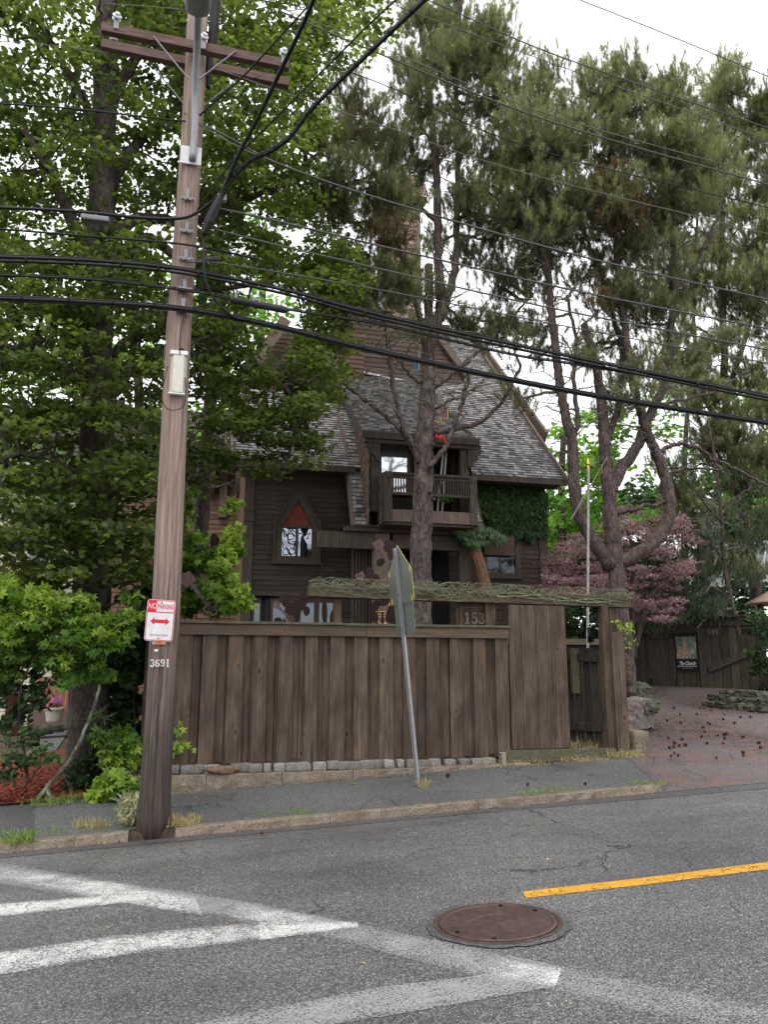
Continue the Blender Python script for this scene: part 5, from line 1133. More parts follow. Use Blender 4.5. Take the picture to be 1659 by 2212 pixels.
bc += fill([(700,260),(860,60),(900,-30),(1020,-30),(1110,100),(1135,400),(1100,520),(960,500),(900,460),(740,540),(690,420)], 30, 48, Yc, 1.2, 40, .45, 3)+fill([(820,540),(1120,480),(1140,760),(1000,760),(940,640),(840,660)], 12, 36, Yc+.3, .8, 16, .4, 4)+fill([(720,590),(920,600),(900,740),(740,700)], 6, 34, Yc-.3, .6, 12, .4, 9)+fill([(980,560),(1160,560),(1120,860),(1020,800)], 7, 34, Yc+.4, .6, 11, .4, 10)
pine('central pine with a straight rough trunk in front of the balcony', (P(906,1460,Yc).x, Yc, .8), lc, bc, bark_p, 61, 120, (380,900), knots=((938,1078,Yc-.12,.035),(938,960,Yc-.2,.03),(930,1062,Yc-.2,.04)))
Yr = 13.
lr = [([(1352,1500,Yr),(1350,1420,Yr),(1338,1330,Yr),(1334,1250,Yr),(1326,1180,Yr),(1318,1100,Yr),(1313,1020,Yr),(1306,950,Yr),(1300,870,Yr),(1285,780,Yr),(1262,700,Yr)], .19, .07),
 ([(1322,1225,Yr),(1280,1165,Yr),(1250,1100,Yr),(1240,1030,Yr),(1238,960,Yr),(1222,895,Yr),(1208,820,Yr),(1200,740,Yr),(1188,640,Yr),(1180,520,Yr),(1178,400,Yr),(1180,280,Yr),(1185,180,Yr)], .13, .04),
 ([(1340,1215,Yr),(1390,1190,Yr-.1),(1435,1145,Yr-.1),(1448,1090,Yr-.1),(1438,1030,Yr),(1412,965,Yr),(1388,900,Yr),(1372,840,Yr),(1356,740,Yr),(1340,640,Yr),(1330,500,Yr),(1320,350,Yr),(1312,200,Yr)], .135, .04),
 ([(1318,1060,Yr),(1345,1010,Yr+.1),(1376,965,Yr+.1),(1400,905,Yr+.1),(1440,820,Yr+.1),(1450,700,Yr+.2),(1455,560,Yr+.2),(1450,400,Yr+.2),(1445,230,Yr+.2)], .12, .04),
 ([(1306,960,Yr),(1335,880,Yr+.2),(1345,760,Yr+.3),(1330,700,Yr+.3),(1300,600,Yr+.3),(1270,520,Yr+.3),(1240,400,Yr+.3)], .075, .03), ([(1238,960,Yr),(1250,900,Yr),(1240,830,Yr),(1245,740,Yr+.1),(1225,640,Yr+.1)], .055, .03),
 ([(1320,1110,Yr),(1370,1100,Yr-.1),(1430,1085,Yr-.1),(1450,1078,Yr)], .045, .03), ([(1415,980,Yr),(1480,960,Yr),(1560,1000,Yr),(1640,1040,Yr-.2),(1700,1060,Yr-.3)], .045, .02), ([(1430,1030,Yr),(1500,1010,Yr),(1580,1020,Yr)], .035, .015), ([(1380,880,Yr),(1440,870,Yr),(1530,850,Yr+.3),(1620,800,Yr+.5)], .04, .015),
 ([(1450,640,Yr+.2),(1520,540,Yr+.3),(1560,430,Yr+.4),(1580,300,Yr+.4)], .05, .02), ([(1335,560,Yr),(1380,450,Yr),(1400,330,Yr)], .04, .015), ([(1185,600,Yr),(1140,500,Yr),(1120,400,Yr)], .035, .015)]
br = [(1178,185,34,50,Yr,.6,50,.5),(1150,240,30,45,Yr,.6,38,.45),(1200,260,45,45,Yr,.8,50,.45),(1245,300,45,50,Yr,.8,55,.4),(1300,150,30,40,Yr,.4,22,.5),(1290,230,45,45,Yr,.8,55,.5),(1345,190,45,50,Yr,.8,65,.5),(1365,270,55,55,Yr,.9,75,.4),(1420,230,45,45,Yr+.2,.8,55,.45),(1450,190,30,45,Yr+.2,.6,45,.5),(1480,260,50,50,Yr+.2,.9,65,.4),
 (1140,330,45,40,Yr,.8,40,.4),(1200,350,55,50,Yr,1.,65,.35),(1280,340,60,50,Yr,1.,75,.35),(1370,360,65,55,Yr,1.1,85,.3),(1460,350,60,55,Yr,1.,80,.35),(1130,420,50,45,Yr-.2,.8,50,.45),(1200,440,60,50,Yr-.2,1.,70,.4),(1290,430,55,45,Yr-.3,.9,60,-.35),(1240,460,40,35,Yr-.4,.6,36,.55),(1370,450,60,50,Yr,1.,70,.3),(1450,450,55,50,Yr+.2,1.,65,.3),
 (1330,490,45,35,Yr-.3,.7,45,-.3),(1240,530,45,35,Yr,.7,36,.3),(1170,520,50,35,Yr,.7,34,.35),(1385,540,55,45,Yr,.9,52,.35),(1440,570,50,45,Yr,.8,46,.35),(1295,668,20,24,Yr-.2,.3,22,-.1),(1380,630,45,40,Yr,.8,36,.35),(1190,620,45,30,Yr+.2,.6,14,.3),(1300,580,45,30,Yr+.2,.6,18,.3),(1330,880,30,40,Yr+.4,.5,14,.3),(1350,860,30,40,Yr-.2,.4,24,.5),(1150,780,50,40,Yr+1,.6,16,.3),(1120,860,40,40,Yr+1,.6,14,.3),(1400,700,50,45,Yr+.5,.8,40,.3),(1450,650,50,50,Yr+.3,.9,50,.35),(1420,790,45,40,Yr+.6,.7,26,.35),(1240,620,40,30,Yr+.4,.6,18,.3),(1330,560,45,35,Yr+.2,.8,30,.3),(1150,480,45,40,Yr+.3,.8,40,.35),(1180,690,40,30,Yr+.6,.6,16,.3),(1290,740,40,30,Yr+.6,.6,14,.3)]
br += fill([(1090,330),(1150,200),(1190,150),(1250,230),(1310,120),(1400,190),(1480,180),(1520,300),(1500,560),(1440,640),(1330,560),(1150,560),(1090,450)], 36, 46, Yr, 1.2, 42, .45, 5)+fill([(1100,540),(1460,580),(1460,860),(1200,800)], 16, 40, Yr+.4, 1., 20, .4, 6)
pine('right pine whose thick limbs curve up like a lyre beside the gate', (P(1352,1500,Yr).x, Yr, 1.2), lr, br, bark_d, 71, 110, (480,1000))
Yb = 20.
lb = [([(1640,1330,Yb),(1615,1150,Yb),(1575,950,Yb),(1565,750,Yb),(1560,550,Yb),(1565,350,Yb),(1570,200,Yb)], .16, .05), ([(1570,850,Yb),(1620,700,Yb),(1650,520,Yb),(1660,350,Yb)], .09, .03), ([(1575,950,Yb),(1520,850,Yb),(1500,700,Yb),(1505,550,Yb),(1510,380,Yb)], .08, .03), ([(1580,1000,Yb),(1640,940,Yb-.5),(1700,900,Yb-.8)], .05, .02), ([(1570,760,Yb),(1530,720,Yb-.6),(1480,700,Yb-1)], .04, .02)]
bb = [(1565,190,36,45,Yb,.7,50,.5),(1530,240,40,45,Yb,.8,48,.45),(1600,240,40,50,Yb,.8,55,.45),(1650,260,45,50,Yb,.9,60,.45),(1540,330,55,50,Yb,1.,72,.4),(1620,340,60,50,Yb,1.,85,.4),(1680,350,50,60,Yb,1.,55,.4),(1530,430,60,50,Yb,1.,75,.35),(1610,450,60,55,Yb,1.1,80,.35),(1680,460,50,50,Yb,1.,50,.35),
 (1520,530,60,45,Yb,1.,65,.35),(1600,560,60,50,Yb,1.1,70,.35),(1670,570,50,50,Yb,1.,50,.35),(1500,630,55,45,Yb,.9,48,.35),(1580,660,60,45,Yb,1.,60,.4),(1650,690,50,50,Yb,1.,52,.4),(1480,720,50,40,Yb-.5,.8,40,.4),(1560,760,60,40,Yb-.5,.9,50,.5),(1640,800,60,45,Yb-.5,.9,56,.55),(1500,800,45,35,Yb-.5,.8,30,.45),(1560,860,60,40,Yb-.8,.8,52,.6),(1640,900,60,45,Yb-.8,.8,60,.6),(1590,950,60,35,Yb-.8,.7,44,.5),(1660,990,50,40,Yb-.8,.7,44,.45),(1440,760,55,45,Yb,.9,40,.35),(1480,620,50,50,Yb,.9,50,.35),(1440,500,50,50,Yb,.9,50,.35),(1500,850,55,40,Yb,.9,40,.4),(1600,720,60,50,Yb+.5,.9,60,.35),(1650,1050,50,40,Yb-.5,.7,40,.4),(1480,880,35,30,Yb-.5,.6,22,.45),(1530,940,40,30,Yb-.6,.6,26,.45)]
bb += fill([(1480,220),(1570,150),(1700,230),(1700,1050),(1560,980),(1440,900),(1450,500)], 52, 50, Yb, 1.6, 44, .45, 7)+fill([(1430,930),(1700,930),(1700,1260),(1500,1240),(1420,1100)], 22, 42, Yb-.5, 1., 34, .25, 8)
pine('broad pine filling the right edge behind the lyre-shaped pine', (P(1640,1330,Yb).x, Yb, 1.2), lb, bb, bark_d, 81, 60, (600,1100), ssc=(1.1,1.6))
Yj = 16.6
lj = [([(1612,1500,Yj),(1604,1400,Yj),(1580,1290,Yj),(1565,1220,Yj),(1560,1130,Yj),(1550,1030,Yj),(1535,930,Yj)], .075, .03), ([(1565,1210,Yj),(1510,1150,Yj),(1440,1130,Yj)], .03, .012), ([(1575,1290,Yj),(1500,1240,Yj),(1440,1220,Yj)], .03, .012), ([(1556,1100,Yj),(1610,1060,Yj),(1660,1040,Yj)], .03, .012), ([(1560,1130,Yj),(1500,1060,Yj),(1450,1010,Yj)], .03, .01)]
bj = [(1440,1210,45,22,Yj,.4,50,.45),(1500,1190,50,28,Yj,.4,50,.35),(1560,1170,50,28,Yj,.5,50,.4),(1640,1180,45,35,Yj,.5,50,.35),(1600,1110,50,28,Yj,.4,36,.4),(1500,1060,45,22,Yj,.4,26,.4),(1440,1270,50,25,Yj,.4,56,.4),(1520,1260,55,30,Yj,.5,64,.3),(1610,1250,45,28,Yj,.4,46,.35),(1450,1330,50,18,Yj,.4,56,.7),(1400,1345,34,14,Yj,.3,36,.7),(1530,1320,45,20,Yj,.4,56,.6),(1380,1290,40,22,Yj,.4,34,.3),(1480,1300,60,20,Yj,.4,50,.25),(1640,1060,40,28,Yj,.4,30,.45),(1560,1010,40,30,Yj,.4,26,.4),(1450,1010,40,26,Yj,.4,20,.35),(1400,1230,40,25,Yj,.4,30,.35)]
pine('small dark juniper with flat sprays above the driveway fence', (P(1612,1500,Yj).x, Yj, 1.1), lj, bj, bark_d, 91, 14, (1000,1400), tmpl=T_SHORT, name='juniper_tree', lmat=Ljun, ssc=(.7,1.1), shoots=1.2, group=None)
# Japanese maple
jm = thing('japanese_maple', 'purple leaved Japanese maple behind the gate and right pine', 'tree', (P(1370,1400,16).x, 16, 1.))
mb = MB()
for i, q in enumerate((((1370,1420),(1350,1330),(1290,1260),(1230,1220)),((1370,1420),(1365,1300),(1370,1200),(1350,1130)),((1372,1400),(1400,1300),(1450,1240),(1470,1200)),((1350,1330),(1310,1240),(1290,1170),(1270,1150)))): limb(mb, [P(*p, 16) for p in q], .07, .02, 6, 8, .1, i)
mb.build('trunk', bark_m, jm); cl = []; rnd = random.Random(4)
jp = [(1180,1290),(1185,1200),(1230,1150),(1290,1150),(1340,1090),(1440,1100),(1500,1150),(1520,1210),(1470,1260),(1450,1340),(1360,1340),(1330,1290)]; k = 0
while k < 210:
    u, v = rnd.uniform(1170,1530), rnd.uniform(1080,1350)
    if inpoly(u, v, jp): k += 1; cl.append((P(u,v,rnd.uniform(15.2,17.)), (.30,.3,.07), 55, min(1,max(0,rnd.gauss(.55,.2)))))
foliage('crown', cl, T_JAP, (.07,.12), Ljap, jm, nb=(0,-.3,.9), seed=6)
# --- climbers, shrubs and ground plants: each (name, label, cat, ellipses [(u,v,ru,rv,Y,dy,n,tone)], template, size, material, stems)
def plant(name, label, cat, ell, tmpl, size, mat, base, stems=(), sr=.012, sm=None, seed=1, nb=(0,-.35,.6), nv=.55, tv=.18):
    t = thing(name, label, cat, base); cl = []
    for (u, v, ru, rv, Y, dy, n, tn) in ell:
        k = mpp(Y); m_ = max(1, n//26); rs = random.Random(seed+u+v); c0 = P(u, v, Y)
        for i in range(m_):
            q = Vector((rs.gauss(0,1), rs.gauss(0,1), rs.gauss(0,1))).normalized()*rs.random()**.4
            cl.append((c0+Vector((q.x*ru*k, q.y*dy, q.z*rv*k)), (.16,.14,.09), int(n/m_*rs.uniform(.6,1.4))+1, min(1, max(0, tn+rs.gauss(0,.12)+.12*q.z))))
    mb = MB()
    for i, s in enumerate(stems): limb(mb, [P(*p) for p in s], sr, sr*.35, 6, 6, .15, i, wob=.01)
    if stems: mb.build('stems', sm or bark_m, t)
    foliage('foliage', cl, tmpl, size, mat, t, nb=nb, nv=nv, seed=seed, tvar=tv); return t
g = lambda u, v: hit(u, v)
plant('creeper', 'bright green creeper climbing the fence corner behind the metal key', 'climbing plant', [(480,1230,40,60,11.9,.3,420,.75),(440,1190,45,50,12.1,.35,300,.45),(500,1130,16,45,12.2,.15,110,.85),(480,1290,55,35,11.8,.3,420,.7),(420,1280,40,50,12,.3,260,.4),(505,1180,28,35,12.,.2,170,.8),(510,1080,8,30,12.2,.08,26,.8),(520,1310,18,20,11.8,.15,60,.7),(400,1180,40,70,12.6,.4,330,.25),(400,1100,40,50,12.8,.4,260,.2)], T_CREEP, (.10,.17), Lvine, (P(460,1340,12).x,12,.5), [((450,1500,12),(460,1300,12),(500,1150,12.1),(512,1060,12.2)),((440,1500,12),(420,1300,12),(400,1150,12.3))], seed=3)
plant('creeper', 'dark ivy mass hanging over the left end of the fence beside the pole', 'climbing plant', [(280,1400,40,60,11.8,.35,560,.3),(300,1330,35,50,11.7,.3,330,.45),(250,1480,40,50,12.2,.4,380,.2),(285,1490,20,80,11.9,.3,300,.2),(320,1260,30,50,11.8,.3,260,.35),(270,1560,30,40,12,.3,220,.22)], T_MAPLE, (.10,.17), Ldark, (P(290,1700,11.9).x,11.9,.2), [((295,1680,11.8),(290,1500,11.8),(300,1300,11.7))], seed=4)
plant('creeper', 'big yellow-green creeper arching over from the left edge', 'shrub', [(30,1290,60,40,10.6,.5,640,.75),(110,1330,70,40,10.6,.5,680,.65),(200,1370,60,50,10.6,.5,620,.5),(60,1380,80,50,10.7,.6,760,.5),(150,1430,60,40,10.7,.5,460,.4),(250,1340,45,50,10.9,.4,300,.5),(-30,1350,50,80,10.6,.5,420,.6),(-10,1450,50,50,10.7,.5,330,.4),(170,1300,40,20,10.6,.3,110,.7)], T_CREEP, (.10,.17), Lvine, g(40,1720), [((-40,1700,11),(0,1450,10.8),(80,1350,10.6),(170,1320,10.6)),((60,1690,11),(40,1500,10.8),(90,1400,10.6))], seed=5, sr=.02)
plant('shrub', 'leafy green shrub at the lower left edge of the mulch bed', 'shrub', [(30,1570,50,40,10.9,.4,330,.35),(0,1640,50,30,10.9,.4,260,.4),(95,1635,34,22,10.9,.3,130,.45),(-20,1500,40,40,11,.4,260,.3),(75,1500,30,35,11,.3,150,.3)], T_OVAL, (.06,.12), Ldark, g(30,1720), [((30,1700,11),(20,1600,10.9),(60,1500,10.9)),((50,1705,11),(90,1650,10.9),(120,1620,10.9)),((10,1700,11),(-20,1600,10.9))], seed=6)
plant('lilac_branch', 'leaning lichen-covered stem with leaves crossing in front of the maple trunk', 'shrub', [(215,1380,32,40,10.9,.25,90,.5),(265,1310,30,40,10.9,.2,70,.55),(230,1450,25,20,10.9,.2,40,.5),(170,1310,25,30,10.9,.2,55,.6)], T_OVAL, (.09,.15), Lvine, g(70,1745), [((72,1735,11.1),(110,1690,11.05),(150,1640,11),(185,1570,10.95),(210,1500,10.9),(222,1440,10.9),(240,1370,10.9),(262,1290,10.9)),((222,1440,10.9),(205,1380,10.9),(180,1330,10.9)),((100,1705,11.05),(112,1730,11.0),(110,1745,11.0)),((235,1390,10.9),(255,1350,10.85),(285,1310,10.85))], sr=.028, sm=bark_l, seed=7)
plant('ivy', 'dark low ivy around the foot of the maple trunk', 'ground cover', [(190,1650,35,30,11.6,.2,330,.15),(220,1600,25,40,11.7,.2,200,.12),(165,1690,30,14,11.5,.2,130,.1)], T_OVAL, (.06,.11), Ldark, g(190,1715), seed=8)
plant('creeper', 'lush five-fingered creeper on the ground left of the utility pole', 'ground cover', [(270,1640,30,40,11.1,.3,260,.5),(285,1700,28,30,10.8,.25,230,.42),(240,1690,30,25,10.9,.25,160,.6),(215,1715,22,16,10.9,.2,90,.65),(250,1600,35,30,11.3,.3,200,.4),(290,1620,20,30,11.2,.2,100,.35)], T_CREEP, (.13,.21), Lvine, g(270,1745), seed=9)
plant('lily_plant', 'spiky narrow-leaved plant between the maple trunk and the creeper', 'plant', [(222,1590,14,30,11.2,.15,46,.5),(215,1560,14,20,11.2,.12,26,.6)], ([(0,-.1,0),(.04,.3,.04),(0,1,-.25),(-.04,.3,.04)],[(0,1,2,3)]), (.16,.3), Ldark, g(225,1690), [((222,1660,11.2),(222,1600,11.2),(216,1540,11.2))], seed=10, nb=(0,-.2,.5), nv=.8)
plant('creeper', 'small bright vine with young leaves on the fence right of the pole', 'climbing plant', [(372,1560,5,22,11.1,.05,14,.9),(372,1610,9,16,11.08,.05,12,.85),(385,1612,14,9,11.08,.04,10,.8),(404,1618,8,4,11.08,.04,4,.9)], T_CREEP, (.10,.14), Lvine, P(370,1640,11.1), [((366,1640,11.1),(368,1590,11.1),(372,1550,11.1)),((370,1600,11.1),(395,1612,11.08),(420,1635,11.08))], sr=.005, seed=11, nb=(0,-1,.4), nv=.35)
plant('shrub', 'yellow-green bush by the flower pot behind the maple trunk', 'shrub', [(250,1560,30,60,16,.5,420,.6),(135,1500,22,40,19,.4,140,.6),(280,1530,20,60,15.5,.4,260,.4)], T_OVAL, (.09,.16), Lback, P(250,1640,16), seed=12)
plant('shrub', 'dark dense bush filling the gap under the maple at the far left', 'shrub', [(200,1400,150,50,15,.8,1300,.15),(60,1430,90,60,14.5,.8,800,.15),(330,1420,60,90,14,.6,760,.15)], T_OVAL, (.12,.2), Ldark, P(180,1560,15), seed=13)
# ivy on the house wall: flat sheets of leaves
def wallivy(label, ells, Y, base, seed, size=(.10,.16), mat=Livy, poly=None, dens=260):
    t = thing('wall_ivy', label, 'ivy', base, None); rs = np.random.RandomState(seed); Ps = []
    us = [p[0] for p in poly]; vs = [p[1] for p in poly]
    while len(Ps) < dens:
        u, v = rs.uniform(min(us), max(us)), rs.uniform(min(vs), max(vs))
        if inpoly(u, v, poly): p = P(u, v, Y-rs.uniform(.02,.14)); Ps.append(tuple(p))
    n = len(Ps); N_ = rs.normal(size=(n,3))*.28+[0,-1,.35]
    foi = inst('leaves', T_MAPLE[0], T_MAPLE[1], Ps, frames(N_, spin=np.tile([1.,0,0],(n,1))+rs.normal(0,.35,(n,3)), rs=rs)*np.array([1,-1,1])[None,None,:], rs.uniform(*size, n), np.clip(rs.normal(.45,.25,n),0,1), mat, t)
    return t
wallivy('dark ivy covering the house wall under the right eave', None, HY-.02, (P(1100,1170,HY).x, HY-.1, 4.8), 5, poly=[(1030,1062),(1040,1040),(1080,1048),(1110,1036),(1170,1048),(1186,1080),(1180,1110),(1185,1160),(1160,1158),(1150,1172),(1130,1158),(1110,1176),(1085,1150),(1060,1138),(1048,1112),(1036,1100)], dens=3400)
wallivy('bushy ivy clump over the hewn post at the right of the porch', None, 16.3, (P(1040,1200,16.3).x, 16.2, 4.), 6, mat=leafmat('ivy bright', (.02,.05,.015), (.05,.11,.03), (.10,.19,.05), .2), poly=[(985,1150),(1010,1140),(1060,1142),(1090,1160),(1092,1175),(1050,1170),(1030,1190),(1005,1175)], dens=340)
hp = thing('hewn_post', 'leaning rough hewn log prop at the right of the porch', 'log', P(1052,1300,16.3))
mb = MB(); limb(mb, [P(1060,1340,16.2),P(1045,1250,16.2),P(1030,1195,16.3),P(1020,1150,16.4)], .13, .12, 6, 9, .2, 3); mb.build('log', M('hewn wood', (.10,.055,.035), (.24,.14,.09), 5, (6,6,1), .85, .8, .01), hp)
mb = MB(); mb.box((P(1040,1190,16.8).x,16.6,P(1040,1190,16.8).z-.12),(P(1105,1190,16.8).x,16.9,P(1040,1160,16.8).z)); o = mb.build('window_hood', woodh, base=P(1070,1190,16.8), bev=.01); tag(o, 'weathered box hood beside the ivy clump above the small window', 'hood')
plant('potted_plant', 'small leafy plant on the balcony floor behind the railing', 'plant', [(962,1078,12,16,16.4,.15,50,.5)], T_OVAL, (.08,.14), Lback, P(962,1100,16.4), seed=15)
plant('creeper', 'bright yellow-green vine tuft hanging from the right gate post', 'climbing plant', [(1357,1362,9,12,11.15,.06,42,.9),(1361,1385,5,14,11.15,.04,16,.95),(1337,1348,8,4,11.15,.04,10,.8)], T_OVAL, (.05,.085), Lvine, P(1355,1400,11.15), [((1322,1345,11.1),(1345,1350,11.1),(1362,1375,11.1),(1364,1410,11.1)),((1310,1335,11.1),(1322,1350,11.05),(1335,1372,11.05),(1352,1372,11.1))], sr=.008, seed=16)
# bare vines over the beam
vt = thing('bare_vine', 'tangled bare lichen-green vine stems lying along the gate beam', 'vine', P(1000,1262,11.3))
mb = MB(); mb2 = MB(); rnd = random.Random(21); vm = M('vine stem', (.10,.115,.07), (.26,.29,.18), 30, bmp=.3, rough=.9, tone=.3); vm2 = M('vine stem brown', (.10,.07,.05), (.2,.15,.11), 30, bmp=.3, rough=.9)
for i in range(420):
    x = rnd.uniform(1.6, 6.5); 
    if i < 80: x = rnd.choice((1.6,2.4))+rnd.random()**1.5*1.2 if i % 2 else rnd.uniform(2.8,4.4)
    zt = 2.9-(x-1.6)*.0109; L = rnd.uniform(.15, .6); z = zt+rnd.uniform(-.05,.05); y = FY+.02-rnd.uniform(0,.04); q = []
    for s in range(6):
        t_ = s/5; q.append((min(6.7, x+L*t_*(1 if rnd.random() < .9 else .7)), y-rnd.uniform(-.01,.03)+(.14 if z > zt+.01 else 0)*rnd.random(), z)); z = min(zt+.10, max(zt-.18, z+rnd.uniform(-.085,.075)))
    (mb if i % 3 else mb2).tube(spl(q, 3), rnd.uniform(.0015,.0042), 5, tone=rnd.random(), cap=False)
for k in range(3):
    q = [(4.2+j*.28, FY-.0, 2.86-j*.012-(.03+.035*math.sin(j*1.3+k*2))) for j in range(9)]; mb.tube(spl(q, 5), .010-.002*k, 7, tone=.8)
foliage('moss', [(Vector((1.7+i*.155, FY+.1, 2.905-(i*.155)*.0109)), (.09,.10,.02), 26 if i in (0,1,2,3,4,5,17,18,19) else 11, rnd.random()) for i in range(32)], T_OVAL, (.012,.03), leafmat('moss', (.10,.13,.06), (.20,.25,.12), (.32,.38,.2), .1, .8), vt, seed=8); mb.build('green_stems', vm, vt); mb2.build('brown_stems', vm2, vt)
# weeds and grass
def tuft(label, c, r_, h, n, mat, seed, name='grass_tuft', lean=.6, group=None):
    rs = np.random.RandomState(seed); ps = []; 
    for i in range(n):
        a = rs.uniform(0,6.28); q = rs.uniform(0,1)**.6*r_; x, y = c[0]+q*math.cos(a), c[1]+q*math.sin(a)*.6; ps.append((x, y, c[2]))
    N_ = rs.normal(size=(n,3))*lean+[0,0,1.]; N_[:,2] = np.abs(N_[:,2])
    tv = [(-.03,0,0),(.03,0,0),(.025,0,.4),(.0,.12,.75),(0,.3,1.),(-.025,0,.4)]
    o = inst(name, tv, [(0,1,2,5),(5,2,3),(3,4,5)], ps, frames(N_, rs=rs), rs.uniform(.5,1.1,n)*h, rs.uniform(0,1,n), mat, base=c); return tag(o, label, 'grass tuft', group)
for i, (u, v, r_, h, n, m_, l) in enumerate([(38,1815,.16,.16,150,Lgrass,'green grass tuft at the kerb by the left edge'),(110,1795,.2,.08,90,Lgrass,'thin green grass growing behind the left kerb'),(195,1783,.22,.12,170,Lstraw,'dry yellow grass tuft on the left kerb'),
  (300,1775,.2,.16,260,Lstraw,'straw-coloured grass at the left foot of the utility pole'),(385,1778,.25,.14,330,Lstraw,'straw-coloured grass at the right foot of the utility pole'),(645,1752,.22,.05,200,Lgrass,'low green grass strip in the sidewalk joint near the middle'),(575,1758,.1,.05,60,Lgrass,'tiny green weed in the kerb joint right of the pole'),
  (915,1697,.07,.14,60,Lstraw,'yellowish grass tuft at the foot of the leaning sign post'),(1200,1705,.32,.06,320,Lgrass,'bright green grass strip along the kerb below the gate'),(1150,1712,.2,.06,160,Lgrass,'shorter green grass strip on the kerb left of the gateway'),(1385,1690,.2,.06,130,Lgrass,'sparse grass at the right end of the kerb'),
  (1425,1697,.08,.08,60,Lgrass,'weed at the rounded end of the kerb'),(905,1745,.05,.06,40,Lgrass,'tiny weed in the gutter below the sign post'),(795,1672,.16,.22,60,Lstraw,'dry weeds against the granite edging near the middle'),(440,1700,.1,.12,50,Lstraw,'dry weed against the granite edging by the pole'),(545,1690,.16,.14,90,Lstraw,'dry weeds below the flat brown rock'),
  (1120,1648,.5,.09,260,Lstraw,'dry grass along the gate sill'),(1260,1640,.4,.09,240,Lstraw,'dry grass in front of the gate post'),(1350,1632,.3,.12,220,Lstraw,'dry grass around the granite block'),(1345,1620,.16,.16,120,Ldark,'dark green weeds beside the granite block'),(1240,1600,.4,.22,220,Lstraw,'tangle of dry weeds inside the gateway'),(100,1735,.3,.12,140,Lgrass,'young grass along the edge of the mulch'),(160,1728,.3,.13,150,Lgrass,'pale grass blades on the mulch near the sidewalk')]):
    c = hit(u, v, .02); 
    if u == 1240: c = Vector((5.8, 11.7, .45))
    c.z = max(c.z, gz(c.x, c.y))+(.0 if 9.5 > c.y > 9.3 else 0); tuft(l, c, r_, h, n, m_, 200+i)
wp = hit(283, 1785); wt = thing('withered_plant', 'drooping withered grey-green plant leaning on the pole foot', 'plant', wp)
cl = [(wp+Vector((rnd.gauss(0,.05), rnd.gauss(0,.05), rnd.uniform(.1,.32))), (.08,.08,.07), 16, rnd.random()) for _ in range(20)]
foliage('leaves', cl, ([(0,0,0),(.12,.4,0),(0,1,-.1),(-.12,.4,0)],[(0,1,2,3)]), (.06,.11), leafmat('withered leaf', (.16,.17,.08), (.30,.31,.18), (.45,.44,.28), .2, .7), wt, nb=(0,-1,.1), seed=5)
mb = MB()
for i in range(9): mb.tube(spl([wp, wp+Vector((rnd.gauss(0,.05),rnd.gauss(0,.04),.2)), wp+Vector((rnd.gauss(0,.1),rnd.gauss(0,.06),.3))], 4), .005, 5)
mb.build('stems', vm, wt)
# ================================================================== RIGHT SIDE: driveway, neighbour's fence, rocks
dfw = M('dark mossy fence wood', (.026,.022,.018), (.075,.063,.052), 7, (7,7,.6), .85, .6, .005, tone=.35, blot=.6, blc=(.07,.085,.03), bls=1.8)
nf = thing('board_fence', 'dark mossy fence with a panelled gate beside the driveway', 'fence', P(1450,1490,17.8))
def wp_(u, v, Y): return P(u, v, Y)
fa, fb = P(1352,1480,18.6), P(1528,1505,17.2)      # fence line runs slightly toward us to the right
fd = Vector((fb.x-fa.x, fb.y-fa.y, 0)); fl = fd.length; fd.normalize(); fn = Vector((fd.y,-fd.x,0))
def fbox(mb, s0, s1, z0, z1, o0, o1, tone=.5):
    p = [fa+fd*s0+fn*o1, fa+fd*s1+fn*o1, fa+fd*s1+fn*o0, fa+fd*s0+fn*o0]
    q = [Vector((a.x,a.y,z0)) for a in p]+[Vector((a.x,a.y,z1)) for a in p]; mb.hexa(q, tone)
fz = fa.z-.5; top = P(1440,1352,18).z
mb = MB(); s = 0; rnd = random.Random(14); fbox(mb, 0, fl, fz, top-.17, -.03, -.004, .1)
while s < fl:
    wd = rnd.uniform(.09,.15); fbox(mb, s, min(s+wd, fl), fz, top-.16, 0 if rnd.random() < .5 else .02, .04, rnd.random()); s += wd+.012
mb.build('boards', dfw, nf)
mb = MB(); fbox(mb, -.2, fl+.02, top-.2, top, .03, .10, .4); fbox(mb, -.3, fl+.05, top, top+.05, -.06, .14, .6); mb.build('rail', dfw, nf)
def us(u):
    r = ray(u, 1430); det = r[0]*fd.y-r[1]*fd.x; return (r[1]*fa.x-r[0]*fa.y)/det if abs(det) > 1e-9 else 0
mb = MB(); a, b = us(1403), us(1462)
for s0, s1, z0, z1 in ((a,a+.09,fz,top-.2),(b-.13,b,fz,top-.2),(a,b,top-.32,top-.2),(a,b,P(1430,1482,18).z,P(1430,1465,18).z)): fbox(mb, s0, s1, z0, z1, .04, .085, .6)
fbox(mb, a+.09, b-.13, P(1430,1470,18).z, top-.3, .04, .055, .75); o = mb.build('gate_panel', dfw, nf)
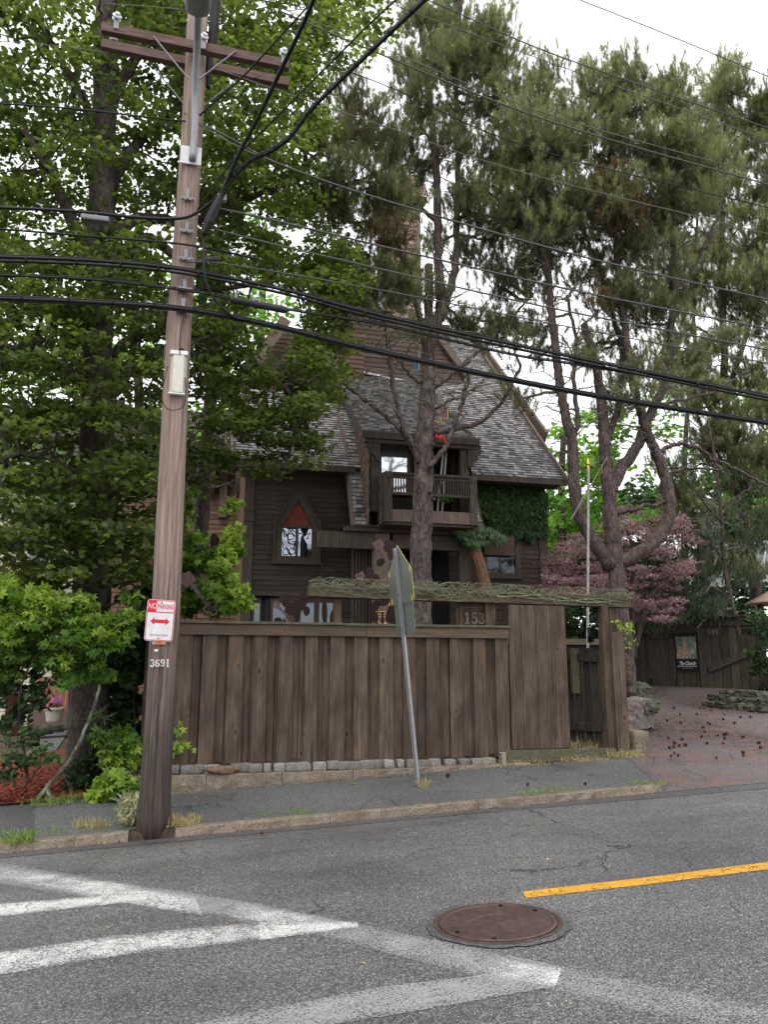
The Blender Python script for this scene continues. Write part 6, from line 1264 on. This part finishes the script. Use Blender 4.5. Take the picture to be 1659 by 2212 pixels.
# poster
pt = thing('poster', 'glossy poster with a jumbled picture and the words The Church on the driveway fence', 'poster', P(1486,1450,17.3))
a, b = us(1464), us(1511); zt, z0 = P(1487,1374,17.5).z, P(1487,1449,17.5).z; mb = MB(); fbox(mb, a, b, z0, zt, .09, .10); mb.build('board', flat('poster black', (.012,.012,.015), .3), pt)
m, t, bs, o_ = nodes('poster picture'); v = coords(t); vo = NN(t, 'TexVoronoi'); vo.inputs['Scale'].default_value = 22; t.links.new(v, vo.inputs['Vector']); n1 = noise(t, coords(t, (2,2,.8)), 7, 6, .7)
c1 = ramp(t, n1, [(.3,(.03,.05,.12)),(.45,(.10,.15,.11)),(.55,(.22,.17,.13)),(.7,(.5,.48,.45))]); col = mix(t, .3, c1, vo.outputs['Color'], 'OVERLAY'); t.links.new(col, bs.inputs['Base Color']); bs.inputs['Roughness'].default_value = .3
mb = MB(); zm = z0+(zt-z0)*.34; fbox(mb, a+.02, b-.02, zm, zt-.02, .10, .104); mb.build('picture', m, pt)
mb = MB(); cxs = (a+b)/2-.02
pyr = [fa+fd*(a+.06)+fn*.1045, fa+fd*(b-.16)+fn*.1045, fa+fd*cxs+fn*.1045]; zs_ = (zm+.02, zm+.02, zt-.05)
mb.prism([(p.x,p.y,z) for p, z in zip(pyr, zs_)], fn*.002); mb.build('pale_cone', M('pale figure', (.16,.11,.09), (.42,.36,.30), 30, tone=0), pt)
lw = flat('poster lettering', (.75,.75,.75), .4); tp_ = fa+fd*((a+b)/2)+fn*.107
place_text('lettering', 'The Church', .125, (tp_.x,tp_.y,z0+(zt-z0)*.21), lw, pt, right=fd, depth=.0008, bold=.0005, shear=.35, sx=.62)
mb = MB(); fbox(mb, a+.02, b-.04, z0+(zt-z0)*.125, z0+(zt-z0)*.135, .10, .106); mb.build('underline', lw, pt)
place_text('small_lettering', 'come see the inside', .04, (tp_.x,tp_.y,z0+(zt-z0)*.08), flat('poster small', (.3,.3,.32), .4), pt, right=fd, depth=.0008, shear=.2, sx=.8)
# taller gate 149
ng = thing('tall_gate', 'taller dark board gate numbered 149 at the end of the driveway', 'gate', P(1530,1505,17.2))
mb = MB(); s = fl; nt_ = P(1560,1335,17).z
k = 0; fbox(mb, fl, fl+1.33, fz, nt_-.12, -.03, -.004, .1)
while s < fl+1.35: wd = .2; fbox(mb, s, s+wd-.012, fz+.0, nt_-.1, .0, .03, rnd.random()); s += wd
mb.build('boards', dfw, ng); mb = MB(); fbox(mb, fl-.08, fl+.06, fz, nt_, .03, .13, .5); fbox(mb, fl-.1, fl+1.4, nt_-.0, nt_+.04, -.04, .16, .6); fbox(mb, fl+.06, fl+1.35, nt_-.2, nt_-.0, .03, .07, .4); mb.build('frame', dfw, ng)
p0 = fa+fd*(fl+.1)+fn*.07; p1 = fa+fd*(fl+1.5)+fn*.07; MB().bar((p0.x,p0.y,1.78),(p1.x,p1.y,2.35),.05,.16).build('brace', dfw, ng)
p0 = fa+fd*(fl+.12)+fn*.034; mb = MB(); fbox(mb, fl+.1, fl+.42, nt_-.44, nt_-.24, .031, .05, .7); mb.build('number_plate', dfw, ng)
pq = fa+fd*(fl+.26)+fn*.055; place_text('numerals', '149', .17, (pq.x,pq.y,nt_-.34), flat('numeral brown', (.16,.11,.09), .7), ng, right=fd, depth=.006, bold=.004)
# rocks
rk = M('boulder', (.10,.085,.08), (.26,.22,.20), 12, rough=.9, bmp=.9, bd=.03, tone=.2, blot=.5, blc=(.10,.12,.07), bls=3)
rkm = M('mossy boulder', (.03,.03,.024), (.10,.10,.08), 12, rough=.9, bmp=.9, bd=.03, tone=.3, blot=.5, blc=(.10,.14,.07), bls=3)
c = P(1378,1632,11.35); rock('granite_block', 'pale speckled granite block standing right of the gate post', 'stone block', (c.x,11.5,.53), (.26,.55,.56), 31, gran, e=.12, rough=.03, rz=.05)
c = P(1372,1540,12.6); rock('boulder', 'squarish brown boulder behind the gate post by the driveway', 'boulder', (c.x,12.7,c.z-.02), (.62,.5,.52), 32, rk, e=.2, rough=.10, rz=.2, jag=True)
for i, (u, v, Y, sz, l) in enumerate([(1368,1492,13.4,(.5,.4,.3),'rounded pale mossy rock behind the boulder'),(1395,1518,12.9,(.3,.4,.26),'small greenish rock right of the boulder'),(1400,1528,12.6,(.26,.3,.2),'low rock at the driveway edge beside the boulder')]):
    c = P(u, v, Y); rock('rock', l, 'rock', (c.x,Y,c.z), sz, 40+i, rkm, e=.5, rough=.2, jag=True)
rnd = random.Random(33); labs = ['low', 'flat', 'pale', 'dark', 'long', 'small', 'mossy', 'broken', 'wide', 'thin', 'rough', 'jagged', 'narrow', 'grey']
for i, (u, v) in enumerate([(1548,1508),(1575,1515),(1605,1522),(1635,1528),(1655,1534),(1560,1490),(1590,1498),(1620,1505),(1650,1512),(1585,1480),(1615,1488),(1645,1495),(1570,1500),(1630,1482)]):
    row = 0 if i < 5 else (1 if i < 9 or i == 12 else 2); c = hit(u, 1532+(u-1600)*.1-row*4); Y = c.y; c.z += .02+.10*row; rock('wall_stone', '%s stone of the dry stone ledge below the 149 gate, %s' % (labs[i], ['front row','front row right','front row middle','front row far right','front row edge','second row','second row centre','second row right','second row edge','top','top centre','top right','between rows','top edge'][i]), 'stone', (c.x,Y,c.z), (rnd.uniform(.3,.55),.35,rnd.uniform(.12,.2)), 60+i, rkm, e=.2, rough=.16, group='dry stone ledge by the driveway', jag=True)
c = Vector((5.95,11.75,.5))
for i in range(4): rock('rock', 'pale stone among dry weeds inside the gateway, ' + ['left','middle','right','rear'][i] + ' one', 'rock', (5.62+i*.16,11.65+.1*(i%2),.5), (.17,.2,.16), 80+i, rkm, e=.5, rough=.2)
# dark creeper mass at right edge
plant('shrub', 'dark green bush at the right edge in front of the 149 gate', 'shrub', [(1650,1350,35,50,15.2,.5,520,.3),(1645,1420,35,50,15.2,.5,460,.15),(1670,1480,40,40,15.2,.5,300,.1)], T_OVAL, (.07,.13), Ldark, P(1650,1500,15.2), seed=31)
plant('shrub', 'deep green thicket behind the gate and the purple maple', 'shrub', [(1250,1330,60,50,17.5,.6,500,.2),(1400,1340,90,40,18.9,.5,700,.1),(1520,1330,90,40,19.3,.6,700,.1),(1260,1290,60,60,18.5,.6,400,.15),(1620,1260,70,80,21,.6,600,.25),(1500,1250,90,60,21,.6,600,.2)], T_OVAL, (.1,.18), Ldark, P(1400,1450,18.5), seed=32)
# far-off woodland closing the view
def woodland(name, label, poly, n, Y0, Y1_, seed, tone, mat):
    rs_ = random.Random(seed); us_ = [p[0] for p in poly]; vs_ = [p[1] for p in poly]; cl_ = []
    while len(cl_) < n:
        u_, v_ = rs_.uniform(min(us_), max(us_)), rs_.uniform(min(vs_), max(vs_))
        if inpoly(u_, v_, poly): cl_.append((P(u_, v_, rs_.uniform(Y0, Y1_)), (1.0,1.0,.6), 60, min(1,max(0,tone+rs_.gauss(0,.15)))))
    o_ = foliage(name, cl_, T_MAPLE, (.22,.4), mat, None, seed=seed); tag(o_, label, None, kind='stuff')
woodland('woodland', 'dark far-off woodland closing the view behind the houses on the right', [(1150,1120),(1300,1060),(1500,1030),(1720,980),(1720,1400),(1150,1400)], 330, 29, 36, 5, .2, Ldark)
woodland('woodland', 'dark far-off woodland closing the view behind the left garden', [(-120,1080),(420,1100),(520,1200),(520,1460),(-120,1480)], 260, 29, 36, 6, .25, Ldark)
# neighbour house at the right: gable, glazed roof, awning
nh = thing('neighbour_house', 'grey house with a glazed lean-to seen through the trees at the right', 'house', (P(1600,1300,24).x, 24, 1.2))
sid = M('grey siding', (.14,.13,.14), (.24,.23,.24), 5, (.8,5,8), tone=.3)
mb = MB(); a, b = P(1520,1300,24), P(1572,1300,24); clapboards(mb, (a.x,24,0), (1,0,0), b.x-a.x, 1.2, P(1560,1115,24).z, .16); mb.build('wall', sid, nh)
mb = MB(); a, b, c_, d_ = P(1490,1268,22), P(1720,1268,22), P(1720,1170,25), P(1530,1170,25); mb.add([a,b,c_,d_], [(0,1,2,3)]); mb.build('glazed_roof', glass('roof glass', (.04,.045,.05), .2), nh)
mb = MB()
for i in range(7): t_ = i/6; mb.bar(a.lerp(b, t_)+Vector((0,0,.03)), d_.lerp(c_, t_)+Vector((0,0,.03)), .05, .05)
mb.build('glazing_bar', flat('pale bar', (.45,.45,.45), .5), nh)
am_ = thing('patio_umbrella', 'tan patio umbrella partly hidden behind the juniper at the right', 'umbrella', P(1640,1380,19))
p_ = P(1690,1272,19); mb = MB(); rr_ = 1.0; tip = p_+Vector((0,0,.15)); n = 8; zr = P(1610,1300,19).z
V = [tip]+[Vector((p_.x+rr_*math.cos(2*math.pi*k/n), 19+rr_*math.sin(2*math.pi*k/n), zr)) for k in range(n)]
V += [q-Vector((0,0,.03)) for q in V]; mb.add(V, [(0,1+k,1+(k+1)%n) for k in range(n)]+[(9,10+(k+1)%n,10+k) for k in range(n)]+[(1+k,10+k,10+(k+1)%n,1+(k+1)%n) for k in range(n)]); mb.build('canopy', flat('tan canvas', (.42,.3,.22), .8), am_)
MB().tube([(p_.x,19,1.1),(p_.x,19,p_.z+.1)], .025).build('pole', flat('umbrella pole', (.2,.16,.12), .6), am_)
# flag pole with gold tip and the leaning staff
a, b = P(1271,1000,12.3), P(1270,1400,12.3); fp = thing('spear_pole', 'thin white weathered pole with a gold spear tip inside the gate', 'pole', b)
pm = M('peeling white', (.16,.14,.13), (.5,.49,.47), 7, (12,12,1.2), tone=0, bmp=.3); mb = MB(); mb.tube([b, a-Vector((0,0,.12))], .022, 10); mb.build('shaft', pm, fp)
MB().lathe(a-Vector((0,0,.14)), [(.018,0),(.024,.05),(.016,.08),(.012,.1),(.035,.12),(.02,.18),(.001,.25)], 10).build('spear_tip', flat('gold', (.65,.42,.1), .3, .8), fp)
a, b = P(1312,988,12.5), P(1234,1122,12.0); fs = thing('leaning_staff', 'bare wooden staff slanting between the limbs of the right pine', 'staff', b)
MB().tube([a, b], [.008,.013], 8).build('staff', M('staff wood', (.10,.08,.06), (.26,.22,.18), 8), fs); mb = MB()
for k in range(5): mb.lathe(P(1300,1005+k*4,12.4), [(.008,-.01),(.015,0),(.008,.01)], 8)
mb.build('chain', flat('gold 2', (.5,.36,.12), .35, .7), fs)
# ================================================================== GARDEN ORNAMENTS BEHIND THE FENCE
rust = flat('rusty sheet', (.026,.013,.012), .8); keym = flat('key sheet', (.10,.066,.06), .7)
def key(label, c0, c1, Y, s, mat=keym, grp='flat metal keys over the fence'):
    """flat cut-out key: toothed bit at c0, trefoil bow at c1"""
    a, b = P(*c0, Y), P(*c1, Y); d = (b-a); L = d.length; d.normalize(); n = Vector((-d.z,0,d.x)); t = thing('key_ornament', label, 'key ornament', Vector((b.x,Y,b.z-.3)), grp); th = Vector((0,.012,0)); w_ = L*.04*s
    q = lambda x, y: a+d*x+n*y
    MB().prism([q(L*.1,-w_), q(L*.78,-w_), q(L*.78,w_), q(L*.1,w_)], th).build('shank', mat, t)
    bw = L*.13*s; mb = MB(); a = a-Vector((0,.003,0))
    for x0, x1, y0, y1 in ((-.05,.03,-1,1),(.03,.10,-1,-.35),(.03,.10,.1,1),(.10,.20,-1,1)): mb.prism([q(L*x0,bw*y0), q(L*x1,bw*y0), q(L*x1,bw*y1), q(L*x0,bw*y1)], th)
    mb.prism([q(L*.26,-w_*1.9),q(L*.29,-w_*1.9),q(L*.29,w_*1.9),q(L*.26,w_*1.9)], th); mb.build('bit', mat, t)
    a = a-Vector((0,.003,0)); mb = MB(); rr = L*.085*s
    for dx, dy in ((.80,-.07*s),(.80,.07*s),(.92,0)):
        c_ = q(L*dx, L*dy); N_ = 16
        for k in range(N_):
            A, B = 6.2832*k/N_, 6.2832*(k+1)/N_; f = lambda A_, r_: c_+Vector((math.cos(A_)*r_,0,math.sin(A_)*r_)); mb.prism([f(A,rr*.5),f(A,rr),f(B,rr),f(B,rr*.5)], th)
    mb.build('bow', mat, t); MB().tube([Vector((b.x,Y+.02,b.z)), Vector((b.x,Y+.02,.6))], .008).build('rod', rust, t); return t
key('mauve metal key slanting over the creeper left of the house corner', (400,1245), (466,1328), 11.6, 1.)
key('small key cut-out low over the fence below the pointed window', (593,1303), (636,1345), 11.7, .9)
key('metal key head rising above the left part of the gate beam', (776,1240), (800,1290), 12.0, 1.4)
key('highest metal key behind the leaning sign', (815,1172), (850,1232), 12.0, 1.2)
def lobes(label, ell, Y, base):
    t = thing('leaf_ornament', label, 'metal ornament', P(base[0], base[1], Y), 'rusty lobed metal cut-outs'); mb = MB()
    for (u, v, ru, rv, rot) in ell:
        c_ = P(u, v, Y); k = mpp(Y); q = []
        for i in range(20): A = 6.2832*i/20; x, z = ru*k*math.cos(A), rv*k*math.sin(A); q.append(c_+Vector((0,-.0021*(len(mb.v)//40),0))+Vector((x*math.cos(R(rot))-z*math.sin(R(rot)), 0, x*math.sin(R(rot))+z*math.cos(R(rot)))))
        mb.prism(q, (0,.01+.0017*(len(mb.v) % 7),0))
    mb.build('cutout', rust, t); MB().tube([P(base[0],base[1]-20,Y+.02), P(base[0],base[1]+80,Y+.02)], .008).build('rod', rust, t)
lobes('rusty lobed metal cut-out behind the bright creeper left of the house', [(437,1215,8,20,-15),(465,1180,11,28,10),(480,1225,14,24,30),(402,1285,9,14,0)], 12.4, (455,1260))
lobes('dark lobed metal cut-out low over the fence below the pointed window', [(617,1300,9,11,0),(632,1322,17,20,10),(655,1298,9,24,-18),(668,1285,12,9,30),(600,1340,8,6,0),(662,1320,7,10,0)], 11.8, (630,1345))
lobes('pair of slim leaf shaped cut-outs right of the lower windows', [(701,1322,6,27,2),(717,1332,4,14,-8)], 12.0, (705,1350))
lobes('rusty lobed metal cut-out rising behind the beam and the leaning sign', [(799,1238,9,14,0),(808,1252,14,12,20),(840,1180,13,14,0),(850,1200,13,20,0),(822,1215,10,8,40)], 12.1, (815,1270))
lobes('rusty lobed metal cut-out between the beam and the fence behind the sign', [(812,1308,8,14,-20),(808,1332,9,13,20),(828,1302,14,7,10),(842,1326,8,20,-15),(850,1338,10,12,0)], 12.1, (812,1345))
ov = thing('oval_ornament', 'small gilded oval ring ornament glimpsed beside the leaning sign', 'ornament', P(828,1345,12.4)); mb = MB(); c_ = P(826,1322,12.4)
mb.v = []; q = [c_+Vector((.14*math.cos(A),0,.2*math.sin(A))) for A in np.linspace(0,6.2832,25)]; mb.tube(q, .022, 8, cap=False)
for z in (-.04, 0.0, -.08): mb.tube([c_+Vector((-.13,0,z)), c_+Vector((.13,0,z))], .011, 6)
mb.build('ring', flat('gilded', (.55,.3,.1), .35, .5), ov); MB().tube([c_, c_-Vector((0,0,.8))], .02).build('stand', rust, ov)
ph = thing('patio_heater', 'black mushroom-shaped patio heater behind the fence below the house corner', 'patio heater', P(572,1360,14)); a = P(572,1288,14)
MB().lathe(a, [(.0,.0),(.27,-.015),(.26,-.0),(.06,.02),(.001,.03)], 24).build('hood', flat('heater black', (.01,.01,.01), .5), ph); MB().lathe(a, [(.085,-1.2),(.085,-.06),(.10,-.05),(.10,-.01)], 16).build('column', flat('heater black 2', (.01,.01,.01), .5), ph)
# ================================================================== LEFT BACKGROUND
nh2 = thing('yellow_house', 'pale yellow clapboarded house behind the maple at the left', 'house', (P(60,1560,24).x, 24, .4))
mb = MB(); a, b = P(-160,1400,24), P(215,1400,24); z1 = P(60,1000,24).z; clapboards(mb, (a.x,24,0), (1,0,0), b.x-a.x, .3, z1, .13); mb.build('wall', M('yellow siding', (.50,.49,.38), (.62,.6,.48), 5, (.8,5,8), tone=.08, bmp=.1), nh2)
mb = MB(); mb.prism([(a.x-.3,23.6,z1),(b.x+.3,23.6,z1),(b.x+.3,27,z1+2.4),(a.x-.3,27,z1+2.4)], (0,.02,-.08)); mb.build('roof', roofd, nh2); mb = MB(); mb.box((b.x-.12,23.9,.3),(b.x+.03,24.02,z1)); mb.box((a.x,23.6,z1-.15),(b.x+.3,23.65,z1)); mb.build('trim', flat('white trim', (.7,.7,.68), .6), nh2)
a, b = P(15,1440,24), P(34,1350,24); window(nh2, a.x, b.x, a.z, b.z, 23.97, flat('white sash', (.7,.7,.7), .5), fw=.1)
a, b = P(60,1240,24), P(110,1120,24); window(nh2, a.x, b.x, a.z, b.z, 23.97, flat('white sash 2', (.7,.7,.7), .5), fw=.1, transom=[(a.z+b.z)/2])
of = thing('wooden_fence', 'orange-brown board fence at the back of the left garden', 'fence', P(150,1540,22)); mb = MB(); a, b = P(60,1545,22), P(320,1545,22); zt = P(160,1462,22).z; x = a.x; rnd = random.Random(3)
while x < b.x: mb.box((x,22,.35),(x+.13,22.03,zt+rnd.uniform(-.01,.01)), rnd.random()); x += .142
mb.build('boards', M('orange cedar', (.20,.085,.05), (.34,.15,.09), 7, (7,7,.6), tone=.2), of); MB().box((a.x,21.93,.35),(b.x,21.995,.75)).build('base_board', M('grey base', (.12,.07,.06), (.2,.13,.11), 5), of)
fpz = hit(115, 1562); fpt = thing('flower_pot', 'beige garden urn with pink and purple flowers behind the path', 'flower pot', (P(115,1562,20.3).x, 20.3, P(115,1562,20.3).z))
c_ = Vector((P(115,1562,20.3).x, 20.3, P(115,1562,20.3).z)); MB().lathe(c_, [(.13,0),(.17,.05),(.21,.28),(.235,.30),(.235,.345),(.20,.35),(.19,.30),(.001,.30)], 20).build('pot', flat('beige pot', (.42,.38,.32), .7), fpt)
foliage('flowers', [(c_+Vector((-.06,0,.47)), (.16,.12,.12), 150, .4),(c_+Vector((.08,0,.52)), (.12,.12,.13), 110, .8),(c_+Vector((-.12,0,.38)), (.1,.1,.07), 60, .2)], T_OVAL, (.03,.06), leafmat('petals', (.55,.06,.22), (.55,.18,.42), (.32,.10,.42), .2, .6), fpt, seed=3, nv=1.2)
foliage('leaves', [(c_+Vector((0,0,.4)), (.17,.12,.09), 60, .5)], T_OVAL, (.05,.09), Ldark, fpt, seed=4)
for i, (u, v, sz) in enumerate([(88,1575,(.5,.4,.22)),(115,1573,(.4,.4,.16)),(140,1569,(.5,.4,.15)),(70,1580,(.5,.4,.2))]):
    c_ = P(u, v, 19.4); rock('rock', ['brown rock with a white top by the flower pot','flat pale slab in front of the flower pot','long flat stone right of the flower pot','rounded grey rock left of the flower pot'][i], 'rock', (c_.x,19.4,c_.z), sz, 90+i, rkm, e=.4, rough=.15)
rb = thing('red_cart', 'dark red wheeled bin half hidden behind the left shrub', 'bin', P(30,1570,18)); a, b = P(8,1590,18), P(56,1500,18)
MB().hexa([(a.x+.05,17.8,a.z),(b.x-.05,17.8,a.z),(b.x-.05,18.2,a.z),(a.x+.05,18.2,a.z),(a.x,17.75,b.z),(b.x,17.75,b.z),(b.x,18.25,b.z),(a.x,18.25,b.z)]).build('body', flat('dark red', (.07,.01,.012), .5), rb, bev=.02); MB().box((a.x-.03,17.7,b.z),(b.x+.03,18.3,b.z+.05)).build('lid', flat('lid black', (.02,.02,.025), .4), rb, bev=.015)
MB().lathe((a.x+.1,17.78,a.z+.07), [(.08,-.03),(.08,.03)], 14, axis='y').build('wheel', dark, rb)
# scattered pine cones on the driveway: copies of one small cone
conm = M('cone brown', (.07,.025,.018), (.17,.06,.045), 60, bmp=.8, bd=.01, tone=.5)
def cone_mesh():
    mb = MB(); mb.lathe((0,0,0), [(.006,-.032),(.018,-.022),(.026,-.005),(.022,.012),(.012,.026),(.002,.034)], 9, tone=.1)
    for k in range(46):
        z = -.03+.062*k/46; r_ = .027*math.cos((z+.006)/.036*1.25); A = k*2.4; c_ = Vector((r_*math.cos(A), r_*math.sin(A), z)); n_ = Vector((math.cos(A), math.sin(A), .5)); s = Vector((-math.sin(A), math.cos(A), 0))*.010
        mb.add([c_-s, c_+s, c_+s*.4+n_*.012, c_-s*.4+n_*.012, c_-s*.7+Vector((0,0,-.004))+n_*.006, c_+s*.7+Vector((0,0,-.004))+n_*.006], [(0,1,2,3),(3,2,5,4)], .3+.7*((k*7) % 5)/5)
    me = mb.mesh('pine_cone'); me.materials.append(conm); return me
cme = cone_mesh(); rnd = random.Random(17); spots = [(1140,1700),(565,1806),(1265,1698),(968,1680)]
dpx = [(1463,1556),(1438,1572),(1478,1571),(1490,1561),(1497,1562),(1520,1570),(1529,1567),(1440,1590),(1450,1602),(1480,1600),(1512,1596),(1524,1596),(1560,1586),(1597,1568),(1630,1560),(1600,1590),(1645,1588),(1575,1554),(1542,1550),(1430,1620),(1455,1622),(1470,1625),(1476,1612),(1488,1614),(1525,1640),(1530,1620),(1560,1625),(1610,1618),(1640,1620),(1500,1548),(1480,1548),(1455,1540),(1520,1540),(1555,1535),(1590,1540),(1620,1538),(1650,1550),(1602,1552),(1407,1600),(1415,1640),(1655,1605),(1570,1606),(1440,1633),(1590,1633)]
for i, (u, v) in enumerate(spots+dpx):
    if i >= 4: u += rnd.gauss(0,22)+(1520-u)*.15; v += rnd.gauss(0,10)
    o = bpy.data.objects.new('pine_cone', cme); COL.objects.link(o); c_ = hit(u, v); o.location = (c_.x, c_.y, c_.z+.03); o.rotation_euler = (rnd.uniform(1.2,1.9), rnd.uniform(0,6), rnd.uniform(0,6)); s = rnd.uniform(.5,.85); o.scale = (s,s*.75,s*1.15)
    tag(o, ['brown pine cone on the sidewalk right of the gate sill','lone brown pine cone on the road below the utility pole','brown pine cone on the kerb below the gate post','brown pine cone on the sidewalk right of the sign post'][i] if i < 4 else 'brown pine cone lying among needles on the driveway', 'pine cone', 'fallen pine cones' if i < 4 else 'pine cones scattered on the driveway')
# needle litter on the driveway, small leaves on the walk
rs = np.random.RandomState(9); ps = []
while len(ps) < 16000:
    u, v = rs.uniform(1385,1659), 1500+rs.beta(1.6,1.4)*150; a = hit_cache = None
    x, y = rs.uniform(6.6,13), rs.uniform(10.4,18)
    if math.sin(x*2.1+y*.7)+math.sin(y*1.9-x*1.3)+rs.normal(0,.8) > .2: ps.append((x, y, gz(x, y)+.012))
n = len(ps); o = inst('needle_litter', [(-.5,-.03,0),(.5,-.03,.03),(.5,.03,.03),(-.5,.03,0)], [(0,1,2,3)], ps, frames(rs.normal(size=(n,3))*.08+[0,0,1], rs=rs), rs.uniform(.06,.13,n), rs.uniform(0,1,n), leafmat('fallen needles', (.10,.045,.028), (.20,.09,.055), (.32,.17,.10), .05, .8)); tag(o, 'rusty fallen pine needles strewn over the driveway', None, kind='stuff')
ps = []
for k in range(700):
    x = rs.uniform(-.5,6.2); ps.append((x, 10.98-abs(rs.normal(0,.05)), gz(x,10.95)+.006))
for k in range(160):
    x = rs.uniform(-1.2,6); y = rs.uniform(9.5,10.9); ps.append((x,y,gz(x,y)+.006))
for k in range(60):
    x = rs.uniform(-1.2,5); y = rs.uniform(3.5,9.3); ps.append((x,y,roadz(x,y)+.008))
n = len(ps); o = inst('leaf_litter', T_OVAL[0], T_OVAL[1], ps, frames(rs.normal(size=(n,3))*.15+[0,0,1], rs=rs), rs.uniform(.012,.035,n), rs.uniform(0,1,n), leafmat('litter', (.25,.10,.05), (.38,.24,.10), (.5,.42,.2), .1, .7)); tag(o, 'bits of fallen leaves and seeds along the sidewalk edge', None, kind='stuff')
c_ = hit(765, 1694); o = inst('fallen_leaf', T_MAPLE[0], T_MAPLE[1], [tuple(c_+Vector((0,0,.01)))], frames([[0,0,1.]], rs=rs), [.12], [.6], Lgrass, base=c_); tag(o, 'single green maple leaf lying on the sidewalk', 'leaf')
